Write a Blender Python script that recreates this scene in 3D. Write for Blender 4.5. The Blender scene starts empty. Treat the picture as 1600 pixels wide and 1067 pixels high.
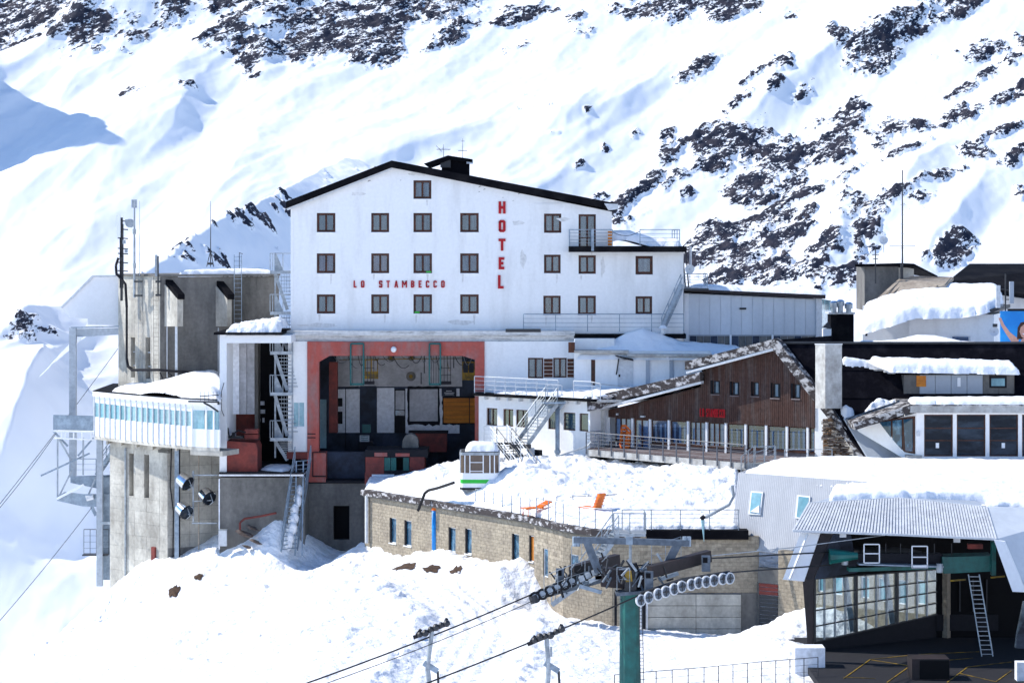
import bpy, bmesh, math, random
import numpy as np
from mathutils import Vector, Euler
from mathutils.geometry import tessellate_polygon
random.seed(7)
R = math.radians
sc = bpy.context.scene
col = sc.collection
# ---------------------------------------------------------------- camera, sky, sun, exposure
F, HZ, CAMY = 3525.0, 380.0, -150.0
cam = bpy.data.cameras.new('camera')
cam.sensor_width = 36; cam.lens = 36*F/1600
cam.shift_y = -(533.5-HZ)/1600
cam.clip_start = 1; cam.clip_end = 4000
co = bpy.data.objects.new('camera', cam); col.objects.link(co)
co.location = (0, CAMY, 0); co.rotation_euler = (R(90), 0, 0)
sc.camera = co
SUN_EL, SUN_BACK = 43.0, 13.0
sdir = Vector((-math.cos(R(SUN_BACK))*math.cos(R(SUN_EL)), math.sin(R(SUN_BACK))*math.cos(R(SUN_EL)), math.sin(R(SUN_EL))))
w = bpy.data.worlds.new('World'); sc.world = w; w.use_nodes = True
nt = w.node_tree
bg = nt.nodes['Background']; bg.inputs[1].default_value = 0.15
sky = nt.nodes.new('ShaderNodeTexSky'); sky.sky_type = 'NISHITA'; sky.sun_disc = False
sky.sun_elevation = R(SUN_EL); sky.sun_rotation = math.atan2(sdir.x, sdir.y)
sky.altitude = 2500; sky.air_density = 1.0; sky.dust_density = 0.3; sky.ozone_density = 2.6
hs = nt.nodes.new('ShaderNodeHueSaturation'); hs.inputs['Saturation'].default_value = 1.12
nt.links.new(sky.outputs[0], hs.inputs['Color']); nt.links.new(hs.outputs[0], bg.inputs[0])
sl = bpy.data.lights.new('sun', 'SUN'); sl.energy = 3.5; sl.angle = R(0.5); sl.color = (1, .955, .89)
so = bpy.data.objects.new('sun', sl); col.objects.link(so)
so.rotation_euler = sdir.to_track_quat('Z', 'Y').to_euler()
sc.view_settings.view_transform = 'Standard'; sc.view_settings.look = 'None'
sc.view_settings.exposure = 0.72; sc.view_settings.gamma = 1; sc.view_settings.use_curve_mapping = False

# ---------------------------------------------------------------- helpers
def P(px, py, D): return Vector(((px-800)/F*D, D+CAMY, (HZ-py)/F*D))
def mat(name, c, rough=.75, c2=None, sc_=1.0, st=(1,1,1), lo=.4, hi=.6, bump=0, bs=8, metal=0, spec=.3, rand=0, fine=.12, emit=None):
    m = bpy.data.materials.new(name); m.use_nodes = True; n = m.node_tree.nodes; L = m.node_tree.links
    b = n['Principled BSDF']; b.inputs['Roughness'].default_value = rough; b.inputs['Metallic'].default_value = metal
    b.inputs['Specular IOR Level'].default_value = spec
    g = n.new('ShaderNodeNewGeometry'); mp = n.new('ShaderNodeMapping'); mp.inputs['Scale'].default_value = st
    L.new(g.outputs['Position'], mp.inputs[0])
    base = n.new('ShaderNodeRGB'); base.outputs[0].default_value = (*c, 1); out = base.outputs[0]
    if c2:
        no = n.new('ShaderNodeTexNoise'); no.inputs['Scale'].default_value = sc_; no.inputs['Detail'].default_value = 6; no.inputs['Roughness'].default_value = .65
        L.new(mp.outputs[0], no.inputs[0])
        mr = n.new('ShaderNodeMapRange'); mr.inputs[1].default_value = lo; mr.inputs[2].default_value = hi
        L.new(no.outputs[0], mr.inputs[0])
        mx = n.new('ShaderNodeMix'); mx.data_type = 'RGBA'; L.new(mr.outputs[0], mx.inputs[0]); L.new(out, mx.inputs[6]); mx.inputs[7].default_value = (*c2, 1)
        out = mx.outputs[2]
    if fine or rand:
        nf = n.new('ShaderNodeTexNoise'); nf.inputs['Scale'].default_value = 5; nf.inputs['Detail'].default_value = 5
        L.new(g.outputs['Position'], nf.inputs[0])
        m1 = n.new('ShaderNodeMapRange'); m1.inputs[1].default_value = .3; m1.inputs[2].default_value = .7; m1.inputs[3].default_value = 1-fine; m1.inputs[4].default_value = 1+fine
        L.new(nf.outputs[0], m1.inputs[0]); v = m1.outputs[0]
        if rand:
            oi = n.new('ShaderNodeObjectInfo'); m2 = n.new('ShaderNodeMapRange'); m2.inputs[3].default_value = 1-rand; m2.inputs[4].default_value = 1+rand
            L.new(oi.outputs['Random'], m2.inputs[0]); mu = n.new('ShaderNodeMath'); mu.operation = 'MULTIPLY'
            L.new(v, mu.inputs[0]); L.new(m2.outputs[0], mu.inputs[1]); v = mu.outputs[0]
        vm = n.new('ShaderNodeVectorMath'); vm.operation = 'SCALE'; L.new(out, vm.inputs[0]); L.new(v, vm.inputs['Scale']); out = vm.outputs[0]
    L.new(out, b.inputs['Base Color'])
    if bump:
        nb = n.new('ShaderNodeTexNoise'); nb.inputs['Scale'].default_value = bs; nb.inputs['Detail'].default_value = 5
        L.new(mp.outputs[0], nb.inputs[0]); bu = n.new('ShaderNodeBump'); bu.inputs['Strength'].default_value = 1; bu.inputs['Distance'].default_value = bump
        L.new(nb.outputs[0], bu.inputs['Height']); L.new(bu.outputs[0], b.inputs['Normal'])
    if emit:
        b.inputs['Emission Color'].default_value = (*emit[0], 1); b.inputs['Emission Strength'].default_value = emit[1]
    return m
def glassmat(name, tint, refl=.1):
    m = bpy.data.materials.new(name); m.use_nodes = True; n = m.node_tree.nodes; L = m.node_tree.links
    n.remove(n['Principled BSDF']); o = n['Material Output']
    t = n.new('ShaderNodeBsdfTransparent'); t.inputs[0].default_value = (*tint, 1)
    g = n.new('ShaderNodeBsdfGlossy'); g.inputs['Roughness'].default_value = .03
    fr = n.new('ShaderNodeFresnel'); ad = n.new('ShaderNodeMath'); ad.operation = 'ADD'; ad.inputs[1].default_value = refl; L.new(fr.outputs[0], ad.inputs[0])
    mx = n.new('ShaderNodeMixShader'); L.new(ad.outputs[0], mx.inputs[0]); L.new(t.outputs[0], mx.inputs[1]); L.new(g.outputs[0], mx.inputs[2]); L.new(mx.outputs[0], o.inputs[0])
    return m
M = dict(
 plaster=mat('white_plaster', (.84,.84,.83), .85, (.70,.695,.68), .45, (1.6,1.6,.35), .5, .78, bump=.006, bs=6, fine=.03),
 paint=mat('white_paint', (.80,.81,.82), .6, (.66,.66,.64), 2, (1,1,.3), .6, .85, fine=.03),
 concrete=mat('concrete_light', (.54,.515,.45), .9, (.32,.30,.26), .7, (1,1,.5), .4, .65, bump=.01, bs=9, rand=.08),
 concrete_dark=mat('concrete_weathered_and_shaded', (.20,.19,.175), .9, (.10,.097,.09), .5, (1,1,.35), .4, .65, bump=.01, bs=9, rand=.06),  # weathered concrete; on the tower its darker tone also paints in the shade
 cornice=mat('cornice_concrete', (.62,.62,.61), .9, (.2,.19,.18), 1.1, (.6,1,5), .52, .72, bump=.01),
 verge=mat('flaking_verge', (.40,.39,.385), .9, (.04,.034,.034), 2.2, (1,1,1.6), .44, .52, bump=.02, bs=4),
 verge_dark=mat('flaking_dark_verge', (.05,.042,.042), .9, (.50,.49,.50), 2.2, (1,1,1.6), .52, .62, bump=.02, bs=4),
 black=mat('black_roofing', (.005,.005,.007), .8, (.018,.017,.018), .6, (1,1,1), .45, .7, spec=.06),
 blackroof=mat('black_shingle', (.004,.004,.007), .85, (.018,.017,.022), .9, (1,.5,1), .5, .8, bump=.02, bs=5, spec=.05),
 brownframe=mat('brown_window_frame', (.075,.024,.013), .5, (.035,.014,.009), 3, fine=.1),
 wood=mat('weathered_wood', (.060,.028,.021), .75, (.09,.070,.065), .5, (5,5,.5), .48, .68, bump=.01, bs=3, fine=.25),
 woodgrey=mat('greyed_wood', (.20,.17,.17), .8, (.12,.09,.09), 1, (.4,.4,4), .4, .6),
 shutter=mat('shutter_wood', (.11,.035,.015), .6, (.06,.02,.01), 3, (1,1,.4)),
 red=mat('red_paint', (.40,.088,.068), .7, (.30,.15,.135), 1.4, (1,1,.35), .45, .68, bump=.01, fine=.1),
 redsign=mat('red_sign_letter', (.40,.003,.010), .45),
 redbright=mat('bright_red_letter', (.62,.012,.025), .45),
 green=mat('green_steel', (.006,.12,.105), .45, (.005,.075,.065), 1.2, spec=.4),
 cagegreen=mat('teal_cage_paint', (.01,.09,.09), .5),
 galv=mat('galvanised_steel', (.36,.40,.43), .45, (.25,.28,.31), 3, metal=.35, spec=.5),
 steelblue=mat('blue_grey_steel', (.30,.37,.44), .45, (.2,.25,.3), 2, metal=.2, spec=.5),
 darksteel=mat('dark_steel', (.03,.032,.036), .5, spec=.4),
 blackrubber=mat('black_rubber', (.012,.012,.014), .6),
 cladding=mat('grey_cladding', (.58,.62,.66), .45, (.53,.57,.61), 1, (1,1,.2), metal=.1, rand=.025, fine=.03),
 corrug=mat('light_corrugated', (.47,.48,.50), .5, (.43,.44,.46), 1, (1,1,.3), metal=.1, fine=.03),
 corrug_shade=mat('shade_toned_sheet', (.36,.40,.45), .5, fine=.03),  # bluish darker copy of corrug, with shade put into the colour
 brick=mat('tan_block', (.36,.31,.235), .95, (.27,.23,.18), .8, (1,1,1), .4, .7, bump=.02, bs=14, rand=.22, fine=.22),
 mortar=mat('mortar', (.23,.198,.152), .95),
 navy=mat('navy_wall', (.05,.065,.10), .8, (.03,.036,.05), .8),
 greywall=mat('grey_interior_wall', (.55,.55,.57), .85, (.42,.42,.43), .7),
 greywhite=mat('dirty_white_wall', (.80,.82,.86), .85, (.58,.58,.58), 1.2, (1,1,.5), .5, .75),
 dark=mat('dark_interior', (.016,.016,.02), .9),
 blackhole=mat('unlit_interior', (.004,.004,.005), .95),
 orange=mat('orange_panel', (.62,.22,.03), .7, (.48,.16,.025), 1.2, (.3,1,3)),
 orangeplastic=mat('orange_plastic', (.80,.20,.02), .5, (.65,.13,.02), 3),
 yellow=mat('yellow_paint', (.36,.22,.02), .6, (.10,.07,.02), 1.5),
 curtain=mat('pale_curtain', (.20,.26,.31), .9, (.13,.18,.22), 1.5, (6,6,.3), .4, .6),
 curtainp=mat('mauve_curtain', (.20,.13,.24), .9, (.25,.20,.33), 1.5, (6,6,.3), .4, .6),
 curtainb=mat('blue_curtain_and_sky', (.06,.13,.24), .9, (.16,.26,.38), 1.0, (4,4,.6), .45, .6),
 white=mat('clean_white', (.82,.83,.84), .6, fine=.02),
 teal=mat('teal_glass', (.07,.20,.25), .12, (.25,.50,.56), .7, (1,1,.6), .4, .65, spec=.6, fine=.05),
 tealpale=mat('pale_teal_glass', (.30,.46,.50), .2, (.14,.34,.40), .5, (1,1,.3), .42, .6, spec=.5, rand=.15),
 darkglass=mat('dark_reflective_glass', (.012,.017,.025), .06, (.035,.05,.07), .5, (.7,.7,2), .45, .6, spec=.12),
 blueglass=mat('blue_reflective_glass', (.015,.06,.11), .08, (.12,.27,.40), 1.1, (1,1,.8), .48, .62, spec=.7),
 bluepipe=mat('blue_pipe', (.01,.22,.62), .4),
 greenstripe=mat('green_stripe', (.03,.48,.05), .5),
 tint=mat('brown_window_tint', (.10,.065,.045), .2, spec=.6),
 earth=mat('bare_earth', (.09,.055,.035), .95, (.05,.03,.02), 3, bump=.05, bs=6),
 stone=mat('brown_rock', (.17,.13,.11), .95, (.08,.06,.05), 2, bump=.04, bs=4),
 log=mat('firewood', (.22,.12,.06), .9, (.10,.06,.03), 5),
 roofgrey=mat('light_grey_slab', (.48,.48,.46), .9, (.33,.32,.30), 1.2),
 solar=mat('solar_blue', (.01,.06,.16), .2, spec=.6),
 poster=mat('poster_blue', (.01,.22,.62), .5, (.02,.32,.72), .5, fine=.02),
 skin=mat('poster_skin', (.62,.33,.24), .6), hair=mat('poster_hair', (.06,.025,.015), .6),
 chrome=mat('polished_steel', (.75,.75,.78), .15, metal=1),
 canopy=mat('canopy_sheet', (.66,.67,.68), .5, (.56,.57,.58), 1.3, (1,1,.4)),
 pylonsteel=mat('pylon_steel', (.13,.16,.195), .5, (.08,.10,.125), 3, metal=.2),
 gantry=mat('gantry_shaded_white', (.42,.46,.50), .5, (.34,.38,.42), 1.5),  # white steel greyed: its blue-grey shading is put into the colour
 ltgrey=mat('pale_grey_enamel', (.58,.60,.62), .5),
 brickred=mat('brick_red_paint', (.22,.045,.035), .7, (.13,.035,.03), 1, bump=.01),
 fasc=mat('brown_fascia', (.032,.023,.024), .6, (.022,.018,.018), 1),
 slab=mat('tan_sheet_roof', (.36,.31,.25), .9, (.25,.21,.17), .9, (1,1,3)),
)
M['glass'] = glassmat('window_glass', (.72,.84,.88), .05)
M['clearglass'] = glassmat('clear_glass', (.86,.92,.93), .03)
M['railgrey'] = mat('grey_railing_paint', (.13,.14,.16), .5)
M['reflglass'] = glassmat('sky_reflecting_glass', (.62,.76,.9), .07)
def snowmat(name, bump, bs):
    m = mat(name, (.88,.89,.91), .6, bump=bump, bs=bs, spec=.25, fine=0)
    return m
M['snow'] = snowmat('snow', .12, 1.6); M['snowr'] = snowmat('snow_rough', .26, 1.7)

class MB:
    def __init__(s): s.v = []; s.f = []
    def add(s, vs, fs):
        o = len(s.v); s.v += [Vector(p) for p in vs]; s.f += [tuple(i+o for i in f) for f in fs]; return s
    def poly(s, *p): return s.add(p, [tuple(range(len(p)))])
    def prism(s, pts, vec):
        n = len(pts); v = Vector(vec)
        tri = tessellate_polygon([[Vector(p) for p in pts]]) if n > 4 else None
        caps = [tuple(t) for t in tri] if tri else [tuple(range(n))]
        return s.add(list(pts)+[Vector(p)+v for p in pts], caps+[tuple(i+n for i in c) for c in caps]+[(i, (i+1) % n, (i+1) % n+n, i+n) for i in range(n)])
    def tube(s, a, b, r, n=6, r2=None, cap=True):
        a = Vector(a); b = Vector(b); d = (b-a); r2 = r if r2 is None else r2
        if d.length < 1e-6: return s
        q = d.to_track_quat('Z', 'Y'); vs = []
        for p, rr in ((a, r), (b, r2)):
            for i in range(n):
                t = 2*math.pi*i/n+math.pi/n; vs.append(p+q@Vector((rr*math.cos(t), rr*math.sin(t), 0)))
        fs = [(i, (i+1) % n, (i+1) % n+n, i+n) for i in range(n)]
        if cap: fs += [tuple(range(n)), tuple(range(n, 2*n))]
        return s.add(vs, fs)
    def path(s, pts, r, n=6):
        for a, b in zip(pts, pts[1:]): s.tube(a, b, r, n)
        return s
    def bar(s, a, b, w_, h, side=None):
        a = Vector(a); b = Vector(b); d = (b-a).normalized()
        sd = Vector(side).normalized() if side is not None else (d.cross(Vector((0,0,1))) if abs(d.z) < .98 else Vector((1,0,0)))
        sd = (sd-d*sd.dot(d)).normalized(); up = sd.cross(d)
        vs = [p+sd*x*w_/2+up*y*h/2 for p in (a, b) for x, y in ((-1,-1), (1,-1), (1,1), (-1,1))]
        return s.add(vs, [(0,1,2,3), (4,5,6,7), (0,1,5,4), (1,2,6,5), (2,3,7,6), (3,0,4,7)])
    def abox(s, x0, x1, y0, y1, z0, z1):
        return s.add([(x,y,z) for z in (z0,z1) for x,y in ((x0,y0),(x1,y0),(x1,y1),(x0,y1))], [(0,1,2,3),(4,5,6,7),(0,1,5,4),(1,2,6,5),(2,3,7,6),(3,0,4,7)])
    def ball(s, c, r, n=8, m=5, sz=1):
        c = Vector(c); vs = [c+Vector((r*math.sin(math.pi*j/m)*math.cos(2*math.pi*i/n), r*math.sin(math.pi*j/m)*math.sin(2*math.pi*i/n), sz*r*math.cos(math.pi*j/m))) for j in range(1, m) for i in range(n)]
        fs = [(j*n+i, j*n+(i+1) % n, (j+1)*n+(i+1) % n, (j+1)*n+i) for j in range(m-2) for i in range(n)]
        vs += [c+Vector((0,0,sz*r)), c-Vector((0,0,sz*r))]; k = len(vs)
        fs += [(i, (i+1) % n, k-2) for i in range(n)]+[((m-2)*n+i, (m-2)*n+(i+1) % n, k-1) for i in range(n)]
        return s.add(vs, fs)
    def build(s, name, m, parent=None, kind=None, smooth=False):
        off = Vector((0,0,0)); p = parent
        while p is not None: off += p.location; p = p.parent
        me = bpy.data.meshes.new(name)
        c0 = Vector((0,0,0))
        if parent is None and s.v:
            xs = [v.x for v in s.v]; ys = [v.y for v in s.v]; zs = [v.z for v in s.v]
            c0 = Vector(((min(xs)+max(xs))/2, (min(ys)+max(ys))/2, min(zs)))
        me.from_pydata([tuple(v-off-c0) for v in s.v], [], s.f)
        bm = bmesh.new(); bm.from_mesh(me); bmesh.ops.recalc_face_normals(bm, faces=bm.faces); bm.to_mesh(me); bm.free()
        if smooth: me.polygons.foreach_set('use_smooth', [True]*len(me.polygons))
        me.materials.append(M[m] if isinstance(m, str) else m)
        o = bpy.data.objects.new(name, me); col.objects.link(o); o.location = c0
        if parent: o.parent = parent
        if kind: o['kind'] = kind
        return o
def tag(o, label, cat, group=None, kind=None):
    o['label'] = label; o['category'] = cat
    if group: o['group'] = group
    if kind: o['kind'] = kind
    return o
def root(name, label, cat, loc, group=None):
    o = bpy.data.objects.new(name, None); col.objects.link(o); o.location = loc; o.empty_display_size = .3
    return tag(o, label, cat, group)
class Fr:
    def __init__(s, pa, Da, pb, Db):
        a = P(pa, HZ, Da); b = P(pb, HZ, Db); s.A = a; s.u = (b-a).normalized(); s.len = (b-a).length
        n = Vector((s.u.y, -s.u.x, 0)); s.n = n if n.y < 0 else -n
        s.rot = math.atan2(s.u.y, s.u.x)
    def pt(s, a, d, z): return s.A+s.u*a+s.n*d+Vector((0,0,z))
    def hit(s, px, py, d=0):
        r = Vector(((px-800)/F, 1, (HZ-py)/F)); C = Vector((0, CAMY, 0))
        rn = r.x*s.n.x+r.y*s.n.y
        t = ((s.A-C).dot(s.n)+d)/rn; p = C+r*t
        return (p-s.A).dot(s.u), p.z
    def a(s, px, d=0): return s.hit(px, HZ, d)[0]
    def z(s, px, py, d=0): return s.hit(px, py, d)[1]
    def rect(s, x0, y0, x1, y1, d=0):
        a0, z1 = s.hit(x0, y0, d); a1, z0 = s.hit(x1, y1, d); return a0, a1, z0, z1
    def box(s, mb, a0, a1, d0, d1, z0, z1):
        c = [s.pt(a, d, z) for z in (z0, z1) for a, d in ((a0,d0),(a1,d0),(a1,d1),(a0,d1))]
        return mb.add(c, [(0,1,2,3),(4,5,6,7),(0,1,5,4),(1,2,6,5),(2,3,7,6),(3,0,4,7)])
    def pbox(s, mb, x0, y0, x1, y1, d0, d1):   # rectangle seen in the photo, measured on the plane d1
        a0, a1, z0, z1 = s.rect(x0, y0, x1, y1, d1); return s.box(mb, a0, a1, d0, d1, z0, z1)
    def pprism(s, mb, pix, d0, d1):
        pts = [s.hit(x, y, d1) for x, y in pix]
        return mb.prism([s.pt(a, d1, z) for a, z in pts], s.n*(d0-d1))
def holewall(mb, fr, outer, holes, depth, reveal=.3, d=0):
    loops = [[Vector((a, z, 0)) for a, z in outer]]+[[Vector((h[0],h[2],0)), Vector((h[0],h[3],0)), Vector((h[1],h[3],0)), Vector((h[1],h[2],0))] for h in holes]
    tr = tessellate_polygon(loops); flat = [p for l in loops for p in l]
    mb.add([fr.pt(p.x, d, p.y) for p in flat], [tuple(t) for t in tr])
    n = len(outer)
    f = [fr.pt(a, d, z) for a, z in outer]; b = [fr.pt(a, d-depth, z) for a, z in outer]
    mb.add(f+b, [(i, (i+1) % n, (i+1) % n+n, i+n) for i in range(n)])
    mb.add(b, [tuple(t) for t in tessellate_polygon([[Vector((a, z, 0)) for a, z in outer]])])
    for h in holes:
        q = [(h[0],h[2]), (h[0],h[3]), (h[1],h[3]), (h[1],h[2])]
        mb.add([fr.pt(a, d, z) for a, z in q]+[fr.pt(a, d-reveal, z) for a, z in q], [(i, (i+1) % 4, (i+1) % 4+4, i+4) for i in range(4)])
_ub = {}
def unit(m):
    if m not in _ub:
        me = bpy.data.meshes.new('block_mesh_'+m); me.from_pydata([(x,y,z) for z in (0,1) for x,y in ((0,0),(1,0),(1,1),(0,1))], [], [(3,2,1,0),(4,5,6,7),(0,1,5,4),(1,2,6,5),(2,3,7,6),(3,0,4,7)])
        me.materials.append(M[m]); _ub[m] = me
    return _ub[m]
def piece(name, m, parent, fr, a0, a1, z0, z1, d0, d1):
    o = bpy.data.objects.new(name, unit(m)); col.objects.link(o); o.parent = parent
    off = Vector((0,0,0)); p = parent
    while p is not None: off += p.location; p = p.parent
    o.location = fr.pt(a0, d1, z0)-off        # local x along u, local y goes inwards
    o.rotation_euler = (0, 0, fr.rot); o.scale = (a1-a0, d1-d0, z1-z0)
    return o
def subtract(rc, h):
    a0,a1,z0,z1 = rc
    if h[0] >= a1 or h[1] <= a0 or h[2] >= z1 or h[3] <= z0: return [rc]
    out = []
    if h[0] > a0: out.append((a0, h[0], z0, z1))
    if h[1] < a1: out.append((h[1], a1, z0, z1))
    m0, m1 = max(a0, h[0]), min(a1, h[1])
    if h[2] > z0: out.append((m0, m1, z0, h[2]))
    if h[3] < z1: out.append((m0, m1, h[3], z1))
    return [r for r in out if r[1]-r[0] > .06 and r[3]-r[2] > .05]
def tiles(name, m, parent, fr, a0, a1, z0, z1, w_, h, holes=(), gap=.015, d=.025, stagger=True, lim=None, jit=.008, rest='brick_course', d0=0):
    rs = []; r = 0; z = z1
    while z > z0+.02:
        zb = max(z0, z-h); a = a0-(w_/2 if (r % 2 and stagger) else 0)
        while a < a1-.02:
            q = [(max(a, a0), min(a+w_, a1), zb, z)]
            for hh in holes: q = [x for y in q for x in subtract(y, hh)]
            rs += [x for x in q if x[1]-x[0] > .05]; a += w_
        z -= h; r += 1
    lim = len(rs) if lim is None else lim
    for x in rs[:lim]:
        piece(name, m, parent, fr, x[0]+gap/2, x[1]-gap/2, x[2]+gap/2, x[3]-gap/2, d0, d0+d+random.uniform(-jit, jit))
    if rs[lim:]:
        mb = MB()
        for x in rs[lim:]: fr.box(mb, x[0]+gap/2, x[1]-gap/2, d0, d0+d+random.uniform(-jit, jit), x[2]+gap/2, x[3]-gap/2)
        mb.build(rest, m, parent, 'stuff')
    return min(lim, len(rs))
def window(parent, fr, r, fm='brownframe', pm='glass', leaves=2, recess=.10, fw=.14, curtain='curtain', hbars=(), name='window', mull=.13, d=0, gapc=.0):
    a0,a1,z0,z1 = r; o = MB(); da, db = d-recess-.07, d-recess
    fr.box(o, a0, a1, da, db, z0, z0+fw); fr.box(o, a0, a1, da, db, z1-fw, z1)
    fr.box(o, a0, a0+fw, da, db, z0+fw, z1-fw); fr.box(o, a1-fw, a1, da, db, z0+fw, z1-fw)
    wd = (a1-a0-2*fw-(leaves-1)*mull)/leaves
    for i in range(1, leaves):
        x = a0+fw+i*wd+(i-1)*mull; fr.box(o, x, x+mull, da, db+.01, z0+fw, z1-fw)
    zs = [z0+fw]+[z0+fw+(z1-z0-2*fw)*h for h in hbars]+[z1-fw]
    for z in zs[1:-1]: fr.box(o, a0+fw, a1-fw, da+.01, db-.01, z-.03, z+.03)
    wo = o.build(name, fm, parent)
    for i in range(leaves):
        x = a0+fw+i*(wd+mull)
        for q in range(len(zs)-1):
            lo = zs[q]+(.03 if q else 0); hi = zs[q+1]-(.03 if q < len(zs)-2 else 0)
            p = MB(); fr.box(p, x, x+wd, da+.025, da+.035, lo, hi); p.build('pane', pm, wo)
    if curtain:
        c = MB(); n = 22; wv = []
        for i in range(n+1):
            t = i/n; x = a0+fw+(a1-a0-2*fw)*t; dd = da-.07+.025*math.sin(t*60+a0*3)
            wv += [fr.pt(x, dd, z0+fw), fr.pt(x, dd, z1-fw)]
        c.add(wv, [(2*i, 2*i+2, 2*i+3, 2*i+1) for i in range(n) if not gapc or i/n > gapc]); c.build('curtain', curtain, wo, smooth=True)
    return wo
def rail(parent, pts, h=1.05, n=4, sp=1.25, r=.022, m='galv', top=.03, posts=True, drop=0, post_r=.03):
    pts = [Vector(p) for p in pts]
    for k in range(n):
        z = h*(k+1)/n; MB().path([p+Vector((0,0,z)) for p in pts], top if k == n-1 else r*.6, 5).build('rail', m, parent)
    if posts:
        for i, (a, b) in enumerate(zip(pts, pts[1:])):
            q = max(1, round((b-a).length/sp))
            for j in range(q+1 if i == len(pts)-2 else q):
                p = a.lerp(b, j/q); MB().tube(p-Vector((0,0,drop)), p+Vector((0,0,h)), post_r, 5).build('post', m, parent)
def stairs(parent, T, B, wv, n, m='galv', handrail=True, h=1.0, nr=3, tread=.26, sw=.24):
    T = Vector(T); B = Vector(B); wv = Vector(wv)
    for o in (Vector((0,0,0)), wv): MB().bar(T+o, B+o, .05, sw).build('stringer', m, parent)
    d = (B-T); hd = Vector((d.x, d.y, 0)).normalized()
    for i in range(n):
        p = T.lerp(B, (i+.5)/n)
        a = p-hd*tread/2; b = p+hd*tread/2; z = Vector((0,0,.04))
        MB().add([a, b, b+wv, a+wv, a+z, b+z, b+wv+z, a+wv+z], [(0,1,2,3),(4,5,6,7),(0,1,5,4),(1,2,6,5),(2,3,7,6),(3,0,4,7)]).build('tread', m, parent)
    if handrail:
        for o in (Vector((0,0,0)), wv):
            rail(parent, [T+o, B+o], h, nr, 1.2, m=m)
def letter(ch, fr, a0, a1, z0, z1, d, m, parent, t=None):
    W, H = a1-a0, z1-z0; t = t or min(W*.30, H*.22); mb = MB(); c = t*.6
    def S(x0, y0, x1, y1): fr.box(mb, a0+x0, a0+x1, d, d+.08, z0+y0, z0+y1)
    def Q(p): mb.prism([fr.pt(a0+x, d+.08, z0+y) for x, y in p], fr.n*-.08)
    L_ = lambda: S(0, 0, t, H); Rr = lambda: S(W-t, 0, W, H)
    if ch == 'H': L_(); Rr(); S(t, H/2-t/2, W-t, H/2+t/2)
    elif ch == 'T': S(0, H-t, W, H); S(W/2-t/2, 0, W/2+t/2, H-t)
    elif ch == 'E': L_(); S(t, 0, W, t); S(t, H-t, W, H); S(t, H/2-t/2, W*.85, H/2+t/2)
    elif ch == 'L': L_(); S(t, 0, W, t)
    elif ch in 'OC':
        S(0, c, t, H-c); Q([(0,c),(c,0),(W-c,0),(W,c),(W,t),(t,t),(0,t)] if ch == 'C' else [(0,c),(c,0),(W-c,0),(W,c),(W,t),(0,t)])
        Q([(0,H-c),(c,H),(W-c,H),(W,H-c),(W,H-t),(0,H-t)])
        if ch == 'O': S(W-t, t, W, H-t)
        else: S(W-t, t, W, H*.3); S(W-t, H*.7, W, H-t)
    elif ch == 'B':
        L_(); S(t, 0, W-t*.6, t); S(t, H-t, W-t*.6, H); S(t, H/2-t/2, W-t*.5, H/2+t/2); S(W-t, t*.6, W, H/2-t*.3); S(W-t, H/2+t*.3, W, H-t*.6)
    elif ch == 'S':
        S(t*.4, 0, W-t*.4, t); S(t*.4, H-t, W-t*.4, H); S(t*.4, H/2-t/2, W-t*.4, H/2+t/2); S(0, H/2, t, H-t*.4); S(W-t, t*.4, W, H/2); S(0, t*.4, t, H*.28); S(W-t, H*.72, W, H-t*.4)
    elif ch == 'A':
        Q([(0,0),(t,0),(W/2+t*.3,H),(W/2-t*.5,H)]); Q([(W-t,0),(W,0),(W/2+t*.5,H),(W/2-t*.3,H)]); S(W*.25, H*.25, W*.75, H*.25+t*.8)
    elif ch == 'M':
        L_(); Rr(); Q([(0,H),(t,H),(W/2+t*.4,H*.35),(W/2-t*.4,H*.35)]); Q([(W-t,H),(W,H),(W/2+t*.4,H*.35),(W/2-t*.4,H*.35)])
    return mb.build('letter', m, parent)

# numpy noise
_rng = np.random.RandomState(5); _perm = _rng.permutation(512); _perm = np.concatenate([_perm, _perm, _perm]); _g = _rng.rand(512)*2*np.pi
def perlin(x, y):
    xi = np.floor(x).astype(int); yi = np.floor(y).astype(int); xf = x-xi; yf = y-yi
    u = xf*xf*xf*(xf*(xf*6-15)+10); v = yf*yf*yf*(yf*(yf*6-15)+10)
    def gr(ix, iy, dx, dy):
        a = _g[_perm[(_perm[ix & 511]+(iy & 511))]]; return np.cos(a)*dx+np.sin(a)*dy
    a = gr(xi, yi, xf, yf); b = gr(xi+1, yi, xf-1, yf); c = gr(xi, yi+1, xf, yf-1); d = gr(xi+1, yi+1, xf-1, yf-1)
    return (a*(1-u)+b*u)*(1-v)+(c*(1-u)+d*u)*v
def fbm(x, y, o=4, g=.5):
    r = 0; a = 1; f = 1
    for i in range(o): r = r+a*perlin(x*f+17*i, y*f+31*i); a *= g; f *= 2.03
    return r
def ridged(x, y, o=4):
    r = 0; a = 1; f = 1
    for i in range(o): r = r+a*(1-2*np.abs(perlin(x*f+9*i, y*f+5*i))); a *= .5; f *= 2.1
    return r
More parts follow.
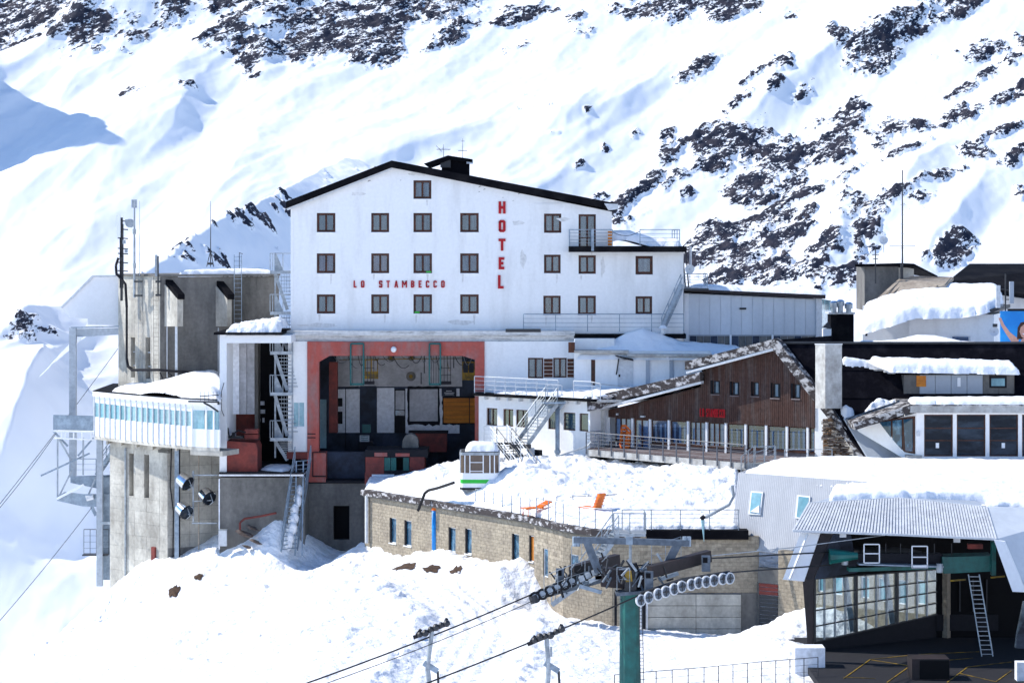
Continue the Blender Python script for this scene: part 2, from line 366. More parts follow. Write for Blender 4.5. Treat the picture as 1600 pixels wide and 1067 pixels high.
def gridmesh(name, X, Y, Z, m, mask=None, attr=None):
    ny, nx = X.shape; me = bpy.data.meshes.new(name)
    co_ = np.stack([X, Y, Z], -1).reshape(-1, 3).astype(np.float32)
    i = np.arange(ny*nx).reshape(ny, nx)
    q = np.stack([i[:-1,:-1], i[:-1,1:], i[1:,1:], i[1:,:-1]], -1)
    q = q[mask] if mask is not None else q.reshape(-1, 4)
    used = np.unique(q); rm = np.full(ny*nx, -1); rm[used] = np.arange(len(used)); q = rm[q]; co_ = co_[used]
    me.vertices.add(len(co_)); me.vertices.foreach_set('co', co_.ravel())
    me.loops.add(q.size); me.loops.foreach_set('vertex_index', q.ravel().astype(np.int32))
    me.polygons.add(len(q)); me.polygons.foreach_set('loop_start', np.arange(0, q.size, 4, dtype=np.int32)); me.polygons.foreach_set('loop_total', np.full(len(q), 4, dtype=np.int32))
    me.polygons.foreach_set('use_smooth', np.ones(len(q), dtype=bool))
    me.update(calc_edges=True)
    if attr is not None:
        for k, v in attr.items():
            at = me.attributes.new(k, 'FLOAT', 'POINT'); at.data.foreach_set('value', v.reshape(-1)[used].astype(np.float32))
    me.materials.append(M[m] if isinstance(m, str) else m)
    o = bpy.data.objects.new(name, me); col.objects.link(o); return o
def tps(ctrl):
    p = np.array([[v.x, v.y] for v in ctrl]); z = np.array([v.z for v in ctrl]); n = len(p)
    d = np.sqrt(((p[:,None]-p[None])**2).sum(-1)); K = np.where(d > 0, d*d*np.log(d+1e-9), 0)+np.eye(n)*.5
    Pm = np.hstack([np.ones((n,1)), p]); A = np.zeros((n+3, n+3)); A[:n,:n] = K; A[:n,n:] = Pm; A[n:,:n] = Pm.T
    s = np.linalg.solve(A, np.concatenate([z, np.zeros(3)]))
    def f(X, Y):
        out = s[n]+s[n+1]*X+s[n+2]*Y
        for i in range(n):
            r2 = (X-p[i,0])**2+(Y-p[i,1])**2; out = out+s[i]*np.where(r2 > 1e-9, .5*r2*np.log(r2+1e-12), 0)
        return out
    return f
def inpoly(X, Y, poly):
    ins = np.zeros(X.shape, bool); n = len(poly)
    for i in range(n):
        x0,y0 = poly[i][:2]; x1,y1 = poly[(i+1) % n][:2]
        c = ((y0 > Y) != (y1 > Y)) & (X < (x1-x0)*(Y-y0)/((y1-y0) if y1 != y0 else 1e-9)+x0); ins ^= c
    return ins
def edged(X, Y, poly):
    dm = np.full(X.shape, 1e9); n = len(poly)
    for i in range(n):
        x0,y0 = poly[i][:2]; x1,y1 = poly[(i+1) % n][:2]; dx, dy = x1-x0, y1-y0; L = dx*dx+dy*dy+1e-9
        t = np.clip(((X-x0)*dx+(Y-y0)*dy)/L, 0, 1); dm = np.minimum(dm, np.hypot(X-x0-t*dx, Y-y0-t*dy))
    return dm
def snowpatch(name, label, poly, zf, thick=.4, res=.14, edge=.35, lump=.06, ls=1.2, drop=.15, m='snow', rag=.12, kind=None):
    """snow lying on a surface: top = zf + rounded thickness, sinking to the surface along its outline"""
    px = [p[0] for p in poly]; py = [p[1] for p in poly]
    xs = np.arange(min(px)-.3, max(px)+.3, res); ys = np.arange(min(py)-.3, max(py)+.3, res); X, Y = np.meshgrid(xs, ys)
    ed = edged(X, Y, poly); ins = inpoly(X, Y, poly); sd = np.where(ins, ed, -ed)+rag*fbm(X*1.3+3, Y*1.3, 3)
    th = np.sqrt(np.clip(1-(1-np.clip(sd/edge, 0, 1))**2, 0, 1))
    Z0 = zf(X, Y); Z = Z0-drop+(thick+drop)*th+lump*th*(fbm(X*ls, Y*ls, 4)+.3*fbm(X*ls*4, Y*ls*4, 2))
    mk = (sd > 0); c = mk[:-1,:-1] | mk[:-1,1:] | mk[1:,1:] | mk[1:,:-1]
    o = gridmesh(name, X, Y, Z, m, c); tag(o, label, 'snow', kind=kind); return o
def planez(pts):
    A = np.array([[p[0], p[1], 1] for p in pts]); z = np.array([p[2] for p in pts]); s = np.linalg.lstsq(A, z, rcond=None)[0]
    return lambda X, Y: s[0]*X+s[1]*Y+s[2]
def mast(parent, base, h, r, m='galv', bars=()):
    MB().tube(base, base+Vector((0,0,h)), r, 6, r*.6).build('pole', m, parent)
    for z, l, rr in bars: MB().tube(base+Vector((-l/2,0,z)), base+Vector((l/2,.02,z)), rr, 5).build('crossbar', m, parent)
def catenary(a, b, sag, n=14):
    return [a.lerp(b, i/n)-Vector((0,0,sag*4*(i/n)*(1-i/n))) for i in range(n+1)]
# ================================================================ TERRAIN
gc = [(0,985,118),(85,940,126),(170,905,137),(262,880,141),(300,852,143.5),(345,848,144.6),(400,815,145.4),(445,793,145.8),(441,862,143.6),(458,864,143.8),(475,864,145),(520,862,147.5),(570,852,143.3),
 (300,900,132),(150,1000,116),(0,1067,105),(300,1067,104),(450,950,122),(600,880,138),(700,870,134.5),(760,882,131),(828,888,128.3),(640,940,124),(750,940,123.5),
 (850,962,123),(940,978,120),(600,1067,106),(900,1067,106),(1000,1000,118),(1130,998,119.5),(1190,1002,119),(1250,950,117),(1266,1010,110),(1300,1040,111),(1350,1045,112),(1250,1067,103),(1100,1050,110),(835,960,125.5)]
ctrl = [P(*c) for c in gc]+[Vector(v) for v in ((-30,-75,-22),(0,-80,-22.5),(30,-80,-22.5),(30,-45,-21.6),(45,-45,-21.6),(17,-40,-21.5),(24,-38,-21.6),(45,-20,-21),(32,-32,-21.4),(20,-25,-20.5),(45,10,-20),(0,0,-20.3),(20,5,-20),(-10,5,-20),(0,-15,-19),(8,-20,-20.3),(-45,-40,-22),(-45,0,-22),(55,30,-20),(0,30,-21))]
gf = tps(ctrl)
def ground_z(X, Y):
    Z = gf(X, Y)
    ex = np.interp(Y, [-150,-60,-32,-24,-13,-9,-6,0,4,30], [-40,-30,-27.6,-26.9,-27.2,-27.0,-26.5,-24,-19,-8])
    dx = np.clip(ex-X, 0, None); Z = Z-.75*dx**1.25
    ey = np.clip(Y-8, 0, None); return Z-.6*np.clip(ey-(X+10)*.3, 0, None)*(X < 40)
xs = np.concatenate([np.arange(-75, -32, 1.0), np.arange(-32, 26, .17), np.arange(26, 70, 1.0)])
ys = np.concatenate([np.arange(-120, -58, 1.2), np.arange(-58, 2, .2), np.arange(2, 45, 1.2)])
X, Y = np.meshgrid(xs, ys); Z = ground_z(X, Y)
rough = np.clip(fbm(X*.12+5, Y*.08, 3)*2.5+.55, 0.1, 1.3)
Z += .20*fbm(X*.22, Y*.16, 3)+.10*ridged(X*.10+Y*.06, Y*.3, 2)*np.clip(fbm(X*.07, Y*.07+4, 2)*2, 0, 1)+.15*rough*fbm(X*1.0, Y*.8, 4)+.10*fbm(X*2.2, Y*1.5, 4, .6)+.16*np.clip(fbm(X*.5+20, Y*.35, 4), 0, 1)+.07*rough*np.maximum(0, fbm(X*3+7, Y*2.4, 3))*2
# ploughed road below the long block building: smooth bed with parallel ruts, lumpy bank beside it
rp = [P(470,900,135), P(600,893,134), P(680,905,128), P(735,940,122), P(745,975,117.5), P(720,1010,112), P(680,1067,104)]
dr = np.full(X.shape, 1e9); sd = np.zeros(X.shape)
for a, b in zip(rp, rp[1:]):
    dx, dy = b.x-a.x, b.y-a.y; t = np.clip(((X-a.x)*dx+(Y-a.y)*dy)/(dx*dx+dy*dy), 0, 1); ex_, ey_ = X-a.x-t*dx, Y-a.y-t*dy; d = np.hypot(ex_, ey_)
    s = np.sign(dx*ey_-dy*ex_); sd = np.where(d < dr, s*d, sd); dr = np.minimum(dr, d)
bed = np.clip(1-(dr/2.6)**4, 0, 1)
Z -= bed*(.15*rough*fbm(X*1.0, Y*.8, 4)+.10*fbm(X*2.2, Y*1.5, 4, .6))
Z += -.28*bed+.05*bed*np.sin(sd*8)+.22*np.exp(-((dr-3.2)/.7)**2)*(1+1.5*fbm(X*1.1, Y*1.1, 3))
# lumpy pile of thrown snow along the block wall
wall = [P(570,HZ,143), P(830,HZ,127.6)]
a, b = wall; dx, dy = b.x-a.x, b.y-a.y; t = np.clip(((X-a.x)*dx+(Y-a.y)*dy)/(dx*dx+dy*dy), 0, 1); dw = np.hypot(X-a.x-t*dx, Y-a.y-t*dy)
Z += np.exp(-(dw/1.4)**2)*(.12+.30*np.clip(fbm(X*1.3, Y*1.3, 4), -.2, 1))*(t < .985)
go = gridmesh('snow_ground', X, Y, Z, 'snowr'); go['kind'] = 'structure'
GX, GY, GZ = xs.copy(), ys.copy(), Z.copy()
def gz(x, y):
    i = int(np.clip(np.searchsorted(GX, x), 1, len(GX)-1)); j = int(np.clip(np.searchsorted(GY, y), 1, len(GY)-1))
    u = (x-GX[i-1])/(GX[i]-GX[i-1]); v = (y-GY[j-1])/(GY[j]-GY[j-1])
    return float((GZ[j-1,i-1]*(1-u)+GZ[j-1,i]*u)*(1-v)+(GZ[j,i-1]*(1-u)+GZ[j,i]*u)*v)

# ---- valley floor and the snowy slopes on the other side of the valley, behind the camera
th = np.linspace(0, 2*np.pi, 97); rr = np.array([60, 150, 300, 500, 700.]); T_, R_ = np.meshgrid(th, rr)
vo = gridmesh('valley_floor', R_*np.cos(T_), R_*np.sin(T_)-100, np.full(T_.shape, -142.)-np.where(R_ < 100, 4, 0), 'snow'); vo['kind'] = 'structure'
th = np.linspace(R(195), R(372), 120); rr = np.linspace(260, 620, 40); T_, R_ = np.meshgrid(th, rr)
vo = gridmesh('opposite_slopes', R_*np.cos(T_), R_*np.sin(T_)-120, -145+(R_-260)*.68*np.clip((T_-R(195))/R(40), 0, 1)*(1+.35*fbm(T_*5, R_*.004, 4)), 'snow'); vo['kind'] = 'structure'
# ---- mountain face behind
S = .61
def inv(px, py):   # point of the base slope that the photo shows at a pixel: z = -58 + S*(D-300)
    r = (HZ-py)/F; D = (-58-S*300)/(r-S); return (px-800)/F*D, D
def plane_base(D): return -58+S*(D-300)
xs = np.concatenate([np.arange(-420, -118, 5.), np.arange(-118, 116, .34), np.arange(116, 330, 5.)])
ds = np.concatenate([np.arange(170, 270, 3.), np.arange(270, 500, .40), np.arange(500, 640, 4.)])
X, D = np.meshgrid(xs, ds); Z = plane_base(D)
# coordinates along (fall line) and across: the fall line runs from upper right to lower left of the face
fa = R(43); CX = X*math.cos(fa)-D*S*math.sin(fa)*1.15; AL = X*math.sin(fa)+D*S*math.cos(fa)*1.15
wx = fbm(X*.012, D*.012, 3)*10
am = np.interp(X/D, [-.2,-.08,.0,.06,.2], [1.6,1.3,.8,.45,.5])
Z = Z+4.5*am*ridged((CX+wx)*.013+.4, AL*.006, 3)+1.0*am*ridged((CX+wx*.6)*.042, AL*.014+3, 3)+.5*fbm((CX+wx*.5)*.14, AL*.04, 4)+.10*fbm(X*.5, D*.5, 3)+.35*am*ridged((CX+wx*.3)*.16, AL*.02+7, 2)*np.clip(fbm(X*.03, D*.03, 2)*3, 0, 1)
Z -= 3
# named ridges: (px,py)->(px,py), height, gentle width (left), steep width (right): each throws the shade seen beside it
def ridge(p0, p1, h, wl, wr):
    global Z
    (x0, d0), (x1, d1) = inv(*p0), inv(*p1); dx, dy = x1-x0, d1-d0; L = math.hypot(dx, dy)
    t = ((X-x0)*dx+(D-d0)*dy)/L/L; tc = np.clip(t, 0, 1); s = ((X-x0)*dy-(D-d0)*dx)/L*(1 if dy > 0 else -1)
    s = s+fbm(X*.05, D*.05, 3)*3
    end = np.exp(-((t-tc)*L/9)**2); v = np.where(s < 0, np.exp(-(s/wl)**2), np.clip(1-s/wr, 0, 1)**1.5)
    Z = Z+.6*h*end*v*(.55+.45*np.sin(np.pi*np.clip(t*.9+.05, 0, 1)))
for r in [((95,570),(10,690),12,16,8),((90,690),(5,930),24,20,13),          ((330,165),(255,290),5,12,6),((420,100),(400,160),4,8,5),((410,260),(330,380),3.0,9,6),((140,90),(290,70),4,8,5),
          ((700,250),(560,330),3,8,5),((1310,560),(1250,660),3,9,6),((1460,250),(1400,330),5,12,6),((1330,330),(1290,420),4,10,5),
          ((1010,120),(930,200),3,9,5),((1420,30),(1270,100),5,12,7),((1540,300),(1440,420),5,14,6),((870,280),(800,360),3,9,5),((1250,120),(1180,180),4,10,6),
          ((1410,520),(1330,640),5,12,7),((930,160),(880,230),2.5,7,4)]: ridge(*r)
# off-frame shoulder to the left whose shadow falls on the upper left of the face
sx, sd_ = inv(-150, 262); Z = Z+38*(1+.30*fbm(X*.07, D*.07, 4))*np.exp(-((X-sx+5)/12.)**2-((D-sd_-2)/17.)**2)
# rock outcrops: (px, py, rx, ry, tilt, density)
RK = [(250,50,190,42,0,.62),(60,75,120,60,0,.66),(520,55,160,48,-10,.62),(640,45,110,36,-20,.55),(470,110,90,30,5,.7),(170,95,60,26,0,.5),(740,30,70,16,-30,.5),(1130,180,60,7,-32,.6),(1245,145,70,6,-30,.6),(1075,260,80,7,-32,.6),(1400,250,90,7,-26,.6),(1450,300,80,7,-24,.5),(1250,300,90,7,-24,.65),(1520,120,70,6,-24,.6),(1555,205,60,7,-24,.55),(1340,270,60,6,-24,.5),(40,40,75,60,10,.8),(70,95,60,30,0,.5),(110,118,25,18,0,.8),(160,25,90,32,0,.95),(260,22,90,34,-5,1),(330,10,80,18,0,.9),(400,5,70,12,0,.5),(30,10,60,20,0,.6),
 (375,118,55,26,5,1),(360,95,40,14,0,.7),(480,85,60,32,5,.9),(470,120,40,18,10,.8),(560,85,70,38,-5,1),(600,60,60,30,-10,.9),(560,40,60,22,0,.5),(600,10,80,18,0,.9),(650,30,40,22,-20,.7),(700,45,40,20,-30,.6),(690,80,35,14,-30,.6),(740,15,50,12,-20,.5),(625,100,40,14,-20,.5),
 (150,140,16,8,0,.5),(190,140,14,5,0,.6),(250,172,12,5,0,.5),(205,225,18,6,-10,.4),(290,213,14,5,0,.4),(380,170,20,10,0,.3),
 (820,25,45,12,-15,.6),(810,80,22,16,0,.4),(905,40,26,14,20,.5),(1010,10,45,16,-10,.7),(1045,8,60,20,-10,.9),(1150,5,60,18,-8,1),(1230,20,22,9,-10,.6),(1120,25,26,10,0,.7),(850,190,30,10,0,.35),
 (1095,105,42,9,-28,.8),(1130,85,20,6,-35,.6),(1220,110,26,10,-25,.8),(1210,145,16,9,-40,.6),(1205,140,12,6,-30,.6),(1180,125,40,5,-35,.4),
 (1310,65,14,12,0,1),(1370,70,60,22,-25,.95),(1350,92,32,14,-10,.8),(1420,45,50,12,-28,.8),(1470,20,40,10,-25,.7),(1500,5,45,12,-15,.8),(1460,12,30,16,-10,.7),
 (1540,70,44,12,-15,.9),(1480,75,30,8,-5,.5),(1575,90,20,9,-20,.6),(1600,55,16,12,0,.8),
 (995,205,16,8,-35,.8),(1052,228,30,14,-30,.8),(1045,215,20,18,-40,.5),(1125,230,45,26,-22,1),(1180,225,45,28,-15,1),(1215,248,50,32,-20,1),(1170,280,42,22,-15,1),(1300,218,34,24,-15,.95),(1260,225,40,20,-25,.9),(1320,165,34,20,-25,.8),(1290,175,40,14,-30,.7),(1350,155,20,8,-20,.5),
 (1385,195,38,18,-12,.9),(1430,190,24,10,-15,.7),(1375,225,20,12,-20,.6),(1360,195,20,10,0,.8),(1500,175,34,14,-15,.8),(1480,187,28,9,-10,.6),(1570,145,30,10,-30,.7),(1600,130,20,14,-30,.7),(1530,240,30,14,-15,.7),(1580,245,30,10,-30,.6),
 (1010,285,26,10,-35,.9),(985,300,26,9,-35,.9),(1022,275,22,7,-25,.7),(1060,262,16,7,-15,.7),(965,325,30,12,-30,.8),(975,345,22,10,-20,.8),(1010,330,14,8,-30,.7),(940,310,14,6,-30,.5),(1072,298,14,5,-30,.5),
 (1135,355,40,22,-10,1),(1120,385,50,28,0,1),(1160,400,44,28,10,1),(1190,345,40,16,-15,.9),(1230,335,30,16,-10,.95),(1265,335,16,12,0,1),(1200,380,24,20,-20,.9),(1240,375,34,16,-25,.8),(1290,405,44,16,-25,.85),(1260,430,50,20,-20,.85),(1320,355,26,14,-15,.7),(1330,330,40,16,-20,.6),(1365,345,24,12,-25,.6),(1350,390,30,20,-30,.7),(1210,430,50,20,-15,.8),(1120,430,40,20,0,.9),(1060,440,60,18,0,.7),(1320,445,40,14,-15,.8),(1100,460,60,16,-10,.7),(1250,475,60,16,-10,.6),
 (1485,405,40,18,-18,.85),(1460,420,26,12,-10,.7),(1500,385,20,8,-10,.6),(1440,330,30,10,-15,.35),(1350,370,22,8,-15,.5),(1595,300,14,10,-15,.6),
 (920,192,10,4,-30,.8),(905,270,12,5,-40,.5),(870,228,16,5,-20,.4),(1160,140,8,4,-30,.8),(948,235,10,4,-35,.7),
 (60,660,26,10,-20,.25),(30,690,20,8,0,.3),(45,770,10,5,0,.3),(900,115,10,4,-30,.3),(830,165,10,3,0,.3),(730,180,14,3,0,.3)]
msk = np.zeros(X.shape)
for px, py, rx, ry, tl, dn in RK:
    cx, cd = inv(px, py); k = F/cd; ax, ay = (X-cx)*k, -(plane_base(D)-plane_base(cd))*k+(D-cd)*(plane_base(cd)/cd)*k
    sel = (np.abs(ax) < rx*1.9) & (np.abs(ay) < rx*1.9)
    if not sel.any(): continue
    t = R(tl); u_ = ax[sel]*math.cos(t)+ay[sel]*math.sin(t); v_ = -ax[sel]*math.sin(t)+ay[sel]*math.cos(t)
    q = np.hypot(u_/rx, v_/ry); msk[sel] = np.maximum(msk[sel], dn*np.clip(1.5-q, 0, 1))
ta = R(-28)
U_ = X*math.cos(ta)-D*S*math.sin(ta)*-1; V_ = X*math.sin(ta)*-1+D*S*math.cos(ta)
U_ = X*.88+D*S*.47; V_ = -X*.47+D*S*.88
nz = fbm(U_*.10, V_*.22, 5, .62)+.35*fbm(X*.9, D*.7, 3)
rk = msk*1.15+nz*1.05-.35
rk = np.where(msk > .02, rk, -1)
Z = Z+np.clip(rk*2.2, 0, 1)*(.2+.45*ridged(U_*.13, V_*.3, 4)+.42*fbm(U_*.6, V_*1.1, 3))
rk_s = .84*np.clip((rk+.22)*1.7, 0, 1)
M['mount'] = m = bpy.data.materials.new('snowy_rock_face'); m.use_nodes = True; n = m.node_tree.nodes; L = m.node_tree.links; b = n['Principled BSDF']; b.inputs['Roughness'].default_value = .8; b.inputs['Specular IOR Level'].default_value = .15
at = n.new('ShaderNodeAttribute'); at.attribute_name = 'rock'; g = n.new('ShaderNodeNewGeometry')
mp = n.new('ShaderNodeMapping'); mp.inputs['Scale'].default_value = (.42, .5, .95); rv = n.new('ShaderNodeVectorRotate'); rv.rotation_type = 'Y_AXIS'; rv.inputs['Angle'].default_value = R(32); L.new(g.outputs['Position'], rv.inputs[0]); L.new(rv.outputs[0], mp.inputs[0])
no = n.new('ShaderNodeTexNoise'); no.inputs['Scale'].default_value = .42; no.inputs['Detail'].default_value = 8; no.inputs['Roughness'].default_value = .75; L.new(mp.outputs[0], no.inputs[0])
m1 = n.new('ShaderNodeMath'); m1.operation = 'MULTIPLY_ADD'; L.new(no.outputs[0], m1.inputs[0]); m1.inputs[1].default_value = 3.0; m1.inputs[2].default_value = -1.5
m2a = n.new('ShaderNodeMath'); m2a.operation = 'ADD'; L.new(at.outputs['Fac'], m2a.inputs[0]); L.new(m1.outputs[0], m2a.inputs[1])
n2 = n.new('ShaderNodeTexNoise'); n2.inputs['Scale'].default_value = 2.2; n2.inputs['Detail'].default_value = 5; n2.inputs['Roughness'].default_value = .7; L.new(mp.outputs[0], n2.inputs[0]); m4 = n.new('ShaderNodeMath'); m4.operation = 'MULTIPLY_ADD'; m4.inputs[1].default_value = 2.2; m4.inputs[2].default_value = -1.1; L.new(n2.outputs[0], m4.inputs[0])
m2 = n.new('ShaderNodeMath'); m2.operation = 'ADD'; L.new(m2a.outputs[0], m2.inputs[0]); L.new(m4.outputs[0], m2.inputs[1])
mr = n.new('ShaderNodeMapRange'); mr.inputs[1].default_value = .62; mr.inputs[2].default_value = .70; L.new(m2.outputs[0], mr.inputs[0])
m3 = n.new('ShaderNodeMath'); m3.operation = 'MULTIPLY'; gt = n.new('ShaderNodeMath'); gt.operation = 'GREATER_THAN'; gt.inputs[1].default_value = .02; L.new(at.outputs['Fac'], gt.inputs[0]); L.new(gt.outputs[0], m3.inputs[1]); L.new(mr.outputs[0], m3.inputs[0])
nr = n.new('ShaderNodeTexNoise'); nr.inputs['Scale'].default_value = .35; nr.inputs['Detail'].default_value = 7; L.new(g.outputs['Position'], nr.inputs[0])
cr = n.new('ShaderNodeValToRGB'); cr.color_ramp.elements[0].position = .38; cr.color_ramp.elements[0].color = (.012,.018,.036,1); cr.color_ramp.elements[1].position = .75; cr.color_ramp.elements[1].color = (.062,.055,.066,1); L.new(nr.outputs[0], cr.inputs[0])
mx = n.new('ShaderNodeMix'); mx.data_type = 'RGBA'; L.new(m3.outputs[0], mx.inputs[0]); mx.inputs[6].default_value = (.90,.91,.93,1); L.new(cr.outputs[0], mx.inputs[7]); L.new(mx.outputs[2], b.inputs['Base Color'])
bu = n.new('ShaderNodeBump'); bu.inputs['Distance'].default_value = .5; L.new(no.outputs[0], bu.inputs['Height']); L.new(m3.outputs[0], bu.inputs['Strength']); L.new(bu.outputs[0], b.inputs['Normal'])
mo = gridmesh('mountain', X, D+CAMY, Z, 'mount', attr={'rock': rk_s}); mo['kind'] = 'structure'

# ---- nearer spur whose shaded flank shows left of and above the hotel
cr_ = [(190,455,287),(225,425,293),(262,398,299),(300,372,306),(335,345,315),(400,318,332),(455,288,350),(520,255,372),(580,228,392),(650,205,409),(720,183,424),(790,160,436)]
cp = [P(*c) for c in cr_]
tl = np.concatenate([[0], np.cumsum([math.hypot(b.x-a.x, b.y-a.y) for a, b in zip(cp, cp[1:])])])
T, Sg = np.meshgrid(np.arange(0, tl[-1], .33), np.concatenate([np.arange(-14, 0, .5), np.arange(0, 24, .33)]))
CXx = np.interp(T, tl, [p.x for p in cp]); CYy = np.interp(T, tl, [p.y for p in cp]); CZz = np.interp(T, tl, [p.z for p in cp])
pdx, pdy = .86, -.51
X = CXx+pdx*Sg; Y = CYy+pdy*Sg
fade = np.interp(T/tl[-1], [0, .33, .55, 1], [1, 1, .42, .2])
Z = CZz-np.where(Sg > 0, Sg*1.12*fade, -Sg*.8)+.5*fbm(T*.13, T*0, 4)+.9*fbm(X*.10+2, Y*.07, 4)*np.clip(np.abs(Sg)/4, 0, 1)+.10*fbm(X*.9, Y*.5, 3)
nm = fbm(X*.22+9, Y*.22, 4)+.3*fbm(X*1.2, Y*1.2, 2); near = np.exp(-((Sg-1)/4.)**2)*np.interp(T, [0, tl[-1]*.3, tl[-1]*.45, tl[-1]*.6], [1,1,.5,.0])
rs_ = np.clip((nm+near*.5-.60)*6, 0, 1)
Z += rs_*.6
Z -= 30*np.clip((T/tl[-1]-.60)/.4, 0, 1)**1.3+.12*np.clip(Sg-9, 0, None)**1.6*np.interp(T/tl[-1], [0,.45,.7,1], [0,0,1,1])
sp = gridmesh('snow_spur', X, Y, Z, 'mount', attr={'rock': rs_}); sp['kind'] = 'structure'
# patches of bare earth showing through the snow
for (px, py, D_, rx, ry, lb) in [(632,886,136.2,.75,.75,'large dark bare earth patch in snow below blue pipe'),(674,891,134.6,.42,.5,'small bare earth patch right of the large one'),(712,893,133,.3,.4,'thin bare earth patch nearest the block wall corner'),
                             (272,925,129,.3,.5,'brown earth showing on the snow slope at left'),(310,903,131,.25,.3,'tiny dark stone on the left snow slope')]:
    D_ = next((d for d in np.arange(100, 150, .15) if P(px, py, d).z < gz(P(px, py, d).x, P(px, py, d).y)), D_); p = P(px, py, D_); z = gz(p.x, p.y); n_ = 22; mb = MB(); vs = [(p.x, p.y, z+.14)]
    for i in range(n_):
        t = 2*math.pi*i/n_; r = 1+.22*math.sin(2*t+px)+.15*math.sin(5*t)+.1*math.sin(9*t+px); x_, y_ = p.x+rx*r*math.cos(t), p.y+ry*1.8*r*math.sin(t); vs.append((x_, y_, gz(x_, y_)+.035))
    mb.add(vs, [(0, i+1, (i+1) % n_+1) for i in range(n_)]); tag(mb.build('earth_patch', 'earth', smooth=True), lb, 'bare earth', kind='stuff')
# ================================================================ HOTEL
H = Fr(458,150,1070,150); hroot = root('hotel', 'tall white hotel with red vertical lettering, small brown windows and black gable roof', 'hotel', P(760,525,150))
def px(fr, pts, d=0): return [fr.hit(x, y, d) for x, y in pts]
outer = px(H, [(458,322),(458,522),(1068,524),(1068,392),(956,392),(956,331),(612,262)])
wins = [(646,282,674,311,'curtainb')]
for x0, x1, c1, c2, c3 in ((495,524,'curtain','curtainp','curtain'),(580,608,'curtain','curtainp','curtain'),(646,675,'curtain','curtainb','curtain'),(719,748,'curtain','curtainb','curtain')):
    wins += [(x0,333,x1,363,c1),(x0,396,x1,427,c2),(x0,460,x1,490,c3)]
wins += [(850,334,877,364,'curtain'),(850,398,876,427,'curtain'),(904,399,931,428,'curtain'),(993,400,1020,429,'curtainb'),(849,462,876,492,'half'),(903,462,931,492,'curtain'),(993,463,1019,491,'curtain'),(904,335,931,388,'curtain')]
rects = [(H.rect(*w_[:4]), w_[4]) for w_ in wins]
mb = MB(); holewall(mb, H, outer, [r for r, c in rects], 13); mb.build('wall', 'plaster', hroot)
for i, (r, c) in enumerate(rects):
    one = abs(wins[i][0]-993) < 2 and wins[i][1] == 400
    if wins[i][1] == 335: window(hroot, H, r, leaves=2, hbars=(.28,), curtain='curtain', name='balcony_door', recess=.05)
    elif c == 'half': window(hroot, H, r, curtain='curtain', gapc=.5, recess=.05)['label'] = 'brown window with its left leaf open and dark'
    else: window(hroot, H, r, curtain=c, leaves=1 if one else 2, fw=.155 if not one else .19, recess=.05)
mb = MB(); H.pprism(mb, [(470,335),(612,275),(940,335),(940,400),(1060,400),(1060,515),(470,515)], -1.6, -1.5); mb.build('window_backing', 'dark', hroot)  # near-black sheet: the darkness of the unlit rooms is in its colour
# small repairs, green boxes on two sills
for x, y in ((666,426),(648,489)):
    mb = MB(); a, z = H.hit(x, y); H.box(mb, a, a+.32, -.03, .06, z, z+.09); mb.build('sill_box', 'greenstripe', hroot)
mb = MB(); H.pbox(mb, 835, 318, 892, 329, 0, .05); mb.build('wall_patch', 'plaster', hroot)
mb = MB(); H.box(mb, -.16, .0, -.6, .05, H.hit(458,516)[1], H.hit(458,326)[1]); mb.build('corner_strip', 'plaster', hroot)
def pslab(name, fr, pts, thick_px, d0, d1, m, parent):
    mb = MB(); top = px(fr, pts, d1); bot = px(fr, [(x, y+thick_px) for x, y in pts], d1)
    mb.prism([fr.pt(a, d1, z) for a, z in top+bot[::-1]], fr.n*(d0-d1)); return mb.build(name, m, parent)
roof = pslab('roof', H, [(447,315),(612,251),(964,318)], 11, -13.6, .55, 'black', hroot)
mb = MB(); H.pprism(mb, [(944,318),(966,319),(966,327),(951,329)], .40, .62); mb.build('gutter_end', 'ltgrey', roof)
mb = MB(); H.pprism(mb, [(447,326),(612,262),(612,265),(449,329)], .30, .42); mb.build('verge_trim', 'ltgrey', roof)
cz0 = H.hit(700,273)[1]
mb = MB(); H.pprism(mb, [(662,256),(700,243),(738,249),(738,254),(703,250),(670,262)], -3.2, -.9); mb.build('dormer_roof', 'black', roof)
mb = MB(); H.pbox(mb, 690, 249, 733, 276, -3, -1.2); mb.build('chimney', 'black', roof)
mb = MB(); H.pbox(mb, 688, 250, 704, 262, -1.2, -1.0); mb.build('vent_box', 'darksteel', roof)
mb = MB(); H.pbox(mb, 729, 251, 739, 256, -1.2, -.9); mb.build('flue_cap', 'galv', roof)
for (x, y0, y1, bars) in ((693,250,226,((.7,.95,.02),(.35,.0,.01))),(723,250,217,((.62,.6,.02),(1.25,.25,.015)))):
    b_ = H.pt(H.a(x, -1.5), -1.5, H.hit(x, y0, -1.5)[1]); t = root('roof_antenna', 'thin aerial with several arms on left of hotel chimney' if x < 700 else 'thin upright aerial at right of hotel chimney', 'antenna', b_)
    hh = (y0-y1)/F*152; mast(t, b_, hh, .022, 'darksteel', bars)
    if x < 700:
        for k in range(5): MB().tube(b_+Vector((-.45+.2*k, -.12, .7)), b_+Vector((-.45+.2*k, .12, .72+.12*math.sin(k))), .012, 4).build('element', 'darksteel', t)
        MB().tube(b_+Vector((-.5,0,.95)), b_+Vector((-.12,0,.55)), .02, 4).build('element', 'darksteel', t)
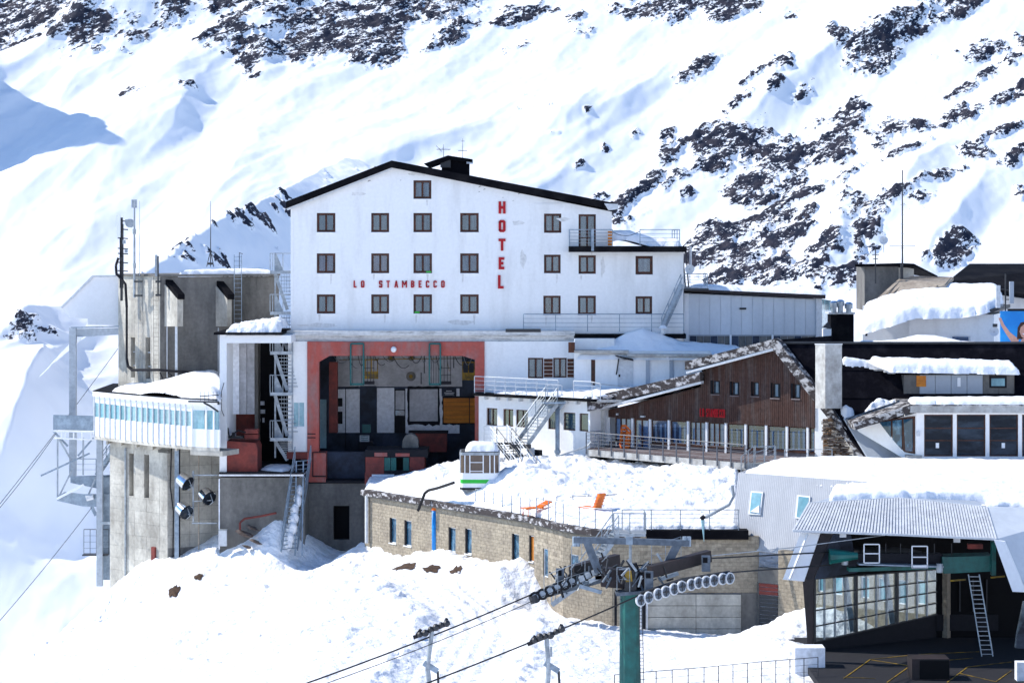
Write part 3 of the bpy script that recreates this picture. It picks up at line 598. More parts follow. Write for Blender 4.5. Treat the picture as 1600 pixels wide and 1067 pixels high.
# lettering
for ch, x0, x1, y0, y1 in (('H',779,790,315,334),('O',779,790,344,363),('T',779,790,373,392),('E',779,788,402,421),('L',778,787,430,451)):
    a0,a1,z0,z1 = H.rect(x0,y0,x1,y1); letter(ch, H, a0, a1, z0, z1, 0, 'redsign', hroot, t=.175)
for ch, x0, x1 in zip('LOSTAMBECCO', (552.8,564.3,592.4,604,616.3,628.3,642.4,654.2,665.6,677.4,689.5), (556.8,569.3,597.4,609,622,635.7,647.4,658.6,670.6,682.4,694.6)):
    a0,a1,z0,z1 = H.rect(x0,438.8,x1,449.3); letter(ch, H, a0-.01, a1+.01, z0-.01, z1+.01, 0, 'redsign', hroot, t=.085)
# terrace slab and balcony of the right wing
mb = MB(); H.pbox(mb, 889, 385, 1073, 394, -13, 1.0); mb.build('terrace_slab', 'black', hroot)
bf = H.z(900,385,1.0)
a0, a1, a2, a3 = (H.a(x, 1.0) for x in (890, 957, 1000, 1062))
br = root('balcony_railing', 'steel balcony railing in front of the hotel door under the right eave', 'railing', H.pt(a0, .9, bf))
rail(br, [H.pt(a0,.05,bf), H.pt(a0,.93,bf), H.pt(a1,.93,bf)], 1.1, 5, 1.5, .022, 'steelblue', top=.03)
mb = MB(); H.box(mb, H.a(924,1), H.a(928,1), .94, 1.05, bf-.3, bf+1.15); mb.build('post', 'steelblue', br)
tr = root('terrace_railing', 'steel railing round the snowy roof terrace at the right of the hotel', 'railing', H.pt(a3, .9, bf))
rail(tr, [H.pt(a2,.93,bf), H.pt(a3,.93,bf), H.pt(a3,-6,bf)], 1.1, 4, 2.2, .022, 'steelblue', top=.03)
MB().path(catenary(H.pt(a1,.93,bf+.95), H.pt(a2,.93,bf+1.0), .28, 6), .02).build('chain', 'darksteel', tr)
tp = [H.pt(H.a(950),-.0,0), H.pt(H.a(1064),.6,0), H.pt(H.a(1064),-8,0), H.pt(H.a(950),-8,0)]
o = snowpatch('terrace_snow', 'heap of shaded snow behind the railing on the hotel roof terrace', tp, lambda X, Y: bf+.55*np.exp(-((X-H.pt(H.a(972),0,0).x)/1.6)**2)+0*X, .5, .12, .5, .12)
op = root('orange_crate', 'small weathered orange crate standing at the end of the hotel balcony', 'crate', H.pt(H.a(954,.6), .6, bf))
for k in range(5):
    mb = MB(); H.box(mb, H.a(950,.6), H.a(957,.6), .35, .7, bf+.05+k*.2, bf+.2+k*.2); mb.build('board', 'orange', op)
# cornice
cn = MB(); H.pbox(cn, 438, 517, 898, 524, -3, 1.1); c_ = cn.build('cornice', 'cornice', hroot)
cn = MB(); H.pbox(cn, 450, 524, 897, 533.5, -3, .8); cn.build('cornice_beam', 'cornice', hroot)
cn = MB(); H.pbox(cn, 897, 522, 1072, 529, -3, .7); cn.build('lower_roof_edge', 'black', hroot)
cn = MB(); H.pbox(cn, 790, 514, 845, 519, .9, 1.15); cn.build('gutter', 'darksteel', hroot)
lr = root('walkway_railing', 'long steel railing along the foot of the hotel wall above the snow mound', 'railing', P(818,516,149.2))
rz = H.z(900,518,.9)
rail(lr, [H.pt(H.a(818,.9),.9,rz), H.pt(H.a(1068,.9),.9,rz)], 1.15, 4, 1.98, .022, 'steelblue', top=.03)
sr = root('roof_stair', 'steep steel stair leaning on the right end of the hotel', 'stairs', P(1040,515,149))
stairs(sr, P(1064,445,149.3), P(1034,512,148.9), Vector((.25,.75,0)), 13, 'steelblue', h=.7, nr=2)
cp_ = root('corner_platform', 'small roof platform with railing and dish at the right end of the hotel', 'platform', P(1075,450,150))
mb = MB(); H.box(mb, H.a(1062), H.a(1108), -3, -.3, H.z(1070,451)-.15, H.z(1070,451)); mb.build('deck', 'darksteel', cp_)
zd = H.z(1070,451); rail(cp_, [H.pt(H.a(1066),-.3,zd), H.pt(H.a(1106),-.4,zd), H.pt(H.a(1106),-3,zd)], .98, 5, 1.6, .022, 'steelblue')
for x in (1066,1071): MB().bar(P(x,387,150.3), P(x+5,448,150.5), .09, .09).build('post', 'darksteel', cp_)
MB().tube(P(1079,385,150.6), P(1079,425,150.6), .09, 6).build('pole', 'ltgrey', cp_)
def dish(name, label, c, r, aim, m='ltgrey', pole=.8, pm='galv', cat='satellite dish'):
    t = root(name, label, cat, c-Vector((0,0,pole))); q = Vector(aim).to_track_quat('Z','Y'); vs = []; fs = []; n = 14
    for j, (rr, h) in enumerate(((0,0),(.5,.06),(.85,.16),(1,.24))):
        for i in range(n): vs.append(c+q@Vector((r*rr*math.cos(6.283*i/n), r*rr*math.sin(6.283*i/n), r*h)))
    for j in range(3): fs += [(j*n+i, j*n+(i+1) % n, (j+1)*n+(i+1) % n, (j+1)*n+i) for i in range(n)]
    MB().add(vs, fs).build('dish', m, t, smooth=True); MB().tube(c-Vector((0,0,pole)), c, .03).build('pole', pm, t)
    MB().tube(c, c+Vector(aim).normalized()*r*.8, .012, 4).build('feed_arm', pm, t); return t
dish('satellite_dish', 'round grey dish on the small platform right of the hotel', P(1078,421,150.0), .32, (-.2,-1,.25), 'ltgrey', .9)
# little blemishes in the plaster
for (x, y, s) in ((577,283,.10),(626,282,.05),(750,292,.09),(757,296,.07),(749,300,.06),(811,303,.07),(802,314,.05),(786,309,.05)):
    mb = MB(); a, z = H.hit(x, y); mb.prism([H.pt(a+s*math.cos(t)*1.1, .012, z+s*.6*math.sin(t*1.3)) for t in (0,1,2,3,4,5)], H.n*-.01); mb.build('plaster_damage', 'concrete_dark', hroot)

M['stain'] = mat('plaster_stain', (.74,.735,.72), .9, (.64,.63,.61), 2.5, (1,1,.3))
for i, (r, c) in enumerate(rects):      # window reveals with pale sills and the run-off mark below
    mb = MB(); H.box(mb, r[0]-.05, r[1]+.05, -.04, .07, r[2]-.05, r[2]); mb.build('sill', 'greywhite', hroot)
    if i % 3 != 1:
        a = r[0]+(.1 if i % 2 else .7*(r[1]-r[0])); l_ = .35+.3*((i*7) % 5)/5; mb = MB(); mb.prism([H.pt(a,.006,r[2]-.06), H.pt(a+.16,.006,r[2]-.06), H.pt(a+.11,.006,r[2]-.06-l_), H.pt(a+.05,.006,r[2]-.06-l_*1.2)], H.n*-.005); mb.build('rain_stain', 'stain', hroot)
for (x, y, w_, h_) in ((468,300,0,0),(800,345,18,7),(812,392,10,26),(938,402,7,30),(470,505,60,6),(700,500,40,8),(870,340,20,6),(640,268,26,7),(548,300,22,6)):
    if w_:
        pts = [(x+w_*(.5+.5*math.cos(t)*(1+.25*math.sin(3*t+x))), y+h_*(.5+.5*math.sin(t)*(1+.25*math.sin(4*t+y)))) for t in np.linspace(0, 6.28, 14, endpoint=False)]
        mb = MB(); H.pprism(mb, pts, 0, .005); mb.build('plaster_stain', 'stain', hroot)
# ================================================================ OLD CABLE CAR STATION under the hotel
B = Fr(450,149,900,149); broot = root('cable_car_station', 'open red framed cable car bay below the white hotel', 'cable car station', P(600,755,149))
mb = MB(); a0,a1,z0,z1 = B.rect(450,533.5,480,716); holewall(mb, B, [(a0,z0),(a0,z1),(a1,z1),(a1,z0)], [B.rect(458,628,476,667)], 3, .12); mb.build('wall', 'plaster', broot)
window(broot, B, B.rect(458,628,476,667), 'white', 'tealpale', 2, .04, .04, curtain=None, mull=.03)
mb = MB(); a0,a1,z0,z1 = B.rect(757,533.5,897,618); wr = [B.rect(825,559,849,591), B.rect(864.5,559,885.5,590)]
holewall(mb, B, [(a0,z0),(a0,z1),(a1,z1),(a1,z0)], wr, 3, .2); mb.build('wall', 'plaster', broot)
for r in wr: window(broot, B, r, 'brownframe', curtain='curtain', fw=.1, recess=.03)
for r in (B.rect(849.5,560,864,590), B.rect(886,560,897,590)):
    for k in range(5):
        mb = MB(); zz = (r[3]-r[2])/5; B.box(mb, r[0]+.02, r[1]-.02, .0, .06, r[2]+k*zz+.02, r[2]+(k+1)*zz-.02); mb.build('shutter_board', 'shutter', broot)
mb = MB(); B.pprism(mb, [(480,534),(757,534),(757,578),(742,578),(742,562),(722,556),(515,556),(498,566),(498,578),(480,578)], -.8, .12); mb.build('beam', 'red', broot)
for x0, x1, y1 in ((480,498,752),(742,757,720)):
    mb = MB(); B.pbox(mb, x0, 578, x1, y1, -.8, .1); mb.build('pillar', 'red', broot)
mb = MB(); B.pbox(mb, 480, 707, 509, 753, -.9, .22); mb.build('pillar_foot', 'red', broot)
mb = MB(); B.pbox(mb, 448, 706, 482, 717, -.9, .16); mb.build('wall_foot', 'brickred', broot)
for y in (677,683): 
    mb = MB(); B.pbox(mb, 480, y, 493, y+1.5, .1, .13); mb.build('clamp', 'dark', broot)
mb = MB(); B.pbox(mb, 488, 706, 489.5, 744, .22, .27); B.pbox(mb, 488, 743, 509, 745, .22, .27); B.pbox(mb, 488, 706, 509, 707.5, .22, .27); mb.build('frame_outline', 'dark', broot)
# inside of the bay
K = Fr(450,158,900,158)
aL, aR = B.a(498), B.a(742); zt, zb = B.z(600,548), B.z(600,756)
def pb(m, x0, y0, x1, y1, d0=0., d1=.1, name='wall_panel', fr=K, par=None):
    mb = MB(); fr.pbox(mb, x0, y0, x1, y1, d0, d1); return mb.build(name, m, par or broot)
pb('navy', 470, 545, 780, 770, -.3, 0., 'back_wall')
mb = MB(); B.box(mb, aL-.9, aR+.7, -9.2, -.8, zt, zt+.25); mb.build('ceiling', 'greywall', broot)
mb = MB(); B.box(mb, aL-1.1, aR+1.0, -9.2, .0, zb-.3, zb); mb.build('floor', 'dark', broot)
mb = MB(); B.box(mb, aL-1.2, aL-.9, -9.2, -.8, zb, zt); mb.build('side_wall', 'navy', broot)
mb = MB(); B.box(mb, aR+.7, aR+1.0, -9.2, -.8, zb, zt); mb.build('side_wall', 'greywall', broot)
pb('greywall', 525, 553, 722, 604, .0, .06)
pb('greywhite', 517, 608, 562, 676, .0, .08); pb('navy', 563, 603, 588, 677, 0, .12); pb('greywhite', 589, 606, 616, 676); pb('dark', 616.5, 608, 633, 676, 0, .14, 'back_door'); pb('greywall', 618, 610, 632, 640, .14, .18, 'door_panel')
pb('blueglass', 618, 641, 632, 649, .14, .18, 'door_panel'); pb('greywhite', 633.5, 607, 718, 677)
pb('dark', 517, 622, 535, 635, .08, .14, 'back_window'); pb('dark', 517, 643, 535, 662, .08, .14, 'back_window')
def ragged(m, x0, y0, x1, y1, d, name, e=2.0):
    pts = []; n = 9
    for i in range(n): pts.append((x0+(x1-x0)*i/n, y0+random.uniform(-e,e)*.5))
    for i in range(n): pts.append((x1+random.uniform(-e,e)*.4, y0+(y1-y0)*i/n))
    for i in range(n): pts.append((x1-(x1-x0)*i/n, y1+random.uniform(-e,e)))
    for i in range(n): pts.append((x0+random.uniform(-e,e)*.6, y1-(y1-y0)*i/n))
    mb = MB(); K.pprism(mb, pts, d-.04, d); return mb.build(name, m, broot)
ragged('dark', 637, 604, 687, 664, .16, 'opening_edge'); pb('greywall', 640, 608, 684, 658, .16, .19, 'grey_sheet')
ragged('dark', 691, 619, 742, 663, .18, 'opening_edge')
for k in range(6): pb('orange', 693, 622+k*6.5, 742, 628.1+k*6.5, .18, .24, 'orange_board')
pb('dark', 733, 622, 734.2, 661, .24, .27, 'orange_joint')
pb('navy', 690, 607, 713, 619, .16, .24, 'notice_board', par=broot)
for (x0, x1, y) in ((697,706,610.3),(694,710,613.2),(695,709,615.8)): pb('clearwhite' if False else 'greywhite', x0, y, x1, y+.8, .24, .26, 'notice_line')
for x, y, r in ((611,559,.18),(643,559,.18),(642,588,.26)):
    mb = MB(); a, z = K.hit(x, y, .1); mb.tube(K.pt(a,.06,z), K.pt(a,.14,z), r*1.3, 12); mb.build('stain_disc', 'concrete_dark', broot)
    mb = MB(); mb.tube(K.pt(a,.14,z), K.pt(a,.24,z), r*.55, 10); mb.build('insulator', 'yellow', broot)
MB().tube(P(530,562,157), P(722,560,157), .03).build('pipe', 'yellow', broot)
for x, y0, y1 in ((663,556,583),(658,582,600),(547,556,585),(709,557,575)): MB().tube(P(x,y0,156), P(x,y1,156), .035).build('hook_rod', 'dark', broot)
MB().path([P(560,604,156.5),P(540,606,156.5),P(540,700,156.5)], .03).build('pipe', 'dark', broot)
mb = MB(); B.pbox(mb, 514, 566, 527, 676, -5.3, -4.6); mb.build('inner_pillar', 'brickred', broot)
mb = MB(); B.pbox(mb, 499, 624, 510, 700, -5.9, -5.8); mb.build('side_window', 'tealpale', broot)
for x0, x1 in ((548,568),(671,688)):   # hanging teal cages
    cg = root('hanging_cage', 'teal steel cage hanging at the left of the red bay' if x0 < 600 else 'teal steel cage hanging at the right of the red bay', 'cage', P(x0,603,148.6))
    y0, y1 = 537, 602
    for dd in (147.9, 148.8):
        for x in (x0, x1): MB().bar(P(x,y0,dd), P(x,y1,dd), .10, .10, (1,0,0)).build('upright', 'cagegreen', cg)
        for y in (y0, y1-2): MB().bar(P(x0,y,dd), P(x1,y,dd), .10, .12).build('rail', 'cagegreen', cg)
    mb = MB(); mb.add([P(x0,y1,147.9),P(x1,y1,147.9),P(x1,y1-3,148.8),P(x0,y1-3,148.8)], [(0,1,2,3)]); mb.build('cage_floor', 'cagegreen', cg)
    for x in np.linspace(x0+3, x1-3, 4 if x0 > 600 else 2): MB().tube(P(x,556,148.85), P(x,y1,148.85), .025, 4).build('bar', 'darksteel', cg)
    lt = root('cage_lattice', 'dark lattice platform behind the left teal cage' if x0 < 600 else 'dark lattice platform behind the right teal cage', 'platform', P(x1,590,151))
    for x in np.linspace(x1+1, x1+16, 4): MB().tube(P(x,555,151), P(x,597,151), .03, 4).build('bar', 'darksteel', lt)
    for y in (575,586,597): MB().tube(P(x1,y,151), P(x1+17,y,151), .03, 4).build('rail', 'darksteel', lt)
    MB().bar(P(x1,598,151.2), P(x1+17,598,151.2), .5, .2).build('deck', 'dark', lt)
for x0, x1, y0, y1, lb in ((570,591,562,592,'yellow frame left of the bay back wall'),(722,742,566,594,'yellow frame at the right inside the bay')):
    yf = root('yellow_frame', lb, 'frame', P(x0,y1,154))
    for x in (x0+1, (x0+x1)/2, x1-1): MB().bar(P(x,y0,154), P(x,y1,154), .07, .07, (1,0,0)).build('upright', 'yellow', yf)
    MB().bar(P(x0,y1-6,154), P(x1,y1-6,154), .1, .5).build('panel', 'yellow', yf); MB().bar(P(x0,y0,154), P(x1,y0,154), .08, .08).build('rail', 'yellow', yf)
lp = root('round_lamp', 'round white lamp on the middle of the red beam', 'lamp', P(615,546,148.8)); MB().ball(P(615,546,148.75), .20, 10, 6).build('globe', 'white', lp, smooth=True)
MB().tube(P(615,546,148.95), P(615,546,148.6), .09).build('bracket', 'ltgrey', lp)
# old dock inside the bay
dk = root('old_dock', 'red and green loading dock with white ledge inside the bay', 'dock', P(615,750,148))
Dk = Fr(450,147.6,900,147.6)
pb('dark', 570, 703, 668, 715, -3, 0, 'top_slab', Dk, dk); pb('brickred', 571, 714, 600, 739, -3, .02, 'side_panel', Dk, dk); pb('brickred', 640, 714, 663, 735, -3, .02, 'side_panel', Dk, dk)
pb('greywhite', 597, 701, 640, 703, -2.5, -1.9, 'ledge', Dk, dk)
for x0, x1 in ((599.5,610),(611,619),(630,639)): pb('green', x0, 715, x1, 739, -.4, -.05, 'green_door', Dk, dk)
pb('blackhole', 619, 715, 630, 739, -3, -.5, 'gap', Dk, dk); pb('brickred', 570, 739, 600, 757, -3, .02, 'base_panel', Dk, dk); pb('greywhite', 581, 741, 616, 757, 0, .06, 'base_board', Dk, dk); pb('dark', 571, 735, 665, 742, -3, .0, 'base_beam', Dk, dk)
pb('red', 585, 707, 605, 713, 0, .05, 'peeling_strip', Dk, dk); pb('red', 618, 708, 640, 713, 0, .05, 'peeling_strip', Dk, dk)
db = root('dark_cabinet', 'dark cabinet at the back of the bay beside the dock', 'cabinet', P(720,700,155)); D2 = Fr(450,155,900,155)
pb('brickred', 640, 676, 698, 706, -1, 0, 'front', D2, db); pb('dark', 638, 674, 700, 677, -1, .05, 'top', D2, db)
bc = root('rounded_hood', 'grey rounded machine hood standing on the dock', 'machine', P(640,703,149)); mb = MB()
mb.prism([P(628+13*(1-math.cos(t)), 702-24*math.sin(t)**.6 if math.sin(t) > 1e-6 else 702, 149.2) for t in np.linspace(0, math.pi, 10)], (0,1.1,0)); mb.build('hood', 'concrete_dark', bc)
for x in (630,651): MB().tube(P(x,704,149.4), P(x,696,149.4), .05).build('foot', 'dark', bc)
ctl = root('control_stand', 'small green lit control stand inside the bay', 'machine', P(573,700,155)); pb('cagegreen', 566, 663, 579, 676, -.3, 0, 'cabinet', D2, ctl); pb('galv', 562, 680, 577, 690, -.2, .05, 'panel', D2, ctl); pb('dark', 560, 690, 582, 706, -.5, 0, 'base', D2, ctl)
for q in range(3): pb('cagegreen', 564, 681+q*3, 575, 682+q*3, .05, .07, 'stripe', D2, ctl)
bn = root('inner_barrier', 'dark low barrier across the left floor of the bay', 'barrier', P(530,740,150)); pb('navy', 509, 706, 570, 757, -.6, 0, 'panel', Fr(450,150.4,900,150.4), bn)
ic = root('hanging_cables', 'loose cables and hooks hanging from the ceiling of the red bay', 'cables', P(620,556,154))
for k in range(16):
    x = 520+k*13.5+random.uniform(-4,4); MB().path(catenary(P(x,556,154+random.uniform(-2,2)), P(x+random.uniform(6,26),556+random.uniform(-2,22),154), random.uniform(.2,.7), 7), .022, 4).build('cable', random.choice(['dark','yellow','galv','dark']), ic)
for k in range(7):
    x = 515+k*31; y = 690+random.uniform(-8,10); bx_ = MB(); p = P(x, y, 153.5+random.uniform(-1.5,1.5)); bx_.abox(p.x, p.x+random.uniform(.2,.6), p.y, p.y+.5, zb, zb+random.uniform(.4,1.5)); m_, w_ = (('darksteel','black'),('concrete_dark','brown grey'),('brickred','brick red'),('galv','pale steel'),('cagegreen','dark teal'),('navy','dark blue'),('stone','brown'))[k]; o = bx_.build('machine_part', m_); tag(o, w_+' machine crate standing on the bay floor', 'machine part', 'machine parts on the bay floor')
# concrete base below the bay
bs = root('concrete_plinth', 'grey concrete plinth with a dark doorway under the red bay', 'plinth', P(520,862,149))
mb = MB(); a0,a1,z0,z1 = B.rect(477,753,572,885,.05); hd = B.rect(521,790,546,843,.05); holewall(mb, B, [(a0,z0),(a0,z1),(a1,z1),(a1,z0)], [hd], 6, .5, .05); mb.build('wall', 'concrete_dark', bs)
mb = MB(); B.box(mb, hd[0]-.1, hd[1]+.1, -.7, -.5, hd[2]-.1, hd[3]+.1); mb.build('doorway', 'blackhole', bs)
mb = MB(); B.pbox(mb, 476, 751, 575, 755, -2, .18); mb.build('edge', 'dark', bs)
# ================================================================ STAIR TOWER BAY left of the hotel
Tn = Fr(343,146,480,146); st = root('stair_tower', 'tall open bay with white frame, grey curtain panels and red base beside the red bay', 'tower', P(400,745,146))
def tb(m, x0, y0, x1, y1, d0, d1, name, fr=Tn, par=st, **k): return pb(m, x0, y0, x1, y1, d0, d1, name, fr, par)
tb('paint', 343, 520, 354, 738, -5, 0, 'pillar'); tb('paint', 354, 524, 455, 536, -5, -.02, 'beam')
tb('black', 334, 519.5, 440, 523, -7, .45, 'roof_edge')
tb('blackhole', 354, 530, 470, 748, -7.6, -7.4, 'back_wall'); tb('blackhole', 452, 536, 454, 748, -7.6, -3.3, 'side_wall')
tb('blackhole', 350, 500, 470, 512, -8, -4.6, 'ceiling', par=st) if False else None
for i, (x0, x1, c) in enumerate(((354,363,'greywhite'),(363,374,'greywhite'),(374,385,'greywall'),(385,398,'greywall'))):
    tb(c, x0, 536, x1-.5, 647, -3.2-.5*i, -3.0-.5*i, 'curtain_panel')
tb('concrete_dark', 398, 536, 403, 690, -6.5, -5.0, 'column')
for x, y, w_, h in ((404,627,9,6),(404,640,10,6),(404,654,3,5),(410,653,3,7)): tb('ltgrey', x, y, x+w_, y+h, -7.4, -7.2, 'painted_lit_opening')  # pale solid boxes, daylight at small openings put into their colour
tb('brickred', 354, 647, 399, 690, -6.2, -6.0, 'red_wall'); 
mb = MB(); mb.prism([P(354,689,146.2),P(399,692,146.2),P(402,700,146.2),P(402,738,146.2),P(354,738,146.2)], (0,2.6,0)); mb.build('red_base', 'brickred', st)
for y in (671,679): tb('brickred', 382, y, 403, y+6.5, -1.6, -.8, 'red_box')
tb('darksteel', 357, 682, 380, 685, -1.5, -.8, 'machine'); tb('darksteel', 362, 676, 366, 684, -1.3, -.9, 'machine')
MB().path([P(356,668,146.6),P(358,684,146.6),P(372,672,146.8),P(384,676,146.8)], .05).build('cable', 'dark', st)
for y, m_ in ((738,'dark'),(741,'greywhite')): tb(m_, 342, y, 474, y+2.6, -7.5, .35-.1*(y > 740), 'floor_edge')
tp = [Tn.pt(Tn.a(402),-1.0,0), Tn.pt(Tn.a(440),.1,0), Tn.pt(Tn.a(452),-.6,0), Tn.pt(Tn.a(450),-4,0), Tn.pt(Tn.a(405),-4,0)]
zz = Tn.z(400,738); snowpatch('bay_snow', 'thin snow on the dark floor of the stair tower bay', tp, lambda X, Y: zz+0*X, .22, .15, .5, .05)
MB().path([P(350,598,145.9),P(346,612,145.9),P(346,640,145.9),P(350,650,145.9)], .02).build('loop_cable', 'dark', st)
zt_ = Tn.z(400,520)
tp = [Tn.pt(Tn.a(352),.25,0), Tn.pt(Tn.a(438),.25,0), Tn.pt(Tn.a(440),-4.5,0), Tn.pt(Tn.a(365),-4.5,0)]
x_l = Tn.pt(Tn.a(352),0,0).x
snowpatch('stair_tower_snow', 'rough wedge of snow on the roof of the stair tower bay', tp, lambda X, Y: zt_+.02+np.clip((X-x_l)*.12, 0, 1)*np.clip((Y+4.2)*1.2, 0, 1), .42, .10, .5, .22, 1.6, m='snowr')
# plinth below it
pl = root('dark_plinth', 'dark rendered wall below the stair tower bay with white edge', 'wall', P(400,860,146))
Tp = Fr(343,145.9,480,145.9); tb('concrete_dark', 343, 746, 476, 900, -6, 0, 'wall', Tp, pl); tb('greywhite', 341.5, 748, 343.5, 858, -.2, .06, 'corner_edge', Tp, pl)
eb = root('utility_box', 'pale grey box standing on snow by the dark wall', 'box', P(347,853,145)); tb('ltgrey', 342, 829, 354, 853, -.3, .0, 'cabinet', Fr(343,145.1,480,145.1), eb); tb('galv', 341.5, 827.5, 354.5, 829, -.35, .05, 'lid', Fr(343,145.1,480,145.1), eb)
rp_ = root('red_pipe', 'rusty red pipe bending along the foot of the dark wall', 'pipe', P(380,815,145.3)); MB().path([P(432,801,145.4),P(408,806,145.4),P(382,810,145.4),P(375,816,145.3),P(375,832,145.2)], .07, 7).build('tube', 'brickred', rp_)
for i, (x, y, s) in enumerate(((394,824,.55),(383,834,.8),(399,846,.5),(386,854,.4))):
    p = P(x, y, 145.2-.5*(i > 1)); mb = MB(); mb.ball((0,0,0), 1, 7, 4)
    for v in mb.v: v *= random.uniform(.75, 1.15); v.x *= s*.9; v.y *= s*.6; v.z *= s*.22; v.rotate(Euler((0, .35, 0))); v += p
    o = tag(mb.build('rock', 'stone'), ('upper small brown rock under the red pipe','largest flat brown rock under the bend of the red pipe','flat brown rock lying in the snow right of the utility box','lowest small brown rock beside the utility box')[i], 'rock', 'rocks at the foot of the dark wall')
# fire stair
fs_ = root('fire_stair', 'grey steel zigzag fire stair on the left side of the hotel', 'stairs', P(440,715,151))
lv = [423, 487, 549, 613, 684]
for i, y in enumerate(lv):
    D0 = 150.2 if y < 515 else 147.9; q = lambda x, yy, dd=0: P(x, yy, D0+dd)
    MB().add([q(422,y), q(457,y), q(457,y,1.6), q(422,y,1.6), q(422,y+5), q(457,y+5), q(457,y+5,1.6), q(422,y+5,1.6)], [(0,1,2,3),(4,5,6,7),(0,1,5,4),(1,2,6,5),(2,3,7,6),(3,0,4,7)]).build('landing', 'galv', fs_)
    for x in (422,426,442,456): MB().tube(q(x,y), q(x,y-27), .03, 5).build('post', 'galv', fs_)
    for k in (27,): MB().tube(q(422,y-k), q(457,y-k), .03, 5).build('rail', 'galv', fs_); MB().tube(q(422,y-k), q(422,y-k,1.6), .03, 5).build('rail', 'galv', fs_)
    MB().add([q(429,y-26,.8), q(432,y-26,.8), q(443,y,.8), q(429,y,.8)], [(0,1,2,3)]).build('stringer_panel', 'galv', fs_)
    y2 = (lv[i+1] if i < 4 else 722)
    for k in range(9):
        t = (k+1)/10; a = P(434+15*t, y+5+(y2-y-8)*t, D0+1.0); MB().add([a, a+Vector((.75,0,0)), a+Vector((.75,.25,0)), a+Vector((0,.25,0)), a+Vector((0,0,.04)), a+Vector((.75,0,.04)), a+Vector((.75,.25,.04)), a+Vector((0,.25,.04))], [(0,1,2,3),(4,5,6,7),(0,1,5,4),(1,2,6,5),(2,3,7,6),(3,0,4,7)]).build('tread', 'galv', fs_)
    MB().bar(q(430,y+5,1), q(449,y2-3,1), .05, .22).build('stringer', 'galv', fs_)
    for k in range(5): MB().tube(q(440+k*4,y+6,1.3), q(440+k*4,y2-30,1.3), .018, 4).build('bar', 'galv', fs_)
for x in (430,457): MB().bar(P(x,395,151.2), P(x,510,151.2), .10, .10).build('column', 'galv', fs_); MB().bar(P(x,520,149), P(x,715,149), .10, .10).build('column', 'galv', fs_)
# snow-filled steel stair down to the slope
ss = root('snowy_stair', 'steep steel stair filled with snow beside the concrete plinth', 'stairs', P(455,864,146))
stairs(ss, P(461,718,146.6), P(439,862,143.4), Vector((.95,.9,0)), 22, 'steelblue', h=.85, nr=2, tread=.3)
for x, yb in ((474,868),(463,868)): MB().bar(P(x,720,146.2), P(x-2,yb,144), .08, .08).build('post', 'steelblue', ss)
mb = MB(); a, b = P(471,752,145.9), P(449,858,143.7); k = 34
for i in range(k):
    p = a.lerp(b, i/k); mb.ball(p+Vector((random.uniform(-.08,.08),.35,.12)), .17+.05*math.sin(i*1.3)+.004*i, 8, 5, 1.4)
tag(mb.build('stair_snow', 'snowr', smooth=True), 'thick rope of snow lying down the steep steel stair', 'snow')

# ================================================================ CONCRETE TOWER (old bottom station) far left
ct = root('concrete_tower', 'tall weathered concrete tower with slit openings left of the hotel', 'tower', P(250,880,152))
U1 = Fr(185,157,250,153.5); zt, zb = U1.z(250,432), U1.z(250,640)
L1 = U1.a(250)
core = MB(); slit = [U1.rect(204.5,527,211,590), U1.rect(227.5,527,235,592)]
U2 = Fr(250,153.5,440,157); L2 = U2.a(436)
holewall(core, U1, [(0,zb),(0,zt),(L1,zt),(L1,zb)], slit, 5, .6); core.build('wall', 'concrete', ct)
core = MB(); U2.box(core, .02, L2, -6, 0, zb, zt-.02); core.build('side_wall', 'concrete_dark', ct)  # side turned from the sun: shade painted in by the darker concrete
tiles('concrete_panel', 'concrete', ct, U1, 0, L1, zb, zt, .98, .82, slit, .018, .012, False, jit=.006)
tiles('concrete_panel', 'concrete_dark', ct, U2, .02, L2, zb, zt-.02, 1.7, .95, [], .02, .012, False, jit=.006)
for r in slit:
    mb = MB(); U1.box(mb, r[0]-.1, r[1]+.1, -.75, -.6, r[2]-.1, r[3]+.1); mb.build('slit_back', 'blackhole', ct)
    for q in (.28,.62):
        mb = MB(); U1.box(mb, r[0], r[1], -.3, -.2, r[2]+(r[3]-r[2])*q, r[2]+(r[3]-r[2])*q+.08); mb.build('slit_bar', 'ltgrey', ct)
# two gabled corbels
for x0, x1, x2, lb in ((249,277,286,0),(327,355,362,1)):
    mb = MB(); Dn, Df = 153.2+lb*1.6, 153.0+lb*1.6; A = lambda x, y, dd=0: P(x, y, Dn+dd)
    # lit left flank pointing forward-left, narrow front
    mb.add([A(x0,435,1.0),A(x1,467,-1.0),A(x1,510,-1.0),A(x0,510,1.0), A(x2,467,-.7),A(x2,510,-.7),A(x0+9,435,1.6),A(x0+9,510,1.6)], [(0,1,2,3),(1,4,5,2),(6,4,5,7),(0,6,7,3),(3,2,5,7),(0,1,4,6)])
    mb.build('corbel', 'concrete', ct)
    mb = MB(); mb.prism([A(x0+4,430,.9),A(x1+1,460,-1.1),A(x1+1,468,-1.1),A(x0+4,440,.9)], (.42,.25,0)); mb.build('corbel_cap', 'black', ct)
tb('concrete_dark', 251, 510, 275, 600, -1, .03, 'recess_panel', U2, ct)
MB().bar(P(275.5,510,152.6), P(275.5,600,152.6), .16, .16, (1,0,0)).build('post', 'ltgrey', ct)
MB().bar(P(261,510,152.9), P(261,590,152.9), .05, .05, (1,0,0)).build('conduit', 'ltgrey', ct); MB().bar(P(341,512,154), P(341,590,154), .05, .05, (1,0,0)).build('conduit', 'ltgrey', ct)
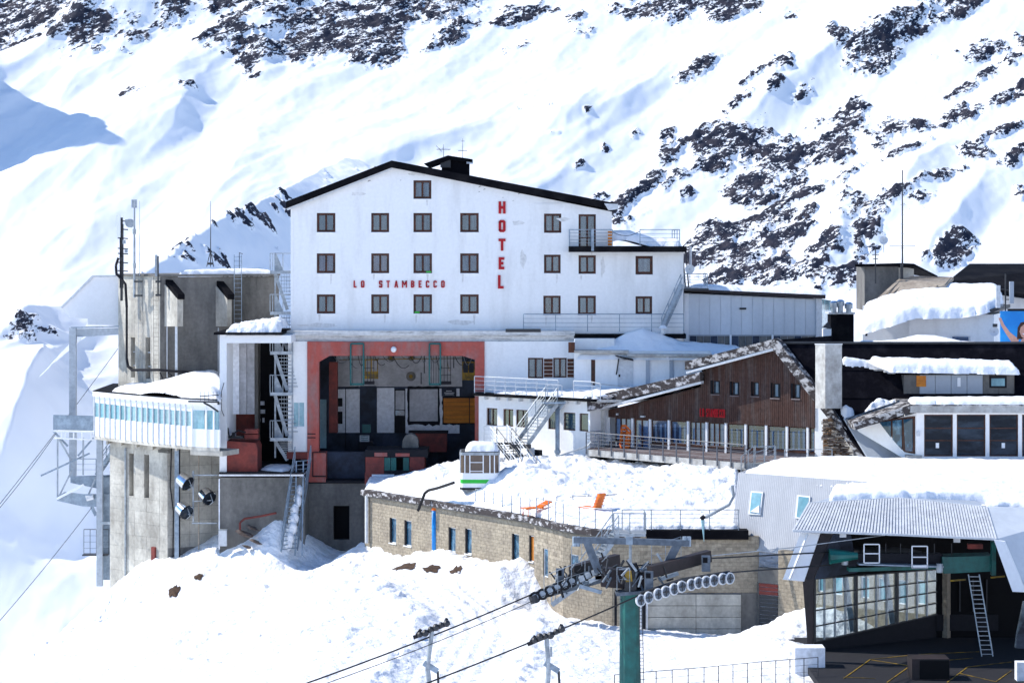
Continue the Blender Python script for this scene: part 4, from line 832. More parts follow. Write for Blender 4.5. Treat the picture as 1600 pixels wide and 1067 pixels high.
# lower shaft
W1 = Fr(168,151.9,262,148.0); q1 = W1.a(262); z1, z0 = W1.z(215,682), -34
q0 = W1.a(172); sl2 = [W1.rect(202,708,209,775), W1.rect(225.5,710,233,778)]
core = MB(); holewall(core, W1, [(q0,z0),(q0,z1),(q1,z1),(q1,z0)], sl2, 5, .5); core.build('lower_wall', 'concrete', ct)
tiles('concrete_panel', 'concrete', ct, W1, q0, q1, -23, z1, 1.25, .82, sl2, .02, .014, False, jit=.008)
for r in sl2:
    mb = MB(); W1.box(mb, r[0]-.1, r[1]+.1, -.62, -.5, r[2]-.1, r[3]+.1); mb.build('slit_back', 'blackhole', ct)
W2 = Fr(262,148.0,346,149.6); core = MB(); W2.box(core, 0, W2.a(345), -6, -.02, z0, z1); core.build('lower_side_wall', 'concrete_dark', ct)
tiles('concrete_panel', 'concrete', ct, W2, 0, W2.a(345), -20, z1, 1.5, .9, [], .02, .02, False, jit=.006, d0=-.02)
for x, w_, m_ in ((276.5,.30,'steelblue'),(280.5,.08,'dark'),(310.5,.07,'slab')): MB().bar(P(x,700,147.7), P(x,872,147.7), w_, .12, (1,0,0)).build('downpipe', m_, ct)
MB().tube(P(196,700,150.6), P(196,900,150.6), .07).build('downpipe', 'galv', ct)
MB().path([P(268,700,147.9),P(266,760,147.9),P(271,800,147.9),P(270,870,147.9)], .04).build('cable', 'dark', ct)
tb('brickred', 236, 854, 241.5, 880, 0, .15, 'red_marker', W1, ct)
for y in (708,): tb('concrete_dark', 247, y-6, 263, y, .0, .25, 'ledge', W1, ct)
# roof with snow
zr = zt
mb = MB(); rp4 = [U1.pt(-.15,.15,zr), U1.pt(L1+.1,.15,zr), U2.pt(L2,.3,zr), U2.pt(L2,-7,zr), U1.pt(-.15,-5,zr)]
mb.prism(rp4, (0,0,.14)); mb.build('roof_edge', 'concrete_dark', ct)
snowpatch('tower_snow', 'thin snow layer on the flat roof of the concrete tower', [(p.x, p.y) for p in (rp4[1]+Vector((1.2,.6,0)), rp4[2]+Vector((-.5,.2,0)), rp4[3], rp4[4]+Vector((3,0,0)))], lambda X, Y: zr+.1+0*X, .33, .14, .4, .06)
# antennas on the tower
am = root('antenna_mast', 'dark mast crowded with cables, panel antenna and drum on concrete tower', 'mast', P(190,470,155.5))
MB().bar(P(190,470,155.5), P(190,340,155.5), .16, .16, (1,0,0)).build('pole', 'darksteel', am)
for x in (187.5,192.5): MB().bar(P(x,450,155.3), P(x,350,155.3), .05, .05, (1,0,0)).build('cable', 'dark', am)
MB().bar(P(185,371,155.2), P(185,337,155.2), .28, .14, (1,0,0)).build('panel_antenna', 'white', am)
for y in (345,358,372,388,396,410,423): MB().bar(P(184,y,155.4), P(200,y+1,155.4), .06, .08).build('bracket', 'darksteel', am)
MB().tube(P(203,349,155.1)+Vector((.0,-.15,0)), P(203,349,155.1)+Vector((0,.35,0)), .30, 12).build('drum_antenna', 'galv', am)
for x, y in ((198,343),(197,389),(194,375),(190,402)): mb = MB(); mb.bar(P(x,y,155.2), P(x,y+6,155.2), .2, .15, (1,0,0)); mb.build('radio_box', 'galv' if y < 395 else 'darksteel', am)
MB().path([P(185,403,155.3),P(181,415,155.3),P(182,428,155.3),P(190,436,155.2),P(196,444,155),P(198,480,154.8),P(198,560,154.7),P(200,572,154.6),P(206,576,154.4)], .09, 6).build('cable_bundle', 'dark', am)
a2 = root('antenna_mast', 'slim grey mast with boxy head rising from the concrete tower', 'mast', P(210,465,154.6))
MB().tube(P(210,465,154.6), P(210,325,154.6), .09, 8, .06).build('pole', 'galv', a2)
for y, r in ((362,.13),(415,.12)): MB().tube(P(210,y+4,154.6), P(210,y-4,154.6), r, 8).build('coupler', 'galv', a2)
for x in (207.5,212): MB().bar(P(x,325,154.5), P(x,312,154.5), .16, .14, (1,0,0)).build('panel_antenna', 'galv', a2)
for y in (440,462): MB().bar(P(209,y,154.6), P(222,y,154.2), .09, .14).build('bracket', 'darksteel', a2)
wr_ = root('whip_antenna', 'very thin whip aerial beside the slim mast', 'antenna', P(218,425,154.4)); MB().tube(P(218,430,154.4), P(218,314,154.4), .025, 5, .012).build('pole', 'galv', wr_); MB().tube(P(217,430,154.4), P(219,430,154.4), .04, 5).build('base', 'galv', wr_)
a3 = root('post_antenna', 'short thick grey post at the tower corner', 'mast', P(245,462,153.5)); MB().bar(P(244,432,153.4), P(244,398,153.4), .16, .1, (1,0,0)).build('panel_antenna', 'galv', a3); MB().tube(P(247,463,153.3), P(247,400,153.3), .06).build('pole', 'darksteel', a3)
for y in (440,461): MB().bar(P(243,y,153.3), P(252,y,153.3), .12, .14).build('bracket', 'darksteel', a3)
a4 = root('tripod_antenna', 'thin aerial on a small tripod on the tower roof', 'antenna', P(329,417,156)); MB().tube(P(329,414,156), P(329,314,156), .04, 5, .015).build('pole', 'darksteel', a4)
for x, dd in ((323,0),(334,0),(329,.6)): MB().tube(P(x,417,156+dd), P(329,392,156), .03, 5).build('leg', 'darksteel', a4)
MB().bar(P(325,412,156), P(333,412,156), .2, .15).build('box', 'darksteel', a4)
def ladder(parent, a, b, w_=.42, n=12, r=.02, m='galv'):
    s_ = Vector((w_,0,0))
    for o in (0, 1): MB().tube(a+s_*o, b+s_*o, r, 5).build('ladder_rail', m, parent)
    for i in range(n): p = a.lerp(b, (i+.5)/n); MB().tube(p, p+s_, r*.8, 4).build('rung', m, parent)
ld = root('roof_ladder', 'steel ladder with hoops up the dark side of the concrete tower', 'ladder', P(365,505,155)); ladder(ld, P(366,398,154.6), P(366,508,154.6), .5, 16, .025, 'steelblue'); MB().tube(P(374,395,154.2), P(374,420,154.2), .025).build('hoop', 'darksteel', ld); MB().tube(P(379,397,154.6), P(374,395,154.2), .025).build('hoop', 'darksteel', ld)
for i, (x, y0, y1, n) in enumerate(((216,432,598,24),(240,432,600,24))):
    l2 = root('wall_ladder', 'thin rusty ladder running down the lit tower face, %s one' % ('left' if i == 0 else 'right'), 'ladder', P(x,y1,154.6-i*1.2)); ladder(l2, P(x,y0,154.9-i*1.3), P(x,y1,154.9-i*1.3), .26 if i == 0 else .34, n, .013, 'galv' if i == 0 else 'stone')
pc = root('wall_conduit', 'black cable conduit running along the foot of the upper concrete tower', 'cable', P(260,578,152.6)); MB().path([P(199,572,154.2),P(206,578,153.9),P(250,578,152.3),P(275,580,152.3),P(310,583,153)], .09).build('conduit', 'dark', pc)
MB().path([P(250,582,152.2),P(256,595,152),P(265,600,152),P(268,586,152.1),P(262,582,152.2)], .05).build('loop', 'dark', pc)
# pale gabled wall and steel gantry left of the tower
pg = root('gable_wall', 'pale gabled steel screen at the far left of the concrete tower', 'wall', P(150,510,157))
mb = MB(); mb.prism([P(x,y,157.5) for x, y in ((186,431),(147,431),(97,481),(107,496),(137,498),(137,507),(186,509))], (0,.5,0)); mb.build('panel', 'paint', pg)
mb = MB(); mb.prism([P(x,y,157.3) for x, y in ((186,430),(186,432.5),(155,433.5),(146,433),(97,482),(95,480),(144,430.5))], (0,.8,0)); mb.build('coping', 'ltgrey', pg)
gg = root('steel_gantry', 'white steel gantry with posts and beams in front of the far left slope', 'gantry', P(160,905,154))
MB().bar(P(114,512,155), P(114,745,155), .46, .4, (1,0,0)).build('column', 'gantry', gg)
mb = MB(); mb.add([P(110,514,155),P(185,512,155),P(185,523,155),P(110,527,155),P(110,514,156),P(185,512,156),P(185,523,156),P(110,527,156)], [(0,1,2,3),(4,5,6,7),(0,1,5,4),(1,2,6,5),(2,3,7,6),(3,0,4,7)]); mb.build('beam', 'gantry', gg)
MB().bar(P(111,512,154.9), P(186,510,154.9), .1, .1).build('flange', 'steelblue', gg); mb = MB(); mb.prism([P(120,526,154.9),P(130,526,154.9),P(120,537,154.9)], (0,.2,0)); mb.build('gusset', 'white', gg)
MB().bar(P(156,684,152.6), P(156,915,152.6), .40, .36, (1,0,0)).build('column', 'gantry', gg); MB().bar(P(167,745,153.4), P(167,905,153.4), .45, .3, (1,0,0)).build('column', 'steelblue', gg)
mb = MB(); mb.prism([P(x,y,153.6) for x, y in ((110,744),(173,742),(173,765),(152,763),(110,754))], (0,.25,0)); mb.build('tapered_beam', 'steelblue', gg)
mb = MB(); mb.prism([P(x,y,153.0) for x, y in ((89,775),(100,769),(130,772),(173,772),(173,792),(130,791),(89,782))], (0,.25,0)); mb.build('tapered_beam', 'steelblue', gg)
mb = MB(); mb.bar(P(89,779,152.9), P(131,757,152.9), .16, .16); mb.build('brace', 'white', gg)
for a, b in (((90,682),(90,780)),((130,684),(130,742)),((91,778),(112,735)),((91,684),(112,720)),((131,790),(150,745))): MB().bar(P(*a,153.2), P(*b,153.2), .10, .10, (0,1,0)).build('brace', 'galv', gg)
for a, b in (((64,743),(140,708)),((84,674),(106,697)),((122,712),(146,684))): MB().bar(P(*a,153.8), P(*b,153.8), .12, .12).build('brace', 'steelblue', gg)
tb('steelblue', 83, 648, 147, 673, -.1, 0, 'balcony_panel', Fr(83,153.2,147,152.4), gg); tb('paint', 83, 673, 147, 676, -1, .0, 'balcony_floor', Fr(83,153.2,147,152.4), gg)
for x in (96,102,115,128,143): MB().bar(P(x,676,153), P(x,686,153), .08, .08).build('hanger', 'white', gg)
MB().tube(P(84,684,153), P(160,687,153), .05).build('rail', 'white', gg)
MB().bar(P(157,817,152.5), P(184,817,152.0), .15, .18).build('strut', 'galv', gg); MB().bar(P(184,817,152.0), P(194,833,151.8), .13, .13).build('strut', 'galv', gg)
gs = root('gantry_stair', 'light steel stair between gantry and concrete shaft', 'stairs', P(150,740,153.6)); stairs(gs, P(182,694,153.2), P(150,742,153.9), Vector((.1,.8,0)), 12, 'steelblue', h=.9, nr=2)
rail(gs, [P(110,742,153.7), P(150,742,153.7)], 1.1, 3, 1.5, .02, 'steelblue')
gp = root('gantry_platform', 'small railed platform low on the gantry column', 'platform', P(150,866,153)); MB().bar(P(130,866,153), P(170,866,153), .8, .08).build('deck', 'darksteel', gp); rail(gp, [P(131,866,152.7), P(170,866,152.7)], 1.7, 4, .45, .015, 'darksteel', top=.025, post_r=.02)
MB().bar(P(143,791,153.2), P(150,805,153.2), .2, .2).build('drum', 'steelblue', gg); MB().tube(P(135,778,152.8), P(146,775,152.8), .22, 8).build('drum', 'ltgrey', gg)
# haul ropes of the old cable car
for i, (a, b) in enumerate(((P(184,545,170),P(0,775,150)),(P(88,676,153),P(0,780,140)),(P(143,793,153),P(0,955,128)))):
    t = root('haul_rope', ('thin rope running down behind the pale gabled screen','rope from the gantry balcony down to the left','rope from the gantry platform down over the left slope')[i], 'cable', b)
    e = b+(b-a)*1.0; MB().path(catenary(a, e, .5), .022, 5).build('rope', 'darksteel', t)
# ================================================================ PANORAMA GALLERY
pg_ = [(148,152),(172,150.4),(196,149),(222,147.6),(248,146.3),(274,145.1),(299,144.1)]
ga = root('glazed_gallery', 'long white glazed gallery jutting out round the concrete tower', 'building', P(240,700,146))
G0 = Fr(148,152,343,142.5); zT, zW1, zW0, zB, zS = [z for z in (P(148,612,152).z, P(148,629,152).z, P(148,651,152).z, P(148,681,152).z, P(148,686,152).z)]
pts = [P(x, HZ, D_) for x, D_ in pg_]
for i, (a, b) in enumerate(zip(pg_, pg_[1:])):
    f = Fr(a[0], a[1], b[0], b[1]); L_ = f.len; n = 3 if i < 5 else 3
    for k in range(n):
        u0, u1 = L_*k/n, L_*(k+1)/n
        piece('panel', 'white', ga, f, u0+.03, u1-.03, zB, zW0, -.15, .0); piece('pane', 'tealpale', ga, f, u0+.03, u1-.03, zW0, zW1, -.12, -.03)
        piece('panel', 'white', ga, f, u0+.03, u1-.03, zW1, zT-.25, -.15, .0); piece('mullion', 'ltgrey', ga, f, u0-.03, u0+.03, zB, zT-.25, -.15, .07)
G2 = Fr(299,144.1,343,143.2); L2_ = G2.len
piece('panel', 'white', ga, G2, 0, L2_, zB, zW0-.15, -.15, 0); piece('panel', 'white', ga, G2, 0, L2_, zW1+.1, zT-.25, -.15, 0)
for k, (u0, u1) in enumerate(((.02,.47),(.53,.78),(.80,.98))): piece('pane', 'tealpale', ga, G2, L2_*u0+.06, L2_*u1-.06, zW0-.15, zW1+.1, -.12, -.03); piece('mullion', 'white', ga, G2, L2_*u0-.05, L2_*u0+.06, zB, zT-.25, -.15, .05)
back = [P(343,HZ,150), P(343,HZ,157), P(180,HZ,160)]
loop = pts+[P(343,HZ,143.2)]+back
fl = lambda z: [Vector((p.x, p.y, z)) for p in loop]
mb = MB(); mb.prism(fl(zS), (0,0,zB-zS)); mb.build('floor_slab', 'concrete', ga)
ov = [Vector((p.x-.12, p.y-.12, 0)) for p in loop]
mb = MB(); mb.prism([Vector((p.x, p.y, zT-.27)) for p in ov], (0,0,.30)); mb.build('roof_band', 'white', ga)
mb = MB(); mb.prism([Vector((p.x, p.y, zT+.03)) for p in ov], (0,0,.05)); mb.build('roof_skin', 'black', ga)
for x, y in ((167,692),(188,694),(212,697),(237,701),(275,702)): 
    p = P(x, y, 150.5-(x-167)/26); MB().abox(p.x-.06, p.x+.06, p.y, p.y+2, p.z-.1, zS+.01).build('floor_rib', 'concrete', ga)
mb = MB(); G2.box(mb, -.1, L2_+.2, -2, -.02, zS-.32, zS); mb.build('beam', 'concrete', ga)
tp = [(p.x, p.y) for p in (P(172,HZ,151.0), P(222,HZ,148.1), P(262,HZ,146.2), P(300,HZ,144.5), P(343,HZ,143.6), P(343,HZ,150), P(345,HZ,156), P(262,HZ,153), P(200,HZ,157.5))]
xr = P(343,HZ,150).x
snowpatch('gallery_snow', 'smooth bank of snow on the gallery roof sloping up to the tower', tp, lambda X, Y: zT+.06+np.clip((Y+5.5)*.28, 0, .9)*np.clip((X+25.)*.3, 0, 1), .35, .14, .8, .10, .5)
rk_ = root('roof_rack', 'dark pipe rack with short spikes at the gallery roof corner', 'pipe rack', P(320,625,143)); MB().bar(P(294,627,143), P(342,628,143), .12, .1).build('bar', 'darksteel', rk_); MB().path([P(318,629,143),P(328,634,143),P(341,643,143)], .06).build('arm', 'darksteel', rk_)
MB().tube(P(312,619,143.2), P(342,617,143.2), .03).build('bar', 'darksteel', rk_)
for x in (313,320,326,333,339): MB().tube(P(x,627,143), P(x,612,143.2), .02, 4).build('spike', 'darksteel', rk_)
# searchlight cluster
sc_ = root('floodlight_bracket', 'steel bracket carrying three chrome floodlights on the tower side', 'bracket', P(302,820,148))
MB().bar(P(302,735,147), P(302,815,147), .09, .09, (1,0,0)).build('pole', 'galv', sc_)
for y in (742,817): MB().bar(P(300,y,147), P(340,y,147), .12, .09).build('arm', 'galv', sc_)
for i, (x, y, ax_) in enumerate(((289,752,(.75,-.45,-.5)),(324,775,(.55,-.6,-.42)),(288,797,(.6,-.6,-.4)))):
    c = P(x, y, 146.6); t = root('floodlight', ('topmost chrome floodlight tilted to the right','right hand chrome floodlight nearest the dark wall','lowest chrome floodlight under the topmost one')[i], 'floodlight', c, 'chrome floodlights on the bracket')
    d = Vector(ax_).normalized(); 
    MB().tube(c-d*.42, c+d*.30, .44, 14, .50, cap=False).build('drum', 'chrome', t, smooth=True); MB().tube(c-d*.44, c-d*.40, .40, 14).build('back_plate', 'galv', t)
    MB().tube(c+d*.18, c+d*.24, .46, 14).build('lens', 'darkglass', t); MB().tube(c+d*.30, c+d*.34, .54, 14, .52, cap=False).build('rim', 'blackrubber', t)
    MB().path([c+d*.3+Vector((0,0,.4)), c+d*.7, c+d*.3-Vector((0,0,.4))], .03).build('yoke', 'galv', t); MB().bar(c+d*.5, P(302, y+8, 147.0), .06, .06).build('stem', 'galv', t)
# ================================================================ BLOCK BUILDING with snowy terrace roof
zt = -15.55
bb = root('block_building', 'long curved building of tan concrete blocks with narrow blue windows and snowy roof', 'building', P(700,870,133))
wl = [(570,142.2),(835,128.2)]; f1 = Fr(570,142.2,835,128.2)
w1 = [f1.rect(x0,y0,x1,y1) for x0,y0,x1,y1 in ((609,811,619,848),(632,815,643,848),(701,823,712,863),(727,825,737,866),(800,833,811,876),(827,836,835,878))]
w1 = [(a,b,-18.55,-17.0) if i < 2 else (a,b,c,d) for i, (a,b,c,d) in enumerate(w1)]
w1[-1] = (w1[-1][0], f1.len-.06, w1[-1][2], w1[-1][3])
curve = [(835,127.8),(857,126.3),(880,124.7),(905,123.5),(930,122.5),(957,121.9),(1000,121.7),(1186,121.7)]
fs2 = [Fr(a[0],a[1],b[0],b[1]) for a, b in zip(curve, curve[1:])]
w2 = {0: [(849,856,858.5,903)], 2: [(891,865,904,892)], 6:[(1000,868,1012,872)][:0]}
def blockface(f, L_, z0, z1, holes, lim):
    mb = MB(); holewall(mb, f, [(0,z0),(0,z1),(L_,z1),(L_,z0)], holes, .8, .25); mb.build('mortar_wall', 'mortar', bb)
    return tiles('brick', 'brick', bb, f, 0, L_, z0+.0, z1, .40, .20, holes, .014, .012, True, lim=lim, jit=.006)
left = 300
used = 0
L_ = f1.len; 
for i, f in enumerate(fs2):
    hs = [f.rect(*r) for r in w2.get(i, [])]; hs = [(max(h[0],.05), min(h[1], f.len-.05), h[2], h[3]) for h in hs]
    zlow = -21.6
    if i < 6: used += blockface(f, f.len, zlow, zt-.25, hs, max(0, 200-used))
    else: used += blockface(f, f.len, -18.85, zt-.25, hs, max(0, 300-used))
    for h in hs: window(bb, f, h, 'white', 'blueglass', 1, .06, .05, curtain=None)
blockface(f1, L_, -19.6, zt-.25, w1, max(0, 300-used))
for i, h in enumerate(w1):
    if i == 5: window(bb, f1, h, 'white', 'orange', 1, .06, .05, curtain=None)['label'] = 'narrow window with an orange board'
    else: window(bb, f1, h, 'white', 'blueglass', 1, .08, .05, curtain=None)
    mb = MB(); f1.box(mb, h[0]-.03, h[1]+.03, .0, .07, h[2]-.06, h[2]); mb.build('sill', 'white', bb)
    mb = MB(); f1.box(mb, h[0], h[0]+.09, -.2, -.0, h[2], h[3]); mb.build('jamb', 'dark', bb)
# step where the second wall starts
ca, cb = P(835,HZ,128.2), P(835,HZ,127.8); 
# mossy flaking roof edge
for f, L_ in [(f1, f1.len)]+[(f, f.len) for f in fs2[:6]]:
    mb = MB(); f.box(mb, -.03, L_+.03, -.6, .30, zt-.28, zt+.04); mb.build('roof_edge', 'verge_dark', bb)
    mb = MB(); f.box(mb, -.03, L_+.03, -.4, .14, zt-.38, zt-.28); mb.build('eave_board', 'concrete_dark', bb)
f = fs2[6]; mb = MB(); f.box(mb, f.a(1010), f.len-.6, -.6, .35, zt-.38, zt+.10); mb.build('roof_edge', 'black', bb)
mb = MB(); fs2[6].box(mb, 0, f.len, -.1, .02, -22, -18.9); mb.build('plinth_back', 'concrete_dark', bb)
tiles('concrete_panel', 'concrete', bb, fs2[6], fs2[6].a(1012), fs2[6].a(1158), -21.2, -18.9, 2.6, .62, [], .03, .10, False, jit=.012)
mb = MB(); f.box(mb, 0, f.a(1012), -.1, .30, -22, -18.7); mb.build('pale_pier', 'greywhite', bb)
for x0, x1 in ((1003,1009),(960,964)): mb = MB(); f.pbox(mb, x0, 925, x1, 990, .3, .38); mb.build('dark_post', 'dark', bb)
# door at the far right, roller shutter
mb = MB(); f.pbox(mb, 1184, 910, 1188, 1002, 0, .3); mb.build('door_pier', 'concrete_dark', bb)
mb = MB(); f.box(mb, f.a(1158), f.a(1186), -.1, .05, -22, -18.85); mb.build('plinth_wall', 'concrete_dark', bb)
f2 = Fr(1183,122.2,1186,116.5)
f3 = Fr(1216,120.6,1480,112.8); fd = Fr(1184,121.2,1216,120.6)
mb = MB(); zd1 = fd.z(1200,911); fd.box(mb, 0, fd.len, -.3, .0, zd1, -17.4); mb.build('lintel', 'concrete_dark', bb)
for k in range(18):
    mb = MB(); h = (zd1+.0+22)/18; fd.box(mb, .05, fd.len-.05, -.12, -.06+.02*(k % 2), -22+k*h, -22+(k+1)*h-.03); mb.build('shutter_slat', 'darksteel' if k < 15 else 'brickred', bb)
w3 = [f3.rect(x0,y0,x1,y1) for x0,y0,x1,y1 in ((1278,895,1288,925),(1301,896,1316,930),(1345,900,1358,935),(1372,902,1386,940),(1402,905,1418,945),(1432,905,1446,945))]
mb = MB(); holewall(mb, f3, [(0,-22),(0,-16.4),(f3.len,-16.4),(f3.len,-22)], w3, .6, .2); mb.build('mortar_wall', 'mortar', bb)
tiles('brick', 'brick', bb, f3, 0, f3.len, -21, -16.4, .40, .20, w3, .014, .012, True, lim=0, rest='far_brick_course')
for h in w3: window(bb, f3, h, 'white', 'teal', 1, .06, .06, curtain=None)
# pipes on the wall
bp = root('blue_pipe', 'bright blue pipe with orange top standing against the tan block wall', 'pipe', P(679,868,135.5))
MB().tube(P(679,870,136.1), P(679,796,136.1), .17, 10).build('tube', 'bluepipe', bp, smooth=True); MB().tube(P(679,797,136.1), P(680,786,136.1), .2, 10, .07).build('cap', 'orangeplastic', bp)
MB().tube(P(683,785,136.2), P(690,815,135.6), .05).build('rod', 'galv', bp)
dp = root('downpipe', 'pale downpipe at the left corner of the tan block building', 'pipe', P(572,845,141.9)); MB().tube(P(573,772,141.7), P(573,848,141.7), .12, 8).build('tube', 'ltgrey', dp)
bk = root('black_pipe', 'bent black pipe hanging over the snowy roof edge left of the cabin', 'pipe', P(655,790,136)); MB().path([P(709,754,133.6),P(685,762,135),P(669,766,135.9),P(664,770,135.9),P(653,798,136.1)], .09, 7).build('tube', 'blackrubber', bk)
# roof snow, heaped towards the chalet
rc = [(575,764,142.4),(640,746,141.5),(700,732,143.5),(610,752,145),(700,766,137),(745,776,134.5),(715,769,136.2),(770,774,133.6),(793,752,133.4),(790,740,135),(760,745,137),(800,798,130.4),(795,735,136),(815,745,133.5),(830,722,140.5),(870,718,141.5),(905,716,141),(850,745,137),(950,735,137.5),(1000,742,135.5),(1080,734,134),(1140,741,131.5),(1145,790,127),(1100,795,126.5),(1000,790,127.5),(900,775,130.5),(870,805,126),(1000,828,122.8),(1150,826,122.8),(930,815,124.5),(830,800,129),(1150,740,133),(940,725,141.5)]
rfn = tps([P(*c) for c in rc])
def roofz(X, Y): return np.maximum(rfn(X, Y), zt+.14)
poly = [P(x,HZ,D_+.3) for x, D_ in [(572,142.3),(700,134.9),(828,128.4)]+[(838,127.7)]+curve[1:7]+[(1154,121.7)]]+[P(1154,HZ,134),P(1125,HZ,137),P(1050,HZ,139.5),P(960,HZ,143),P(905,HZ,146),P(750,HZ,147.5),P(575,HZ,147.5)]
PP_ = [(p.x, p.y) for p in poly][:10]
def front(X, Y): return np.clip(np.minimum.reduce([np.hypot(X-a[0]-np.clip(((X-a[0])*(b[0]-a[0])+(Y-a[1])*(b[1]-a[1]))/((b[0]-a[0])**2+(b[1]-a[1])**2+1e-9),0,1)*(b[0]-a[0]), Y-a[1]-np.clip(((X-a[0])*(b[0]-a[0])+(Y-a[1])*(b[1]-a[1]))/((b[0]-a[0])**2+(b[1]-a[1])**2+1e-9),0,1)*(b[1]-a[1])) for a, b in zip(PP_, PP_[1:])])/1.1, 0, 1)
def roofz2(X, Y): return zt+.12+(roofz(X, Y)-zt-.12)*np.sqrt(front(X, Y))+front(X, Y)*np.clip(roofz(X, Y)-zt-.25, 0, .8)*(.45*fbm(X*.55, Y*.55, 4)+.25*np.maximum(0, fbm(X*1.7, Y*1.7, 3)))
sn = snowpatch('terrace_roof_snow', 'deep heaped snow covering the roof of the tan block building', [(p.x, p.y) for p in poly], roofz2, .18, .11, .22, .10, 1.2, .25, 'snowr', .12)
bm_ = bb; mb = MB(); pp = [Vector((p.x, p.y+.25, zt-.35)) for p in poly]; mb.prism(pp, (0,0,.34)); mb.build('roof_slab', 'concrete_dark', bm_)
# right-hand heap lumps
for i, (x, y, D_, s) in enumerate(((598,745,0,0),)): pass
# terrace railings and fence on the roof edge
r1 = root('roof_railing', 'thin galvanised railing on the block building roof by the cabin', 'railing', P(800,790,131)); pts = [P(x, HZ, D_+.15)+Vector((0,0,zt)) for x, D_ in ((743,133.4),(828,128.4))]; rail(r1, pts, 1.0, 3, .95, .012, 'galv', top=.015)
r2 = root('roof_railing', 'galvanised railing following the curved roof edge behind the low orange lounger', 'railing', P(860,820,126)); pts = [P(x, HZ, D_+.1)+Vector((0,0,zt)) for x, D_ in [(838,127.6)]+curve[1:6]]; rail(r2, pts, 1.15, 4, 1.0, .014, 'galv', top=.02)
r4 = root('roof_railing', 'second thin railing standing in the snow behind the roof corner', 'railing', P(900,790,130)); pts = [P(828,807,130.5), P(870,805,129.5), P(945,800,129.3)]; rail(r4, pts, 1.1, 4, 1.0, .012, 'galv', top=.015)
MB().tube(P(890,776,129.3), P(965,772,129.3), .02).build('pole', 'darksteel', r4)
r3 = root('roof_railing', 'galvanised railing along the straight black roof edge at the right', 'railing', P(1070,828,121.7)); pts = [P(x, HZ, 121.55)+Vector((0,0,zt+.05)) for x in (972,1005)]+[P(1004,HZ,121.55)+Vector((0,0,zt+.05)),P(1154,HZ,121.55)+Vector((0,0,zt+.05))]; rail(r3, [pts[0],pts[3]], 1.15, 5, 1.55, .018, 'galv', top=.025)
for i, (x, y, D_, rz_, lb) in enumerate(((838,800,128.2,.5,'low orange sun lounger lying behind the railing at the roof corner'),(928,800,126.6,-.7,'orange sun lounger with raised back in the snow by the thin railing'))):
    p = P(x, y, D_); lg = root('sun_lounger', lb, 'sun lounger', p, 'orange sun loungers on the snowy roof'); q = lambda a, b, c: p+Vector((a*math.cos(rz_)-b*math.sin(rz_), a*math.sin(rz_)+b*math.cos(rz_), c))
    up = .35 if i == 0 else 1.0
    for k in range(5): MB().bar(q(-.75+.2*k,-.3,.28), q(-.75+.2*k,.3,.28), .17, .035).build('seat_slat', 'orangeplastic', lg)
    for k in range(5): MB().bar(q(.25+.12*k*(1.4-up*.8),-.3,.32+.17*k*up), q(.25+.12*k*(1.4-up*.8),.3,.32+.17*k*up), .16, .035+.13*up).build('back_slat', 'orangeplastic', lg)
    for b_ in (-.3,.3):
        MB().bar(q(-.85,b_,.26), q(.3,b_,.26), .05, .06).build('side_rail', 'orangeplastic', lg)
        for a_ in (-.7,.25): MB().tube(q(a_,b_,-.15), q(a_,b_,.26), .03, 5).build('leg', 'orangeplastic', lg)
# terrace stair and landing going down on the block building front
ts = root('terrace_stair', 'galvanised steel stair climbing the curved block wall to the roof terrace', 'stairs', P(940,900,120)); zz = zt+.1
T_ = P(958,HZ,120.9)+Vector((0,0,zz)); B_ = P(905,905,121.2); stairs(ts, T_, B_, Vector((.25,-1.0,0)), 14, 'galv', h=1.0, nr=3, tread=.32)
mb = MB(); a = P(957,HZ,121.5); mb.abox(a.x, a.x+1.7, a.y-1.5, a.y+.1, zz-.15, zz); mb.build('landing', 'galv', ts); MB().tube(Vector((a.x+.9,a.y-1.2,zz)), Vector((a.x+.9,a.y-1.2,-20.6)), .09).build('post', 'galv', ts)
rail(ts, [Vector((a.x,a.y-1.5,zz)), Vector((a.x+1.7,a.y-1.5,zz)), Vector((a.x+1.7,a.y,zz))], 1.1, 4, .8, .014, 'galv', top=.02)
T2 = Vector((a.x+1.2,a.y-.6,-18.4)); 
ls = root('lower_steps', 'small steel steps beside the lift pylon above the snow', 'stairs', P(870,940,121)); stairs(ls, P(918,905,119.8), P(862,945,119.8), Vector((.2,1.0,0)), 8, 'galv', h=.9, nr=2, tread=.3)
dr_ = root('drain_pipe', 'grey drainpipe with icicle crossing above the terrace railing', 'pipe', P(1100,800,121)); MB().path([P(1144,758,121.2),P(1146,775,121.2),P(1139,788,120.9),P(1102,808,120.8)], .09, 7).build('tube', 'galv', dr_); MB().tube(P(1101,806,120.8), P(1095,811,120.8), .12).build('mouth', 'dark', dr_)
MB().tube(P(1098,812,120.8), P(1100,846,120.8), .10, 6, .01).build('icicle', 'tealpale', dr_)
